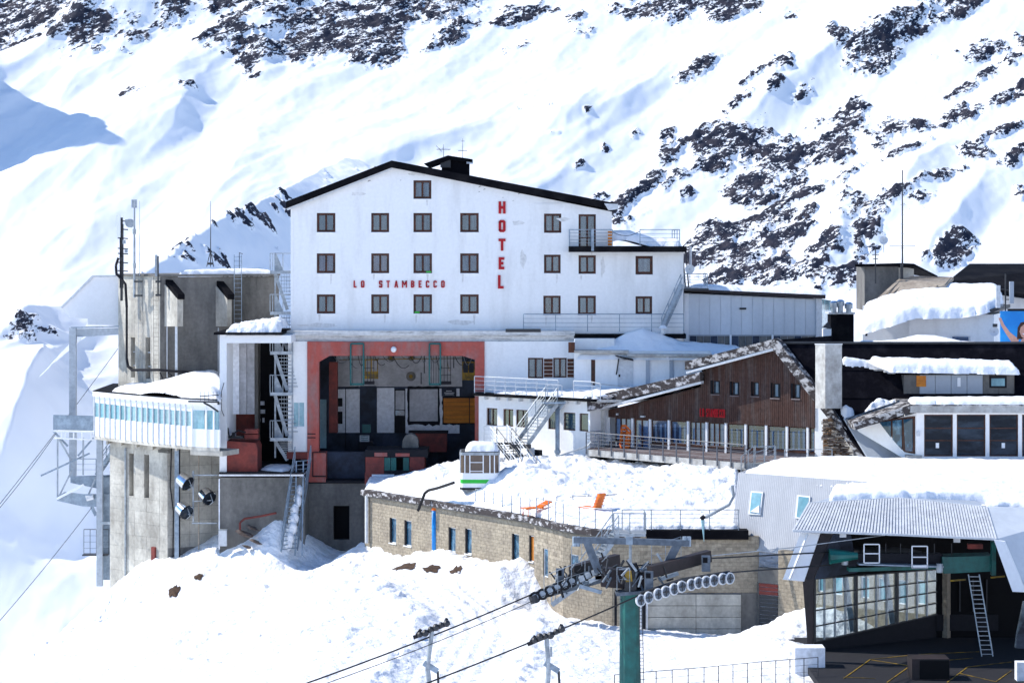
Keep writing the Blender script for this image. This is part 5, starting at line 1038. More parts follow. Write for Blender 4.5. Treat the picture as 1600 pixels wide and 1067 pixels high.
# ================================================================ CABLE CAR CABIN on the roof
cb_ = root('old_gondola', 'retired white gondola cabin with green stripe and snow on top', 'gondola', P(745,770,135))
C = Fr(719,135.0,783,135.0); C2 = Fr(710,136,719,135); zb_, zs_, zg_, zw_, zr_ = (C.z(750,y) for y in (765,755,749,739,711))
x0, x1 = 0, C.len-.12; dpt = 2.2
def cpoly(off, z): 
    r = .28; p = []
    for cx, cy, t0 in ((x1-r,r,-90),(x1-r,dpt-r,0),(x0+r,dpt-r,90),(x0+r,r,180)):
        for k in range(4): t = R(t0+k*30); p.append(C.pt(cx+(r+off)*math.cos(t), -(cy+(r+off)*math.sin(t)), z))
    return p
for nm_, za, zb2, o_, m_ in (('body',zg_,zw_,0,'white'),('stripe',zs_,zg_,.006,'greenstripe'),('skirt',zb_+.12,zs_,0,'white'),('bumper',zb_,zb_+.12,.03,'blackrubber'),('glazing',zw_,zr_,-.03,'tint'),('roof_rim',zr_,zr_+.16,.05,'galv'),('roof_deck',zr_+.16,zr_+.20,-.04,'darksteel')):
    mb = MB(); mb.prism(cpoly(o_, za), (0,0,zb2-za)); mb.build(nm_, m_, cb_)
for k, p in enumerate(cpoly(.005, zw_)):
    if k in (1,2,5,6,9,10,13,14): continue
    MB().bar(p, p+Vector((0,0,zr_-zw_)), .06, .05, C.u).build('window_post', 'white', cb_)
for a in (.55, 1.35, 1.75): 
    mb = MB(); C.box(mb, a, a+.06, -.03, .015, zw_, zr_); mb.build('window_post', 'white', cb_)
for zq in (zw_+.1, zw_+.62): mb = MB(); C.box(mb, .6, 1.4, -.02, .01, zq, zq+.04); mb.build('window_bar', 'white', cb_)
for q in (.5, .95, 1.4):
    mb = MB(); p = C.pt(-.01, -q, 0); mb.abox(p.x-.02, p.x+.01, p.y-.14, p.y+.14, zs_+.2, zr_-.1); mb.build('door_slot', 'darksteel', cb_)
tp = cpoly(-.15, 0); tp = [(p.x+.10, p.y) for p in tp]; zc = zr_+.2
snowpatch('cabin_snow', 'thick cap of snow on the roof of the retired gondola', tp, lambda X, Y: zc+0*X, .50, .1, .5, .05, 1.2, rag=.08)

# ================================================================ SIDE WING right of the bay: deck, wall, steel stairs
sw = root('side_wing', 'white wing with dark windows below the railed deck, stair shadows on its wall', 'building', P(840,730,144))
D3 = Fr(748,147.6,935,141.6); zk = D3.z(748,613)
ws = [D3.rect(x0,636,x1,y1) for x0,x1,y1 in ((760,777,664),(786,802,668),(806,825,664),(856,868,668),(880,899,668),(905,919,668))]; zt1, zb1 = D3.z(760,637), D3.z(760,664)
ws = [(a,b,zb1,zt1) for a,b,_,_ in ws]; Lw = D3.a(922)
mb = MB(); holewall(mb, D3, [(0,-15.9),(0,zk-.2),(Lw,zk-.2),(Lw,-15.9)], ws, 3, .18); mb.build('wall', 'plaster', sw)
for i, r in enumerate(ws): window(sw, D3, r, 'brownframe' if i != 1 else 'shutter', 'glass', 1 if i > 2 else 2, .1, .07, curtain='curtainp' if i in (0,2) else 'curtain', mull=.05)
mb = MB(); D3.box(mb, -.1, D3.len, -3, -.4, -16, zk-.05); 
mb = MB(); D3.box(mb, -.15, D3.len+.1, -.3, .55, zk-.17, zk); mb.build('deck_edge', 'black', sw)
mb = MB(); fr_ = D3.pt(-.1,.3,0); en_ = D3.pt(D3.len+.1,.3,0); mb.prism([Vector((fr_.x,fr_.y,zk-.22)), Vector((en_.x,en_.y,zk-.22)), Vector((11.0,-7.5,zk-.22)), Vector((11.0,.8,zk-.22)), Vector((fr_.x,.8,zk-.22))], (0,0,.16)); mb.build('deck', 'roofgrey', sw)
for x in np.linspace(762, 905, 9): mb = MB(); a = D3.a(x); D3.box(mb, a, a+.08, .0, .4, zk-.42, zk-.17); mb.build('deck_bracket', 'ltgrey', sw)
wr1 = root('deck_railing', 'shiny steel railing along the deck right of the red bay', 'railing', D3.pt(2,.5,zk)); rail(wr1, [D3.pt(.05,.5,zk), D3.pt(D3.a(872,.5),.5,zk)], 1.08, 4, .85, .018, 'ltgrey', top=.026)
wr2 = root('deck_railing', 'steel railing with leaning posts between the deck and the wooden chalet', 'railing', D3.pt(6,.5,zk)); rail(wr2, [D3.pt(D3.a(896,.5),.5,zk), D3.pt(D3.a(925,.5),.5,zk), D3.pt(D3.a(938,.5),.5,zk-.1)], 1.08, 4, 1.2, .018, 'ltgrey', top=.026)
MB().tube(D3.pt(D3.a(925,.5),.5,zk+1), P(1010,608,146), .02).build('rope', 'galv', wr2)
tp = [D3.pt(1.5,.3,0), D3.pt(D3.a(935),.3,0), P(1000,HZ,143.8), P(1090,HZ,143.9), P(1090,HZ,148.6), P(765,HZ,148.8)]
snowpatch('deck_snow', 'trampled snow on the deck between the hotel wing and the chalet roof', [(p.x,p.y) for p in tp], lambda X, Y: zk-.08+np.clip((X-3.5)*.06,0,.4), .22, .14, .5, .10, 1.2, .1, 'snowr')
# stairs
s1 = root('deck_stair', 'steel stair from the deck down towards the left, on a grey column', 'stairs', P(830,700,143)); z_l = P(860,628,143.2).z
mb = MB(); p = P(847,628,143.6); mb.prism([P(845,628,143.8),P(880,628,143.8),P(884,628,142.2),P(850,628,142.2)], (0,0,-.12)); mb.build('landing', 'steelblue', s1)
stairs(s1, P(852,630,143.2), P(806,693,142.6), Vector((.75,-.6,0)), 13, 'galv', h=1.0, nr=4)
rail(s1, [P(852,628,143.6),P(878,628,143.4)], 1.05, 4, .7, .018, 'ltgrey')
MB().tube(P(871,636,142.9), P(871,725,142.9), .15, 10).build('column', 'steelblue', s1, smooth=True); MB().tube(P(871,703,142.9), P(871,708,142.9), .21, 10).build('collar', 'steelblue', s1)
mb = MB(); mb.prism([P(x,y,142.9) for x, y in ((850,632),(882,632),(874,642),(868,642))], (0,.35,0)); mb.build('bracket', 'steelblue', s1)
mb = MB(); mb.prism([P(800,694,143.2),P(830,694,143.2),P(830,694,141.4),P(796,694,141.4)], (0,0,-.25)); mb.build('lower_landing', 'darksteel', s1); MB().bar(P(829,700,142.8), P(829,722,142.8), .5, .5, (1,0,0)).build('landing_wall', 'greywhite', s1)
s2 = root('lower_stair', 'second steel stair with white handrails going down right to the roof snow', 'stairs', P(810,745,141)); stairs(s2, P(776,692,142.6), P(815,742,139.6), Vector((.95,0,0)), 13, 'darksteel', h=.95, nr=1)
rail(s2, [P(766,691,142.6), P(809,746,139.6)], 1.0, 4, 1.0, .022, 'white', top=.035); rail(s2, [P(792,688,142.4), P(836,748,139.6)], 1.0, 4, 1.0, .022, 'white', top=.035)
rail(s2, [P(756,690,143.0), P(797,690,143.2)], 1.0, 4, .8, .018, 'ltgrey')
mb = MB(); mb.prism([P(756,691,144.5),P(800,691,144.5),P(798,691,142.4),P(756,691,142.4)], (0,0,-.15)); mb.build('landing', 'darksteel', s2)
pp_ = root('slanting_pipe', 'grey pipe running from the column foot up right to the chalet', 'pipe', P(890,705,141)); MB().path([P(872,712,141.6),P(895,705,141.4),P(918,697,141.2),P(924,690,141.2)], .05).build('tube', 'galv', pp_)
bb2 = root('dark_hatch', 'dark low opening under the steel stair landing', 'hatch', P(833,715,143)); tb('dark', 826, 702, 843, 722, -.3, 0, 'door', Fr(748,145.6,935,139.8), bb2); tb('paint', 826, 700, 828, 722, 0, .05, 'frame', Fr(748,145.6,935,139.8), bb2)
# ================================================================ HOTEL EXTENSION behind the chalet
ex = root('hotel_extension', 'low white extension behind the chalet with narrow doors and snow mound roof', 'building', P(1000,605,147)); E = Fr(897,147.8,1110,147.2)
mb = MB(); a0,a1,z0,z1 = E.rect(897,548,1110,618); dh = [E.rect(923.5,558,930,602)]; holewall(mb, E, [(a0,z0),(a0,z1),(a1,z1),(a1,z0)], dh, 5, .2); mb.build('wall', 'plaster', ex)
piece('narrow_door', 'brownframe', ex, E, dh[0][0], dh[0][1], dh[0][2], dh[0][3], -.18, -.1)
tb('ltgrey', 965, 560, 989, 604, 0, .06, 'door', E, ex); tb('corrug_shade', 1009, 560, 1015, 606, 0, .08, 'strip', E, ex); tb('corrug_shade', 1046, 560, 1052, 600, 0, .08, 'strip', E, ex); tb('greywhite', 1041, 557, 1045, 562, 0, .4, 'bracket', E, ex)
tb('dark', 966.5, 585, 969, 589, .06, .12, 'handle', E, ex); mb = MB(); mb.prism([E.pt(E.a(960),0,E.z(960,556)), E.pt(E.a(988),0,E.z(960,561)), E.pt(E.a(990),.8,E.z(960,563)), E.pt(E.a(966),.8,E.z(960,557))], (0,0,.08)); mb.build('canopy', 'dark', ex)
MB().bar(E.pt(E.a(963),.05,E.z(963,585)), E.pt(E.a(967),.4,E.z(963,560)), .06, .06).build('strut', 'dark', ex)
tb('roofgrey', 897, 547.5, 982, 551.5, -5, .5, 'roof_edge', E, ex); tb('roofgrey', 980, 553, 1112, 557.5, -5, .55, 'roof_edge', E, ex)
tb('plaster', 898, 529, 960, 548, -3, -.8, 'upper_wall', E, ex); tb('shutter', 888, 535, 898, 551, -.4, .0, 'brown_block', E, ex)
mb = MB(); 
mp = [(-0,0)]; p0 = E.pt(E.a(903),.35,0); p1 = E.pt(E.a(1168),.4,0)
zq = E.z(1000,554)
mxx = E.pt(E.a(1007),0,0).x; xe0, xe1 = p0.x, p1.x
def moundz(X, Y): return zq+np.interp(X, [xe0, xe0+1.6, mxx-.9, mxx, mxx+1.0, mxx+2.6, xe1], [.15,.5,1.35,1.6,1.3,.75,.35])*np.clip((Y+2.3)/1.6+.12, 0, 1)-.22
snowpatch('mound_snow', 'big peaked mound of shaded blue snow on the low extension roof', [(p0.x,p0.y),(p1.x,p1.y),(p1.x,p1.y+5),(p0.x,p0.y+2.9)], moundz, .25, .13, .4, .08, 1.0, .1, rag=.08)
vc = root('roof_vent', 'small white vent cap on the dark roof edge behind the snow mound', 'vent', P(1036,520,148.6)); MB().tube(P(1036,522,148.6), P(1036,512,148.6), .16, 8).build('pipe', 'ltgrey', vc); MB().tube(P(1036,513,148.6), P(1036,508,148.6), .34, 10, .12).build('cap', 'white', vc)
# ================================================================ GREY METAL HALL
hl = root('metal_hall', 'blue grey metal clad hall with brown roof edge right of the hotel', 'building', P(1180,530,151)); E2 = Fr(1067,151.5,1285,151.5)
Lz = lambda x, y: E2.hit(x, y)
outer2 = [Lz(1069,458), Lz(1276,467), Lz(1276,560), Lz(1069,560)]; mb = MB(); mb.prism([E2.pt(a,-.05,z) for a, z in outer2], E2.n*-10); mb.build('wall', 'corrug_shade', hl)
for k in range(12):
    x0 = 1076+k*16.6; x1 = x0+16.2; a0,a1 = E2.a(x0), E2.a(x1); zt_ = Lz(x0, 459+(x0-1069)*.043)[1]; piece('cladding_panel', 'cladding', hl, E2, a0, a1, Lz(x0,523)[1], zt_-.02, -.04, .0)
for k in range(18):
    x0 = 1078+k*10.9; piece('dark_pane', 'concrete_dark' if k % 3 else 'navy', hl, E2, E2.a(x0), E2.a(x0+10.2), Lz(x0,545)[1], Lz(x0,525)[1], -.04, -.02)
for x in (1069,1140,1205.5): piece('pillar', 'paint', hl, E2, E2.a(x), E2.a(x+(7 if x == 1069 else 3)), Lz(x,545)[1], Lz(x,523 if x > 1070 else 459)[1], -.03, .05)
piece('corner_post', 'ltgrey', hl, E2, E2.a(1275), E2.a(1284), Lz(1275,545)[1], Lz(1275,466)[1], -.6, .1)
mb = MB(); mb.prism([P(1284,467,151.6),P(1299,470,156),P(1299,545,156),P(1284,545,151.6)], (0,.1,0)); mb.build('side_glazing', 'teal', hl)
mb = MB(); E2.pprism(mb, [(1062,451),(1290,461),(1290,467),(1062,455)], -10, .5); mb.build('roof_edge', 'fasc', hl)
tb('dark', 1156, 481, 1166, 483.5, 0, .25, 'wall_lamp', E2, hl)
zr0, zr1 = Lz(1090,452)[1], Lz(1290,461)[1]; a, b = E2.pt(E2.a(1090),.3,0), E2.pt(E2.a(1288),.3,0)
snowpatch('hall_snow', 'thin snow on the brown edged roof of the metal hall', [(a.x,a.y),(b.x,b.y),(b.x,b.y+8),(a.x,a.y+8)], lambda X, Y: zr0+(X-a.x)/(b.x-a.x)*(zr1-zr0)+np.clip((X-a.x)*.02,0,.15), .22, .2, .6, .10, .5)
# ================================================================ WOODEN CHALET
ch = root('wooden_chalet', 'dark wooden chalet restaurant with red lettering and glazed ground floor', 'chalet', P(1100,705,138))
W = Fr(951,143.2,1273,134.9); zwt, zwb, zfl = -11.03, -12.52, -13.15
zw = lambda x, y: W.hit(x, y)
top_pts = [zw(951,640), zw(1094,604), zw(1096,578), zw(1212,546), zw(1273,621)]
Lc = W.len
outl = [(0,zwt),(0,top_pts[0][1])]+top_pts[1:4]+[(Lc,top_pts[4][1]),(Lc,zwt)]
sw_ = [W.rect(x0,y0,x1,y1) for x0,y0,x1,y1 in ((1112,594,1124,616),(1142,596,1154,618),(1174,596,1186,619),(1205,598,1218,622),(1238,599,1250,623))]
mb = MB(); holewall(mb, W, outl, sw_, 9, .35, -.03); mb.build('gable_wall', 'dark', ch)
mb = MB(); W.box(mb, 0, Lc, -1.2, -1.0, zfl, zwt); mb.build('window_backing', 'curtainb', ch)  # blue sheet behind the glass, its colour stands in for reflected sky
# boards
def topz(a):
    xs_ = [p[0] for p in top_pts]; zs_ = [p[1] for p in top_pts]; return float(np.interp(a, xs_, zs_))
mb = MB(); mb2 = MB(); a = 0; bw = .135; i = 0
while a < Lc-.02:
    b = min(a+bw-.014, Lc); segs = [(zwt, min(topz(a), topz(b))-.02)]
    for h in sw_:
        if h[0] < b and h[1] > a: segs = [s for q in segs for s in ((q[0], h[2]), (h[3], q[1]))]
    dd = .02+random.uniform(0,.018)
    for s in segs:
        if s[1]-s[0] > .05: W.box(mb if i % 3 else mb2, a, b, -.02, dd, s[0], s[1])
    a += bw; i += 1
mb.build('wall_boards', 'wood', ch, 'stuff'); mb2.build('weathered_boards', 'wood', ch, 'stuff')
for r in sw_:
    window(ch, W, r, 'wood', 'darkglass', 1, .16, .05, curtain=None); mb = MB(); W.box(mb, r[0]-.04, r[1]+.04, -.1, .08, r[2]-.07, r[2]); mb.build('sill', 'woodgrey', ch)
    mb = MB(); W.box(mb, r[0]+.22, r[0]+.40, -.145, -.135, r[2]+.08, r[3]-.1); mb.build('curtain', 'curtain', ch)
# ground floor ribbon
wx = [(960,985,3,0),(990,1013,2,1),(1017,1042,1,0),(1047,1072,1,0),(1077,1101,3,0),(1106,1131,3,0),(1136,1162,1,0),(1167,1194,1,0),(1199,1227,1,0),(1231,1259,1,0),(1264,1272,1,0)]
for x0,x1,lv_,door in wx:
    r = (W.a(x0), W.a(x1), zfl+.02 if door else zwb, zwt-.02)
    window(ch, W, r, 'shutter' if door else 'brownframe', 'reflglass', lv_, .12, .06 if not door else .09, curtain=None if lv_ == 1 else 'white', mull=.07, hbars=(.35,) if door else (), name='door' if door else 'window')
    if lv_ == 1:
        mb = MB(); m_ = (r[0]+r[1])/2
        for q in (-.42,-.05,.28): W.box(mb, m_+q, m_+q+.20+.1*math.sin(x0), -.24, -.23, r[2]+.08, r[3]-.12-.2*abs(math.sin(x0+q)))
        mb.build('white_curtain', 'white', ch)
    if not door: piece('sill', 'brownframe', ch, W, r[0]-.04, r[1]+.04, zwb-.06, zwb, -.1, .03)
for x in (987.5,1015,1044.5,1074.5,1103.5,1133.5,1164.5,1196.5,1229,1261.5): piece('post', 'white', ch, W, W.a(x)-.07, W.a(x)+.07, zfl, zwt, -.2, -.0)
for (p_, q_) in ((0,W.a(959)),(W.a(1014),Lc)):
    n_ = max(1, int((q_-p_)/.9))
    for k in range(n_): piece('parapet_panel', 'woodgrey', ch, W, p_+(q_-p_)*k/n_+.01, p_+(q_-p_)*(k+1)/n_-.01, zfl-.1, zwb-.06, -.18, -.06)
for ch_, x0 in zip('LOSTAMBECCO', (1095,1098.6,1104.6,1108,1111.2,1114.8,1118.6,1121.8,1124.9,1128,1131)):
    a0,a1 = W.a(x0), W.a(x0+(2.3 if ch_ != 'M' else 2.8)); z1 = W.z(1112,638.5); letter(ch_, W, a0, a1, z1-.50, z1, .04, 'redbright', ch, t=.022)
piece('wall_lamp', 'ltgrey', ch, W, W.a(1003), W.a(1009), zwt+.12, zwt+.2, .03, .2); piece('wall_lamp', 'ltgrey', ch, W, W.a(965), W.a(967), zwt+.16, zwt+.28, .03, .2)
# white side wall under the verge, leaning end wall at left
mb = MB(); W.pprism(mb, [(1273,621),(1352,716),(1273,716)], -6, -.05); mb.build('white_wall', 'plaster', ch)
mb = MB(); mb.prism([P(x,y,142.9) for x, y in ((924,646),(944,640),(946,700),(919,704))], (0,1.2,0)); mb.build('leaning_end_wall', 'roofgrey', ch)
mb = MB(); mb.prism([P(x,y,143.4) for x, y in ((938,640),(953,638),(953,700),(934,700))], (.3,1.2,0)); mb.build('end_wall', 'plaster', ch)
# roof slabs with flaking verge (front edge) and trim
def verge(nm, pts, th, d0, d1, m_):
    return pslab(nm, W, pts, th, d0, d1, m_, ch)
verge('lower_verge', [(922,620),(1094,581)], 15, .55, .95, 'verge_dark'); verge('lower_trim', [(934,637),(1095,595.5)], 4, .55, .9, 'ltgrey'); verge('lower_roof', [(918,624),(1094,585)], 12, -9, .53, 'blackroof')
mb = MB(); mb.prism([P(x,y,141.6) for x, y in ((917,620),(958,620),(940,638),(918,643))], (0,.5,0)); mb.build('verge_end', 'verge_dark', ch)
verge('upper_verge', [(1070,565),(1212,529)], 13, .55, .95, 'verge'); verge('upper_trim', [(1072,580),(1212,542.5)], 4, .55, .9, 'ltgrey'); verge('upper_roof', [(1072,568),(1212,531)], 10, -7, .53, 'blackroof')
mb = MB(); W.pprism(mb, [(1208,529),(1216,533),(1358,716),(1345,718),(1206,544)], .35, .95); mb.build('right_verge', 'verge', ch)
# the large black roof
A_ = P(1214,536,136.6); V_ = P(1352,712,131.5); A2 = A_+Vector((17,0,0)); V2 = V_+Vector((14,0,0)); nrm = (V_-A_).cross(Vector((1,0,0))).normalized()
if nrm.z < 0: nrm = -nrm
mb = MB(); mb.prism([A_, A2, V2+Vector((1,0,0)), V_], nrm*-.25); mb.build('main_roof', 'blackroof', ch)
mb = MB(); mb.prism([A_+Vector((0,.1,0)), A2+Vector((0,.1,0)), A2+Vector((0,7,-3.5)), A_+Vector((0,7,-3.5))], (0,0,-.2)); mb.build('rear_roof', 'blackroof', ch)
MB().bar(A_+Vector((0,0,.02)), A2+Vector((0,0,.02)), .3, .12).build('ridge_cap', 'darksteel', ch)
def on(x, y, lift=0):    # the point of the roof plane seen at a pixel
    r = Vector(((x-800)/F, 1, (HZ-y)/F)); C0 = Vector((0,CAMY,0)); t = (A_+nrm*lift-C0).dot(nrm)/r.dot(nrm); return C0+r*t
for k in range(3):   # shingle courses as shallow battens
    t = (k+1)/4; MB().bar(A_.lerp(V_, t)+nrm*.02, A2.lerp(V2, t)+nrm*.02, .05, .03).build('roof_batten', 'blackroof', ch)
wb_ = root('concrete_chimney', 'tall pale concrete chimney slab in front of the black roof', 'chimney', P(1293,636,132.6))
mb = MB(); mb.prism([P(1274,638,133.0),P(1289.5,638,132.0),P(1315.5,638,132.6),P(1300,638,133.8)], (0,0,P(1274,538,133).z-P(1274,638,133).z)); mb.build('stack', 'roofgrey', wb_)
mb = MB(); mb.prism([P(1273,538.5,133.0),P(1289.5,538.5,131.95),P(1316.5,538.5,132.55),P(1300,538.5,133.85)], (0,0,.06)); mb.build('cap', 'ltgrey', wb_)
# dormer
dm = root('long_dormer', 'long grey dormer with boarded window set in the black roof', 'dormer', on(1500,618))
Dd = on(1500,614).y-CAMY; DF = Fr(1410,Dd,1586,Dd)
mb = MB(); a0,a1,z0,z1 = DF.rect(1412,588,1585,618); DF.box(mb, a0, a1, -3, 0, z0-.3, z1+.3); mb.build('wall', 'concrete_dark', dm)
for k in range(7): x0 = 1412+k*24.8; piece('wall_sheet', 'corrug_shade' if k in (1,2,3,4) else 'concrete_dark', dm, DF, DF.a(x0), DF.a(min(x0+24, 1584)), z0, z1+.1, .0, .03)
pb('orange', 1432, 587, 1447, 604, .03, .07, 'board', DF, dm); pb('white', 1496, 590, 1501, 604, .03, .08, 'vent', DF, dm); pb('dark', 1546, 587, 1573, 606, .03, .06, 'window', DF, dm); pb('teal', 1549, 591, 1570, 603, .06, .09, 'pane', DF, dm)
mb = MB(); DF.box(mb, DF.a(1408), DF.a(1590), -3, .25, z1+.1, z1+.22); mb.build('roof', 'black', dm)
def pane_snow(name, label, pix, lift, thick, m='snow', lump=.06):
    """snow lying on the black roof plane along an outline seen in the photo"""
    pts = [on(x, y) for x, y in pix]; s0 = planez([tuple(A_), tuple(A2), tuple(V_)]); sz = lambda X, Y: s0(X, Y)+lift
    return snowpatch(name, label, [(p.x,p.y) for p in pts], sz, thick, .07, .25, lump, 2.0, .1, m, .08)
zq2 = z1+.2; a, b = DF.pt(DF.a(1392),.45,0), DF.pt(DF.a(1592),.35,0)
snowpatch('dormer_snow', 'long strip of snow on top of the dormer', [(a.x,a.y),(b.x,b.y),(b.x-.3,b.y+1.3),(a.x-1.2,a.y+1.5)], lambda X, Y: zq2+np.clip((Y-a.y)*.35,0,1)+np.clip((b.x-X)*.02,0,.2), .33, .08, .3, .06, 1.5, .1)
pane_snow('roof_snow', 'tongue of snow reaching from the concrete chimney along the black roof', [(1317,560),(1350,563),(1385,572),(1400,578),(1400,584),(1370,578),(1335,572),(1317,570)], .06, .25)
pane_snow('roof_snow', 'streaky snow patch at the foot of the black roof by the pavilion', [(1352,640),(1372,622),(1418,628),(1412,640),(1380,646),(1345,655)], .02, .10, lump=.25)
ps = root('chimney_stack', 'black chimney block with three metal cowls behind the chalet ridge', 'chimney', P(1316,540,146)); tb('black', 1298, 490, 1334, 545, -1.5, 0, 'stack', Fr(1298,146,1340,146), ps); tb('ltgrey', 1295, 488, 1336, 491, -1.6, .1, 'cap', Fr(1298,146,1340,146), ps)
for x, y in ((1303,471),(1313,469),(1326,473)):
    MB().tube(P(x,489,145.5), P(x,y+5,145.5), .17, 10).build('flue', 'galv', ps); MB().tube(P(x,y+9,145.5), P(x,y+2,145.5), .26, 10).build('cowl', 'galv', ps); MB().tube(P(x,y+2,145.5), P(x,y-1,145.5), .30, 10, .12).build('cowl_top', 'chrome', ps)
pw = root('small_flue', 'small white flue with pointed dark hat left of the black chimney', 'chimney', P(1291,538,145)); tb('white', 1286, 514, 1299, 540, -.5, 0, 'stack', Fr(1286,145,1300,145), pw); MB().tube(P(1292,513,145.3), P(1294,503,145.3), .42, 4, .03).build('hat', 'darksteel', pw)
tv = root('steel_vent', 'shiny low vent behind the chalet ridge peak', 'vent', P(1220,538,139)); MB().tube(P(1214,537,139), P(1227,537,139), .20, 10).build('drum', 'chrome', tv, smooth=True)
# firewood
wp = root('firewood_pile', 'tall stack of split firewood under the right verge of the chalet', 'firewood', P(1305,715,132.5)); groups_ = [MB(), MB(), MB()]
for k in range(330):
    zz_ = random.uniform(0, 1); wd_ = .14+.95*zz_; x = 1288+6*zz_*0+random.uniform(0, 1)*(10+34*zz_); y = 655+60*zz_
    p = P(min(x, 1331), y, 133.4-random.uniform(0,.35)-zz_*.5); groups_[k % 3].bar(p-Vector((random.uniform(.10,.22),random.uniform(-.1,.2),0)), p+Vector((random.uniform(.10,.22),random.uniform(-.2,.1),random.uniform(-.05,.05))), random.uniform(.06,.11), random.uniform(.05,.09))
for g_, m_ in zip(groups_, ('log','slab','stone')): g_.build('split_logs', m_, wp, 'stuff')
mb = MB(); mb.prism([P(1287,655,133.6),P(1297,655,133.6),P(1331,716,133.2),P(1287,716,133.2)], (0,.3,0)); mb.build('stack_core', 'log', wp)
# terrace of the chalet
te = root('chalet_terrace', 'railed concrete terrace along the glazed front of the wooden chalet', 'terrace', P(1040,720,137))
T0 = Fr(916,141.2,1165,132.2); zs0, zs1 = T0.z(918,712), T0.z(918,702); Lt = T0.len
pA, pB = T0.pt(0,0,0), T0.pt(Lt,0,0); wA, wB = W.pt(-.9,0,0), W.pt(Lc,0,0)
mb = MB(); mb.prism([Vector((pA.x,pA.y,zs0)), Vector((pB.x,pB.y,zs0)), Vector((wB.x,wB.y-1.0,zs0)), Vector((wB.x,wB.y,zs0)), Vector((wA.x,wA.y,zs0))], (0,0,zs1-zs0)); mb.build('slab', 'roofgrey', te)
nb = 16
for k in range(nb):
    t0, t1 = k/nb, (k+1)/nb; lp = lambda a, b, t: Vector((a.x+(b.x-a.x)*t, a.y+(b.y-a.y)*t, zs1+.004)); off_ = T0.n*-.12
    mb = MB(); mb.prism([lp(pA, pB, t0)+off_, lp(pA, pB, t1-.004)+off_, lp(wA, wB, t1-.004)+off_, lp(wA, wB, t0)+off_], (0,0,.03)); mb.build('deck_board', 'woodgrey', te)
mb = MB(); T0.box(mb, .1, Lt+3, -2.2, -2.0, zs0-2, zs0-.01); mb.build('lower_wall', 'plaster', te)
for x0, x1, m_ in ((926,934,'teal'),(936,950,'dark'),(968,974,'shutter'),(974,984,'curtain'),(986,1008,'dark'),(1022,1044,'dark'),(1047,1060,'dark'),(1075,1088,'dark'),(1092,1127,'dark'),(1141,1158,'dark')):
    piece('lower_window', m_, te, T0, T0.a(x0,-1.9), T0.a(x1,-1.9), zs0-1.5, zs0-.06, -2.0, -1.9)
cr = root('terrace_railing', 'grey steel railing with flat posts along the chalet terrace', 'railing', T0.pt(.1,.05,zs1)); rail(cr, [T0.pt(.05,.06,zs1), T0.pt(Lt,.06,zs1)], 1.08, 5, 1.02, .016, 'railgrey', top=.026, drop=.30, post_r=.045)
rail(cr, [T0.pt(.05,.06,zs1), T0.pt(.05,-1.5,zs1)], 1.08, 5, 1.0, .016, 'galv', top=.03)
cs = root('terrace_steps', 'short steel steps with railings at the right end of the chalet terrace', 'stairs', P(1160,735,131)); rail(cs, [P(1178,735,131.6), P(1210,722,132.2)], 1.0, 4, .7, .016, 'galv', top=.025); rail(cs, [P(1158,740,130.8), P(1180,722,132)], 1.0, 4, .8, .016, 'galv', top=.025)
rail(cs, [P(1226,722,132.2), P(1300,722,131.6)], .75, 2, 1.3, .012, 'galv', top=.018); rail(cs, [P(1178,725,132.1), P(1212,723,132.2)], 1.0, 4, .6, .016, 'galv', top=.025)
for k in range(4): piece('tread', 'galv', cs, T0, T0.a(1160)+k*.25, T0.a(1160)+k*.25+.24, zs1-.18*(k+1), zs1-.18*k-.12, -.9, -.02)
oc = root('orange_chairs', 'stack of orange plastic chairs left of the chalet door', 'chair stack', P(976,705,141.6))
for k in range(5):
    b0 = P(976, 704, 141.4)+Vector((.02*k, 0, .22*k)); mb = MB(); n = 8
    vs = [b0+Vector((.34*math.cos(t), .3*math.sin(t), .18+.42*max(0, math.sin(t-.4))+h)) for h in (0,.16) for t in np.linspace(0, 2*math.pi, n, endpoint=False)]
    mb.add(vs, [(i, (i+1) % n, (i+1) % n+n, i+n) for i in range(n) if i != 5]); mb.add([b0+Vector((.32*math.cos(t), .28*math.sin(t), .2)) for t in np.linspace(0, 2*math.pi, n, endpoint=False)], [tuple(range(n))]); mb.build('chair_shell', 'orangeplastic', oc)
for sx_ in (-.25,.25):
    for sy_ in (-.2,.2): MB().tube(P(976,704,141.4)+Vector((sx_,sy_,-.1)), P(976,704,141.4)+Vector((sx_*.8,sy_*.8,.25)), .02, 5).build('leg', 'orangeplastic', oc)
# ================================================================ PAVILION
pv = root('glazed_pavilion', 'white flat roofed pavilion with tall brown windows at the right edge', 'building', P(1500,716,128.5))
V = Fr(1420,129,1700,129); 
vw = [V.rect(x0,647.5,x1,713) for x0, x1 in ((1444,1489),(1495,1540),(1546,1591),(1597,1642),(1648,1690))]
mb = MB(); a0,a1,z0,z1 = V.rect(1432,643,1700,722); holewall(mb, V, [(a0,z0),(a0,z1),(a1,z1),(a1,z0)], vw, 4, .25); mb.build('wall', 'plaster', pv)
for r in vw:
    wo = window(pv, V, r, 'brownframe', 'darkglass', 1, .08, .07, curtain=None, hbars=(.37,.68))
for x, y in ((1465,696),(1568,696)): piece('notice', 'white', pv, V, V.a(x-2.5), V.a(x+2.5), V.z(x,y+4), V.z(x,y-4), -.1, -.04)
mb = MB(); V.box(mb, V.a(1420), V.a(1700), -4.5, .5, V.z(1500,645,.5), V.z(1500,634,.5)); mb.build('roof_band', 'roofgrey', pv)
mb = MB(); V.box(mb, V.a(1418), V.a(1700), -4.5, .55, V.z(1500,634,.5), V.z(1500,633,.5)+.03); mb.build('roof_edge', 'verge', pv)
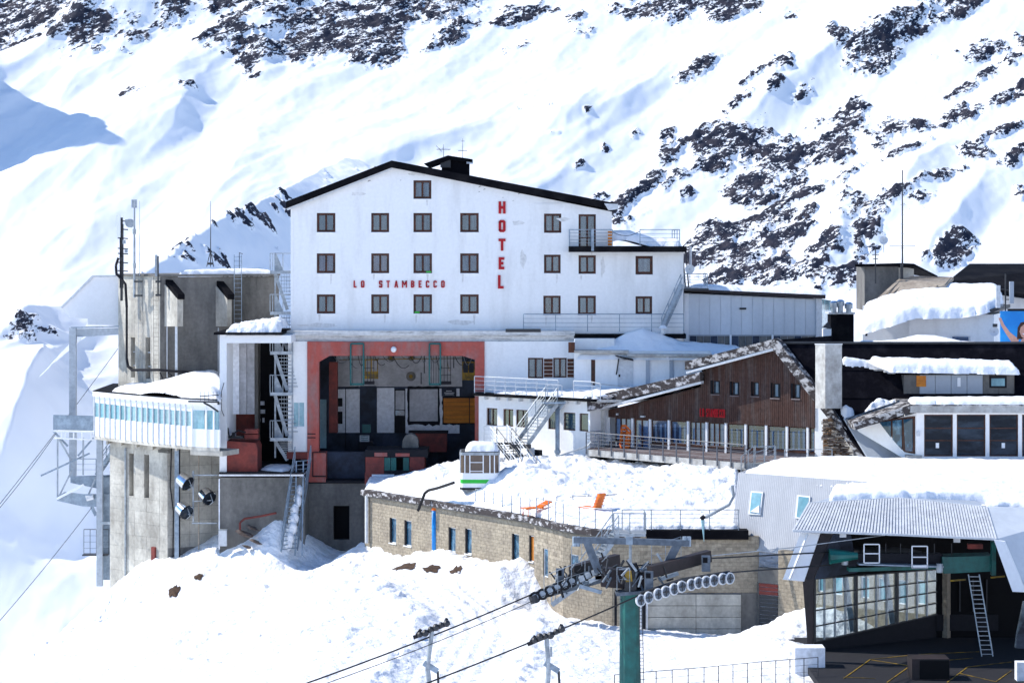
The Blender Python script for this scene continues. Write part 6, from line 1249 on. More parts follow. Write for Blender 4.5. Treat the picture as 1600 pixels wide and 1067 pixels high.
mb = MB(); mb.prism([P(1334,661,129.6),P(1421,633,128.5),P(1421,645,128.5),P(1336,672,129.6)], (0,3.5,0)); mb.build('left_roof', 'verge', pv)
Vs = Fr(1340,132.2,1431,129.05); mb = MB(); so_ = [Vs.hit(x, y) for x, y in ((1336,671),(1432,645),(1432,718),(1412,716))]; wd = [Vs.hit(x, y) for x, y in ((1372,657),(1430,650),(1430,709),(1414,706))]
mb.prism([Vs.pt(a, 0, z) for a, z in so_], Vs.n*-.4); mb.build('wedge_wall', 'plaster', pv)
mb = MB(); mb.prism([Vs.pt(a, .05, z) for a, z in wd], Vs.n*-.05); wo = mb.build('wedge_window', 'brownframe', pv)
for q in (((1375,659.5),(1393,657.5),(1393,683)),((1396,657),(1410,655.5),(1410,702),(1396,686.5)),((1413,655),(1427,653.5),(1427,705),(1416,704))):
    mb = MB(); mb.prism([Vs.pt(a, .08, z) for a, z in [Vs.hit(x, y) for x, y in q]], Vs.n*-.03); mb.build('pane', 'blueglass', wo)
piece('wall_lamp', 'ltgrey', pv, V, V.a(1432), V.a(1437), V.z(1434,681), V.z(1434,674), 0, .15); piece('base', 'roofgrey', pv, V, V.a(1416), V.a(1440), V.z(1420,722), V.z(1420,711), -.5, .12)
mb = MB(); mb.prism([on(1318,655,.2),on(1340,660,.2),on(1414,716,.2),on(1356,718,.2)], nrm*.15); mb.build('sloping_slab', 'corrug_shade', pv); mb = MB(); mb.prism([on(1345,662,.4),on(1352,660,.4),on(1420,716,.4),on(1409,718,.4)], nrm*.25); mb.build('sloping_kerb', 'roofgrey', pv)
a, b = V.pt(V.a(1425),.45,0), V.pt(V.a(1700),.45,0); zv = V.z(1500,633,.5)
snowpatch('pavilion_snow', 'even snow layer on the flat pavilion roof', [(a.x,a.y),(b.x,b.y),(b.x,b.y+4),(a.x+.2,a.y+3)], lambda X, Y: zv+0*X, .28, .12, .2, .04, 1.5, .05)
pane_snow('roof_snow', 'small lump of snow beside the left corner of the pavilion roof', [(1314,640),(1322,638),(1334,645),(1331,653),(1322,655),(1316,648)], .1, .35)
# ================================================================ BUILDINGS AT THE FAR RIGHT
rc_ = root('concrete_hut', 'small concrete block hut with flat dark roof and aerials at the back right', 'building', P(1395,470,166)); R1 = Fr(1350,166,1445,166)
tb('concrete_dark', 1351, 416, 1404, 485, -4, 0, 'wall', R1, rc_); tb('concrete', 1404, 418, 1428, 470, -4, -.6, 'side_wall', R1, rc_)
mb = MB(); mb.prism([P(1336,413,165.5),P(1406,411,165.5),P(1428,412,165.8),P(1465,431,168),P(1440,428,170),P(1350,414,169)], (0,0,-.18)); mb.build('roof', 'black', rc_)
m1_ = root('tall_aerial', 'tall thin aerial mast rising from the concrete hut', 'antenna', P(1410,436,165)); mast(m1_, P(1410,436,165), 170/F*165, .07, 'darksteel', ((2.4,1.9,.02),(2.25,.6,.015))); MB().bar(P(1408,436,164.9), P(1408,412,164.9), .12, .1, (1,0,0)).build('bracket', 'darksteel', m1_)
for k in range(7): MB().tube(P(1407,290+k*15,164.9), P(1413,291+k*15,164.9), .015, 4).build('crossbar', 'galv', m1_)
m2_ = root('short_aerial', 'short aerial with crossbars on the left of the concrete hut', 'antenna', P(1369,443,165)); mast(m2_, P(1368,443,165), 57/F*165, .06, 'darksteel', ((2.5,.6,.03),(2.1,.5,.03),(1.8,.4,.03))); MB().tube(P(1350,385,165), P(1385,383,165), .02, 4).build('crossbar', 'ltgrey', m2_)
dish('roof_dish', 'faint grey dish between the two aerials on the concrete hut', P(1381,376,165), .32, (-.1,-1,.2), 'ltgrey', .9)
br_ = root('black_roofed_house', 'large black roofed house at the back right edge', 'building', P(1560,480,170)); R2 = Fr(1440,172,1700,172)
mb = MB(); mb.prism([P(1515,412,176),P(1720,412,176),P(1720,478,166),P(1470,441,168.5),P(1480,440,168.5)], (0,0,-.3)); mb.build('roof', 'black', br_); tb('plaster', 1500, 455, 1720, 545, -4, 3.0, 'wall', R2, br_)
tr_ = root('tan_roof', 'tan ribbed roof slope between concrete hut and snowy house', 'roof', P(1430,465,164)); mb = MB(); mb.prism([P(1404,436,165),P(1428,431,165),P(1490,433,165.2),P(1478,445,162.5),P(1372,472,162.5),P(1365,471,163)], (0,0,-.25)); mb.build('sheet', 'slab', tr_)
for k in range(9): t = k/8; MB().bar(P(1410,436,165).lerp(P(1486,434,165.2), t)+Vector((0,0,.04)), P(1374,470,162.6).lerp(P(1476,445,162.5), t)+Vector((0,0,.04)), .06, .06).build('rib', 'slab', tr_)
sh = root('white_house', 'low white house under a thick rounded snow roof with blue solar panel', 'building', P(1490,535,156)); R3 = Fr(1420,158.5,1552,156.5)
mb = MB(); a0,a1,z0,z1 = R3.rect(1421,490,1553,545); R3.box(mb, a0, a1, -5, 0, z0, z1); mb.build('wall', 'plaster', sh)
mb = MB(); R3.pprism(mb, [(1405,494),(1440,489),(1540,486),(1562,478),(1562,484),(1545,491),(1408,498)], -5, .5); mb.build('roof', 'darksteel', sh)
tb('solar', 1488, 526, 1513, 545, 0, .12, 'solar_panel', R3, sh); 
for k in range(3): tb('darksteel', 1488, 529+k*4, 1513, 529.8+k*4, .12, .14, 'panel_line', R3, sh)
tb('ltgrey', 1513.5, 526, 1516, 545, 0, .1, 'side_strip', R3, sh); tb('brickred', 1424, 531, 1464, 545, .3, 1.2, 'red_parapet', R3, sh); tb('dark', 1352, 497, 1355, 525, 0, .1, 'dark_slot', R3, sh); tb('plaster', 1348, 478, 1425, 545, -4, -1.0, 'left_wall', R3, sh)
yr = lambda x, D_: P(x,HZ,D_)
ctl_ = [P(*c) for c in ((1350,505,156.5),(1350,480,159),(1390,494,156),(1420,480,156.4),(1450,481,156.4),(1500,481,156.4),(1545,471,156.6),(1568,464,157),(1420,462,161),(1480,446,164),(1560,447,163),(1560,440,166),(1420,445,167))]
sf = tps(ctl_); snowpatch('house_snow', 'very thick smooth snow blanket over the white house roof', [(p.x,p.y) for p in (yr(1346,156.2),yr(1400,155.6),yr(1440,155.9),yr(1545,156),yr(1566,157),yr(1562,164),yr(1480,165),yr(1400,163),yr(1350,160))], lambda X, Y: sf(X, Y)-.25, .38, .14, .5, .10, .7, .35)
snowpatch('yard_snow', 'snow lying between the white house and the black roof ridge', [(p.x,p.y) for p in (yr(1330,147),yr(1480,147),yr(1600,147),yr(1600,153),yr(1470,155),yr(1336,156))], lambda X, Y: P(1400,547,150).z+.45*np.exp(-((X-P(1463,HZ,150).x)/1.6)**2)+0*X, .4, .15, .8, .1, .8)
am2 = root('panel_antenna_mast', 'mast with two tall pale panel antennas beside the blue poster', 'mast', P(1571,545,152)); MB().tube(P(1571,545,152), P(1571,428,152), .05).build('pole', 'darksteel', am2)
for x, y0, y1 in ((1559.5,446,481),(1580.5,440,474)): MB().bar(P(x,y0,151.7), P(x,y1,151.7), .28, .18, (1,0,0)).build('panel_antenna', 'ltgrey' if x < 1570 else 'corrug_shade', am2)
for x0, x1, y in ((1562,1571,452),(1562,1571,476),(1571,1578,453),(1571,1578,468)): MB().tube(P(x0,y,151.8), P(x1,y,151.9), .04, 4).build('bracket', 'darksteel', am2)
MB().tube(P(1571,495,151.8), P(1571,530,151.8), .10).build('cable_bundle', 'darksteel', am2)
dish('wall_dish', 'round grey dish on the corner of the white house', P(1553,518,154.5), .33, (-.1,-1,.15), 'ltgrey', .3); tb('darksteel', 1551, 506, 1558, 511, 2, 2.2, 'meter_box', R3, sh)
po = root('poster', 'blue poster with a waving dark haired woman at the right edge', 'poster', P(1600,545,150)); R4 = Fr(1555,151.2,1720,151.2)
tb('poster', 1563, 486, 1700, 550, -.1, 0, 'sheet', R4, po); tb('dark', 1575, 482.5, 1700, 486, -.1, .08, 'top_rail', R4, po)
def flat(m_, pix, d_, nm_): mb = MB(); R4.pprism(mb, pix, d_-.004, d_); mb.build(nm_, m_, po)
flat('skin', [(1560,497),(1564,496),(1569,507),(1578,519),(1592,530),(1590,540),(1583,538),(1572,522),(1565,510)], .006, 'printed_arm')
flat('hair', [(1589,530),(1590,512),(1595,504),(1604,502),(1614,506),(1617,530)], .010, 'printed_hair'); flat('skin', [(1593,518),(1595,511),(1600,507),(1606,508),(1609,516),(1606,525),(1601,529),(1596,526)], .015, 'printed_face'); flat('white', [(1597,521),(1604,521),(1601,524)], .020, 'printed_smile'); flat('skin', [(1592,540),(1597,529),(1606,528),(1618,540),(1618,550),(1590,550)], .012, 'printed_shoulder')
# ================================================================ GREY CORRUGATED WING
gw = root('corrugated_wing', 'pale grey corrugated wing with two small windows under deep snow', 'building', P(1280,870,120)); Gt = P(1155,738,124); 
g_tl, g_tr, g_bl = P(1155,738,124), P(1475,761,117.2), P(1142,856,122.6)
nn = (g_tr-g_tl).cross(g_bl-g_tl).normalized(); nn = nn if nn.y < 0 else -nn
def onw(x, y, lift=0):
    r = Vector(((x-800)/F, 1, (HZ-y)/F)); C0 = Vector((0,CAMY,0)); t = (g_tl+nn*lift-C0).dot(nn)/r.dot(nn); return C0+r*t
g_br = onw(1475, 895)
bl = lambda u_, v_: g_tl.lerp(g_tr, u_).lerp(g_bl.lerp(g_br, u_), v_)
mb = MB(); mb.prism([g_tl, g_tr, g_br, g_bl], -nn*.25); mb.build('wall', 'corrug', gw)
mb = MB(); 
for k in range(110):
    u_ = k/110; a, b = bl(u_, .0), bl(u_, 1); mb.bar(a+nn*.004, b+nn*.004, .08, .012, g_tr-g_tl)
mb.build('corrugation', 'corrug', gw, 'stuff')
mb = MB(); mb.prism([g_tl, g_bl, g_bl+Vector((1.6,3,0)), g_tl+Vector((2,5,0))], (.1,0,0)); mb.build('end_wall', 'corrug', gw)
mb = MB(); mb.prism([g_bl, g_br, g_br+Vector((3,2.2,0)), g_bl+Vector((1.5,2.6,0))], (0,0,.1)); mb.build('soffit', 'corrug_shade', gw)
def onw(x, y, lift=0):
    r = Vector(((x-800)/F, 1, (HZ-y)/F)); C0 = Vector((0,CAMY,0)); t = (g_tl+nn*lift-C0).dot(nn)/r.dot(nn); return C0+r*t
for q, lb in ((((1173,767),(1192,768),(1188,804),(1169,803)),0),(((1246,773),(1266,775),(1262,811),(1242,809)),1)):
    mb = MB(); mb.prism([onw(x,y,.09) for x, y in q], -nn*.07); wo = mb.build('window', 'white', gw); cx = sum(x for x, y in q)/4; cy = sum(y for x, y in q)/4
    mb = MB(); mb.prism([onw(cx+(x-cx)*.78,cy+(y-cy)*.88,.11) for x, y in q], -nn*.03); mb.build('pane', 'tealpale', wo)
    if not lb: mb = MB(); mb.prism([onw(1172,799,.16),onw(1186,789,.16),onw(1186,801,.16)], -nn*.05); mb.build('window_snow', 'snow', wo)
zc_ = -12.45
big = [P(1157,HZ,124.2),P(1300,HZ,120.8),P(1440,HZ,117.6),P(1560,HZ,115.5),P(1760,HZ,115.5),P(1760,HZ,128.6),P(1440,HZ,128.8),P(1352,HZ,131.5),P(1310,HZ,133),P(1220,HZ,132.8),P(1182,HZ,129)]
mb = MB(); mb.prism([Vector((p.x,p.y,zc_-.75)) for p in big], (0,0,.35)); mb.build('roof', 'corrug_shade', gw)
bf_ = tps([P(*c) for c in ((1157,737,124.2),(1300,744,121),(1440,756,117.8),(1560,762,115.6),(1760,762,115.6),(1760,715,128),(1500,716,128.2),(1352,718,131),(1230,716,131),(1300,712,127.5),(1450,730,123),(1185,728,128),(1600,738,121))])
snowpatch('wing_snow', 'broad bank of snow over the corrugated wing up to the pavilion', [(p.x,p.y) for p in big], lambda X, Y: bf_(X,Y)-.25, .25, .17, .35, .09, .7, .25)
bxo = root('roof_hatch', 'small grey hatch half buried in snow behind the station roof', 'hatch', P(1467,745,119)); MB().bar(P(1457,745,119), P(1472,743,119), .5, .2).build('lid', 'ltgrey', bxo)
# ================================================================ CHAIRLIFT STATION
cs_ = root('lift_station', 'chairlift station with corrugated canopy and dark open mouth', 'lift station', P(1420,1010,108))
c1, c2, c3 = P(1264,786,109.5), P(1404,778,109.8), P(1541,792,108.5); b1, b3 = P(1239,829,106.5), P(1556,842,105.5); b2 = P(1404,835,106.2)
mb = MB(); mb.add([c1,c2,b2,b1,c3,b3], [(0,1,2,3),(1,4,5,2)]); o = mb.build('canopy', 'canopy', cs_)
mb = MB()
for k in range(66):
    t = k/65; a = c1.lerp(c2, t*2) if t < .5 else c2.lerp(c3, t*2-1); b = b1.lerp(b2, t*2) if t < .5 else b2.lerp(b3, t*2-1); up = Vector((0,-.04,.02)); mb.bar(a+up, b+up, .088, .022, (1,0,0))
mb.build('canopy_ribs', 'canopy', cs_, 'stuff')
for a, b in ((b1,b2),(b2,b3),(c1,c2),(c2,c3)): MB().bar(a, b, .12, .1).build('canopy_edge', 'ltgrey', cs_)
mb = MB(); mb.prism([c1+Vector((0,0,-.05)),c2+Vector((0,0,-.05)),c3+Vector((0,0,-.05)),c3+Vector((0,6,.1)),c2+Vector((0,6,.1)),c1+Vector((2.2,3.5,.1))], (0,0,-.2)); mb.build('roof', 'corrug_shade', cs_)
mb = MB(); mb.prism([P(1541,792,108.5),P(1720,796,108.5),P(1720,1010,104.5),P(1640,1010,104.5),P(1600,912,105),P(1568,848,105.5),P(1556,842,105.5)], (0,.3,0)); mb.build('side_sheet', 'cladding', cs_)
mb = MB(); mb.prism([P(1553,843,105.3),P(1570,846,105.3),P(1604,925,104.8),P(1582,924,104.8)], (.15,.5,0)); mb.build('right_flange', 'paint', cs_)
mb = MB(); mb.prism([P(1555,844,105.8),P(1582,924,105.2),P(1600,912,105.2),P(1600,1010,105),P(1620,1010,105),P(1620,830,105.9)], (0,.3,0)); mb.build('right_shadow_wall', 'dark', cs_) if False else None
mb = MB(); mb.prism([P(1251,832,106.8),P(1281,833,106.8),P(1256,908,106.2),P(1223,905,106.2)], (.2,.5,0)); mb.build('left_panel', 'paint', cs_); MB().bar(P(1262,834,106.6), P(1234,904,106.1), .12, .06).build('panel_groove', 'ltgrey', cs_)
mb = MB(); mb.prism([P(1281,834,106.9),P(1301,835,106.9),P(1271,905,106.3),P(1270,1010,106.3),P(1262,1010,106.3),P(1254,905,106.3)], (.1,.35,0)); mb.build('left_frame', 'fasc', cs_)
mb = MB(); mb.prism([P(1301,835,107),P(1330,836,107),P(1340,894,110),P(1272,905,106.9)], (0,.1,0)); mb.build('inner_cheek', 'navy', cs_)
# glazed wall, seen through
GL = Fr(1271,109.3,1463,113.0); zz0, zz1 = GL.z(1463,959), GL.z(1463,889); zb0 = GL.z(1271,1003); zt0 = GL.z(1271,904)
n = 12
for k in range(n):
    u0, u1 = GL.len*k/n, GL.len*(k+1)/n; t = (k+.5)/n; zlo = zb0+(zz0-zb0)*t; zhi = zt0+(zz1-zt0)*t
    for j in range(4): piece('pane', 'clearglass', cs_, GL, u0+.03, u1-.03, zlo+(zhi-zlo)*j/4+.03, zlo+(zhi-zlo)*(j+1)/4-.03, -.02, .0)
    a, b = GL.pt(u0,.03,zlo), GL.pt(u0,.03,zhi); MB().bar(a, b, .12 if k % 4 == 0 else .07, .1 if k % 4 else .2, GL.u).build('dark_mullion' if k % 4 == 0 else 'mullion', 'darksteel' if k % 4 == 0 else 'galv', cs_)
for j in range(5): MB().bar(GL.pt(0,.05,zb0+(zt0-zb0)*j/4), GL.pt(GL.len,.05,zz0+(zz1-zz0)*j/4), .06, .06).build('transom', 'darksteel', cs_)
for k in (5.3, 9.3): MB().bar(GL.pt(GL.len*(k-.5)/n,-1.6,zz1+.2), GL.pt(GL.len*(k+.4)/n,-1.6,zb0), .28, .2, (1,0,0)).build('leaning_post', 'steelblue', cs_)
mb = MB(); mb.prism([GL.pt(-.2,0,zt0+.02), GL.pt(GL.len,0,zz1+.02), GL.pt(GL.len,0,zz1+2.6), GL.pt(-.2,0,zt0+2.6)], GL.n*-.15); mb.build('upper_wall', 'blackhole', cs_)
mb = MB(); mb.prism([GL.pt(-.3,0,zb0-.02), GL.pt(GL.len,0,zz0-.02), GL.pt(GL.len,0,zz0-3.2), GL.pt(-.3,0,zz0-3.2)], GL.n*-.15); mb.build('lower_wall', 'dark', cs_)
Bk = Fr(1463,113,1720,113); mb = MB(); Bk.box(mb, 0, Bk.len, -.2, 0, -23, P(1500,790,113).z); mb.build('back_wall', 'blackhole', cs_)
tb('dark', 1463, 960, 1560, 985, 0, .05, 'low_wall', Bk, cs_)
for k in range(4): tb('darksteel', 1478+k*21, 905, 1480+k*21, 955, .0, .1, 'wall_rib', Bk, cs_)
zf = P(1400,1030,107).z
mb = MB(); mb.abox(P(1258,HZ,106).x, P(1720,HZ,106).x, 97+CAMY, 113+CAMY, zf-.3, zf); mb.build('platform', 'dark', cs_)
mb = MB(); mb.abox(P(1258,HZ,106).x-.6, P(1258,HZ,106).x+.8, 105+CAMY, 106+CAMY, zf-.6, P(1260,1006,106).z); mb.build('snow_topped_pier', 'greywhite', cs_)
onf = lambda x, y: (lambda D_: P(x, y, D_))( -zf*F/(y-HZ) if y > HZ else 100)
def fl_line(p, q, w_=.05):
    a, b = onf(*p), onf(*q); MB().bar(a+Vector((0,0,.02)), b+Vector((0,0,.02)), w_, .015).build('floor_line', 'yellow', cs_)
for p, q in (((1318,1060),(1360,1030)),((1360,1030),(1440,1022)),((1440,1022),(1530,1018)),((1362,1031),(1420,1040)),((1318,1058),(1368,1060)),((1386,1066),(1428,1036)),((1428,1036),(1520,1028)),((1480,1066),(1512,1042)),((1512,1042),(1580,1034)),((1500,1052),(1556,1065)),((1556,1065),(1580,1048))): fl_line(p, q)
# machinery
mh = root('bullwheel_machinery', 'dark green bullwheel machinery hanging inside the lift station', 'machinery', P(1440,900,108)); 
MB().tube(P(1296,869,106.5), P(1340,868,106.5), .38, 10, .16).build('rope_horn', 'green', mh); MB().bar(P(1325,889,107), P(1480,884,107.5), .5, .18).build('beam', 'green', mh); 
mb = MB(); mb.prism([P(x,y,107) for x, y in ((1472,870),(1552,868),(1552,892),(1475,896))], (0,1.2,0)); mb.build('drive_housing', 'green', mh)
MB().bar(P(1552,845,106.8), P(1552,898,106.8), .2, .3, (1,0,0)).build('hanger', 'green', mh); MB().tube(P(1380,868,109), P(1380,862,109), 1.9, 20).build('bullwheel', 'darksteel', mh); MB().bar(P(1318,872,107.2), P(1470,872,107.6), .6, .5).build('frame', 'dark', mh)
MB().bar(P(1512,853,107), P(1535,853,107), .3, .22).build('red_motor', 'brickred', mh); MB().bar(P(1340,880,106.8), P(1472,884,107), .7, .06).build('catwalk', 'steelblue', mh)
for x, y in ((1320,874),(1468,886)): MB().tube(P(x,y+8,106.7), P(x,y-6,106.7), .16, 8).build('sheave', 'galv', mh)
for x0, x1, y0, y1 in ((1350,1374,850,879),(1425,1449,853,887)):
    g_ = root('catwalk_gate', 'small white gate frame on the left of the machinery catwalk' if x0 < 1400 else 'small white gate frame on the right of the machinery catwalk', 'gate', P(x0,y1,106.4))
    for x in (x0, x1): MB().bar(P(x,y0,106.4), P(x,y1,106.4), .05, .05, (1,0,0)).build('post', 'paint', g_)
    for y in (y0, (y0+y1)/2, y1): MB().bar(P(x0,y,106.4), P(x1,y,106.4), .05, .05).build('rail', 'paint', g_)
    if x0 > 1400: MB().bar(P(x0,y1-2,106.4), P(x1,y1-2,106.4), .05, .14).build('kick_plate', 'white', g_)
for x in (1384,1407,1460,1487): MB().tube(P(x,849,107.5), P(x,880,107.5), .025, 4).build('rod', 'darksteel', mh)
for i, (x0, x1, y) in enumerate(((1485,1509,906),(1548,1570,901))): t = root('strip_lamp', 'yellowish strip lamp in the dark station, %s' % ('left of the ladder' if i == 0 else 'right of the ladder'), 'lamp', P(x0,y,107)); MB().bar(P(x0,y+.8,107), P(x1,y-1,107), .09, .07).build('tube', 'yellow', t)
for i, (x, y) in enumerate(((1317,836),(1495,844))): t = root('work_lamp', 'small square lamp hanging under the canopy at %s' % ('its left end' if i == 0 else 'its right end'), 'lamp', P(x,y,106.6)); MB().bar(P(x-5,y,106.6), P(x+5,y,106.6), .12, .18).build('housing', 'ltgrey', t)
l3 = root('station_ladder', 'leaning aluminium ladder inside the lift station', 'ladder', P(1545,1025,106)); ladder(l3, P(1513,897,106.6), P(1534,1025,105.6), .52, 18, .03, 'galv')
MB().tube(P(1530,897,106.8), P(1551,1020,105.9), .03, 4).build('handrail', 'galv', l3)
cb2 = root('control_box', 'dark reddish box on the station floor between yellow lines', 'box', onf(1450,1060)); p = onf(1425,1062); MB().abox(p.x, p.x+1.7, p.y, p.y+1.2, zf, zf+.95).build('cabinet', 'fasc', cb2); MB().abox(p.x+.35, p.x+1.68, p.y-.02, p.y+.3, zf+.05, zf+.9).build('front', 'blackhole', cb2)
wp2 = root('white_pier', 'white concrete pier at the bottom right corner', 'pier', P(1598,1060,102)); MB().bar(P(1595,1033,102), P(1595,1075,102), .45, .5, (1,0,0)).build('block', 'greywhite', wp2); 
mb = MB(); mb.prism([P(1600,940,103.5),P(1590,990,103),P(1587,1012,103),P(1610,1014,103),P(1612,940,103)], (0,.3,0)); mb.build('glass_wing', 'darkglass', root('glass_wing_panel', 'dark glass panel at the right edge of the station mouth', 'panel', P(1600,1014,103))); 
mb = MB(); mb.prism([P(1257,1007,106),P(1272,1007,106),P(1272,1040,106),P(1257,1040,106)], (0,.4,0))
sz_ = tps([P(*c) for c in ((1290,784,109.6),(1404,777,110),(1541,792,109),(1300,768,113),(1440,757,115),(1560,770,113),(1720,775,113),(1720,795,109),(1400,762,114.5))])
for nm_, lb, pp in (('station_snow','long shaded snow cornice on the left of the station roof',((1296,110.2),(1404,110.4),(1530,111.2),(1720,111.8),(1720,116),(1430,117),(1300,114))),('station_snow','overhanging lump of snow at the right edge of the station roof',((1538,109.0),(1720,109),(1720,112),(1545,111.6)))):
    snowpatch(nm_, lb, [(P(x,HZ,D_).x, D_+CAMY) for x, D_ in pp], lambda X, Y: sz_(X,Y)-.12, .38, .1, .3, .10, 1.3, .15, rag=.15)
# ================================================================ LIFT PYLON
py_ = root('lift_pylon', 'dark green lift pylon with grey crossarm frame in the foreground', 'lift pylon', P(984,1100,98)); zp = P(984,927,98).z
mb = MB(); c0 = P(984,HZ,98); oct_ = [(-.42,-.2),(-.22,-.42),(.22,-.42),(.42,-.2),(.42,.3),(-.42,.3)]
mb.add([Vector((c0.x+a*1.12,c0.y+b*1.12,-24)) for a, b in oct_]+[Vector((c0.x+a,c0.y+b,zp)) for a, b in oct_], [(i,(i+1)%6,(i+1)%6+6,i+6) for i in range(6)]+[tuple(range(6,12))]); mb.build('shaft', 'green', py_)
MB().bar(P(972,927,97.5), P(972,1080,97.45), .03, .02, (1,0,0)).build('seam', 'cagegreen', py_)
ladder(py_, P(998,930,97.6), P(1001,1075,97.6), .14, 26, .016, 'darksteel')
MB().bar(P(896,843,98), P(1077,848,98), .22, .26).build('top_tube', 'pylonsteel', py_)
for x in (898,903,1070,1076): MB().tube(P(x,838,98), P(x,853,98), .11, 8).build('end_flange', 'steelblue', py_)
MB().bar(P(983,838,98), P(983,850,98), .3, .24, (1,0,0)).build('centre_joint', 'steelblue', py_)
for a, b in (((917,846),(935,893)),((1059,849),(1040,886))): MB().bar(P(*a,98), P(*b,98), .34, .24, (1,0,0)).build('raker', 'pylonsteel', py_)
MB().bar(P(935,893,98), P(1040,888,98), .12, .12).build('tie', 'steelblue', py_)
MB().bar(P(940,900,98.2), P(1018,908,98.2), .7, .8).build('crossarm', 'fasc', py_)
MB().bar(P(962,926,97.8), P(1010,922,97.8), 1.0, .14).build('platform', 'pylonsteel', py_)
mb = MB(); mb.bar(P(985,925,97.6), P(985,890,97.6), .5, .4, (1,0,0)); mb.build('centre_column', 'darksteel', py_); MB().bar(P(981,892,97.3), P(983,908,97.3), .28, .2, (1,0,0)).build('yellow_hoist', 'yellow', py_); MB().bar(P(990,880,97.6), P(998,912,97.6), .3, .3, (1,0,0)).build('black_hoist', 'dark', py_)
# inclined sheave trains: left (rear) and right (front)
MB().bar(P(893,893,99.6), P(965,875,101.5), .35, .55).build('beam', 'fasc', py_); MB().bar(P(1015,893,97), P(1108,868,98.8), .35, .50).build('beam', 'fasc', py_)
MB().bar(P(843,932,98.6), P(945,905,100), .12, .2).build('walkway', 'pylonsteel', py_); MB().bar(P(858,918,98.4), P(935,890,99.8), .1, .12).build('walkway', 'pylonsteel', py_)
for x, y0, y1, D_ in ((875,888,918,98.9),(1014,892,922,96.8),(1103,868,892,98)):
    MB().bar(P(x,y0,D_), P(x,y1,D_), .36, .3, (1,0,0)).build('hanger_box', 'pylonsteel', py_); MB().bar(P(x-1,y0+3,D_-.2), P(x-1,y0+11,D_-.2), .2, .05, (1,0,0)).build('opening', 'blackhole', py_)
for pts in ([P(850,935,98.3),P(893,918,98.3),P(935,905,98.6)], [P(893,888,99.2),P(925,880,99.2),P(948,872,99.5)], [P(964,922,97.2),P(984,924,97.2)], [P(1018,886,98),P(1040,882,98),P(1064,874,98.4)]):
    rail(py_, pts, 1.0, 2, .55, .014, 'galv', top=.018, post_r=.016)
for x, y in ((905,905),(915,900),(925,896),(1050,885),(1056,880)): MB().bar(P(x,y,98.4), P(x+8,y-3,98.4), .3, .22).build('bracket', 'galv', py_)
for a, b, m_ in (((930,902),(965,899),'fasc'),((905,915),(940,925),'steelblue'),((920,908),(950,896),'galv'),((1030,905),(1060,895),'steelblue')): MB().bar(P(*a,98.1), P(*b,98.1), .14, .16).build('strut', m_, py_)
for k in range(16): x = random.uniform(900,960); y = 912-(x-900)*.35+random.uniform(-6,8); MB().bar(P(x,y,98.3), P(x+random.uniform(3,9),y-random.uniform(-2,6),98.5), .08, .1).build('linkage', random.choice(['galv','steelblue','darksteel']), py_)
for k in range(46):   # small brackets, ladders and hoses crowding the head of the pylon
    x = random.uniform(945,1045); y = 905-abs(x-990)*.12+random.uniform(-18,14); a_ = P(x, y, 97.5+random.uniform(-.5,1)); v_ = Vector((random.uniform(-.4,.4), random.uniform(-.3,.3), random.choice([-.5,.5,.1,.3]))); MB().bar(a_, a_+v_, random.uniform(.03,.10), random.uniform(.03,.1)).build('hydraulic_part', random.choice(['darksteel','pylonsteel','galv','blackrubber']), py_)
for k in range(30):
    x = random.uniform(868,945); y = 915-(x-868)*.33+random.uniform(-16,8); a_ = P(x, y, 98.6+random.uniform(-.4,1)); v_ = Vector((random.uniform(-.35,.35), random.uniform(-.3,.3), random.choice([-.4,.35,.1]))); MB().bar(a_, a_+v_, random.uniform(.03,.09), random.uniform(.03,.09)).build('hydraulic_part', random.choice(['darksteel','pylonsteel','galv','blackrubber']), py_)
def sheave(parent, c, r, ax=(0.62,-.78,0.02), m1='blackrubber', m2='pylonsteel'):
    d = Vector(ax).normalized(); q = d.to_track_quat('Z','Y'); n_ = 16
    o = MB().tube(c-d*.05, c+d*.05, r*.78, n_); rr = o.build('sheave', m2, parent)
    vs = []; fs = []
    for i in range(n_):
        t = 6.2832*i/n_
        for j in range(6): u_ = 6.2832*j/6; vs.append(c+q@Vector(((r*.9+r*.12*math.cos(u_))*math.cos(t), (r*.9+r*.12*math.cos(u_))*math.sin(t), .07*math.sin(u_))))
    for i in range(n_):
        for j in range(6): fs.append((i*6+j, ((i+1)%n_)*6+j, ((i+1)%n_)*6+(j+1)%6, i*6+(j+1)%6))
    MB().add(vs, fs).build('rim', 'ltgrey', rr, smooth=True); MB().tube(c-d*.02, c+d*.09, r*.25, 8).build('hub', 'darksteel', rr)
    MB().bar(c+q@Vector((-r*.7,0,.06)), c+q@Vector((r*.7,0,.06)), .03, .05).build('spoke', 'darksteel', rr); MB().bar(c+q@Vector((0,-r*.7,.06)), c+q@Vector((0,r*.7,.06)), .03, .05).build('spoke', 'darksteel', rr)
tn = root('sheave_train', 'row of twelve pale rimmed rope wheels on the right of the pylon', 'sheave train', P(1070,925,96))
wx_ = [(1001,937.5),(1013,933),(1028,928),(1040,924),(1053,920),(1065,916),(1080,913),(1091,910),(1103,908.5),(1115,906.5),(1129,904),(1140,903)]
for i, (x, y) in enumerate(wx_): sheave(tn, P(x, y, 96.0+(x-1001)*.012), .26)
for i in range(0, 12, 2): MB().bar(P(wx_[i][0],wx_[i][1],96.25+(wx_[i][0]-1001)*.012), P(wx_[i+1][0],wx_[i+1][1],96.25+(wx_[i][0]-1001)*.012), .06, .12).build('rocker', 'galv', tn)
MB().path([P(wx_[0][0],wx_[0][1]-10,96.35),P(wx_[5][0],wx_[5][1]-10,96.9),P(wx_[11][0],wx_[11][1]-9,97.8)], .09).build('beam', 'darksteel', tn)
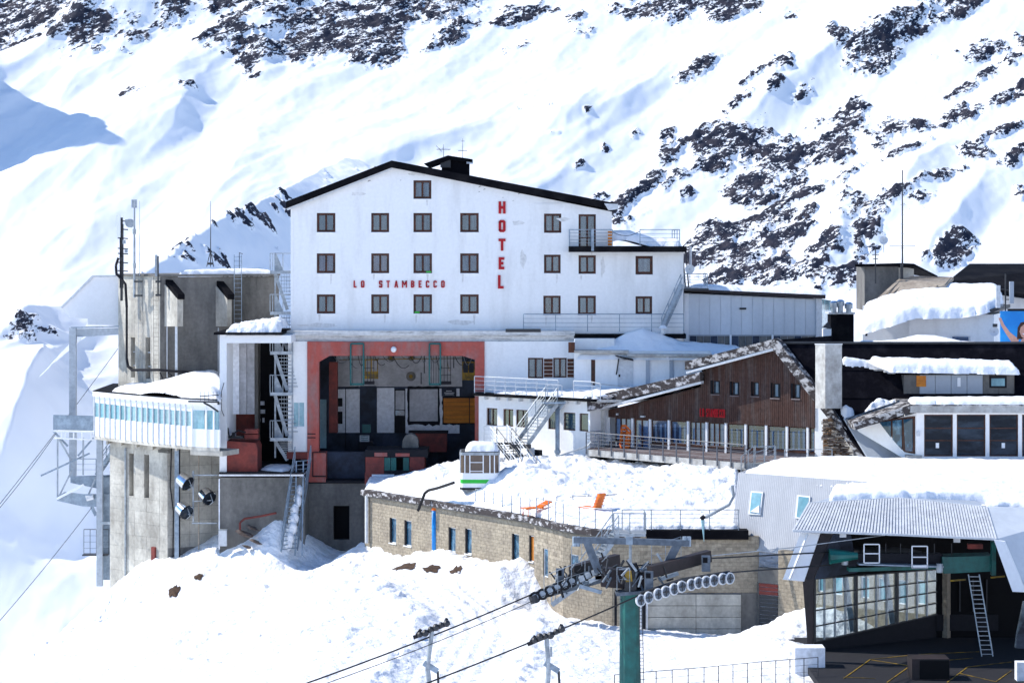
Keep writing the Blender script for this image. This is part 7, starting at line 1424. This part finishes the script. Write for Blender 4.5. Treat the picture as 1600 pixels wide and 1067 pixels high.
tn2 = root('sheave_train', 'row of dark rope wheels seen edge on at the left of the pylon', 'sheave train', P(880,925,99))
for i in range(8): x, y = 836+i*11.5, 933-i*5.0; MB().tube(P(x,y,98.2+.1*i), P(x,y,98.5+.1*i), .26, 12).build('sheave', 'blackrubber' , tn2); MB().tube(P(x,y,98.15+.1*i), P(x,y,98.2+.1*i), .15, 10).build('hub', 'galv', tn2)
MB().bar(P(835,937,98.6), P(925,898,99.6), .10, .16).build('beam', 'steelblue', tn2); MB().tube(P(832,930,98.2), P(836,941,98.2), .2, 8).build('end_stop', 'darksteel', tn2)
# ropes
def ropes(name, label, pts, r=.035, m='blackrubber'): t = root(name, label, 'cable', pts[0]); MB().path(pts, r, 6).build('rope', m, t)
ext = lambda a, b, k: b+(b-a)*k
a, b = P(838,925,98.4), P(430,1076,90); ropes('lift_rope', 'thick rear haul rope running down left to the left chair hanger', [P(1300,862,107),P(1110,872,99.6),P(930,890,99.4),a]+catenary(a, ext(a,b,.4), .25)[1:])
a, b = P(833,938,98.1), P(455,1076,90); ropes('thin_cable', 'thin signal cable just below the rear haul rope', [P(945,890,99)]+[a]+catenary(a, ext(a,b,.4), .3)[1:], .018)
a, b = P(1000,929,96), P(640,1070,89); ropes('lift_rope', 'thick front haul rope running down left to the right chair hanger', [P(1300,882,106.8),P(1142,894,97.7),P(1060,909,96.8),a]+catenary(a, ext(a,b,.5), .2)[1:])
ropes('thin_cable', 'thin cable from the pylon top frame to the station canopy', [P(1070,872,98.6),P(1240,855,104),P(1382,836,107)], .02, 'galv')
for i, (x, y, D_, xb) in enumerate(((677,983,94.8,668),(856,993,92.4,857))):
    t = root('chair_hanger', ('grip and hanger arm clamped on the rear rope at the left','grip and hanger arm clamped on the front rope at the right')[i], 'hanger', P(x,y+80,D_)); c = P(x,y,D_); u_ = Vector((.93,.1,.36 if i == 0 else .37)).normalized()
    for k in range(6): MB().ball(c+u_*(-.6+.24*k)+Vector((0,-.1,random.uniform(-.03,.12))), .13+.03*(k % 2), 7, 5).build('grip_roller', 'darksteel', t)
    MB().bar(c-u_*.9, c+u_*.75, .16, .14).build('grip_bar', 'blackrubber', t); MB().bar(c-u_*.75+Vector((0,0,.05)), c-u_*.55+Vector((0,0,.22)), .12, .12).build('lever', 'blackrubber', t); MB().bar(c+u_*.5+Vector((0,0,.05)), c+u_*.62+Vector((0,0,.24)), .12, .12).build('lever', 'blackrubber', t)
    MB().tube(c+Vector((-.05,0,-.05)), P(xb,1045,D_), .10, 8).build('hanger_tube', 'galv', t); MB().tube(P(xb,1045,D_), P(xb+(10 if i == 0 else -4),1120,D_), .11, 8).build('hanger_tube', 'galv', t)
    MB().bar(P(xb-6,1035,D_), P(xb+16,1048,D_), .12, .22).build('joint', 'steelblue', t); MB().tube(P(xb+16,1048,D_), P(xb+19,1110,D_), .05).build('spring_rod', 'darksteel', t); MB().tube(P(xb+4,1010,D_-.02), P(xb+4,1025,D_-.02), .05, 5).build('bolt', 'galv', t)
# foreground fence
fe = root('wire_fence', 'dark wire fence crossing the snow at the bottom right', 'fence', P(1120,1067,100)); pts = [P(960,1068,99.5),P(1000,1064,100),P(1100,1056,101),P(1190,1047,102),P(1278,1040,103)]
pts = [Vector((p.x,p.y,p.z-.55)) for p in pts]; rail(fe, pts, .95, 3, .72, .012, 'darksteel', top=.018, drop=.5, post_r=.022)
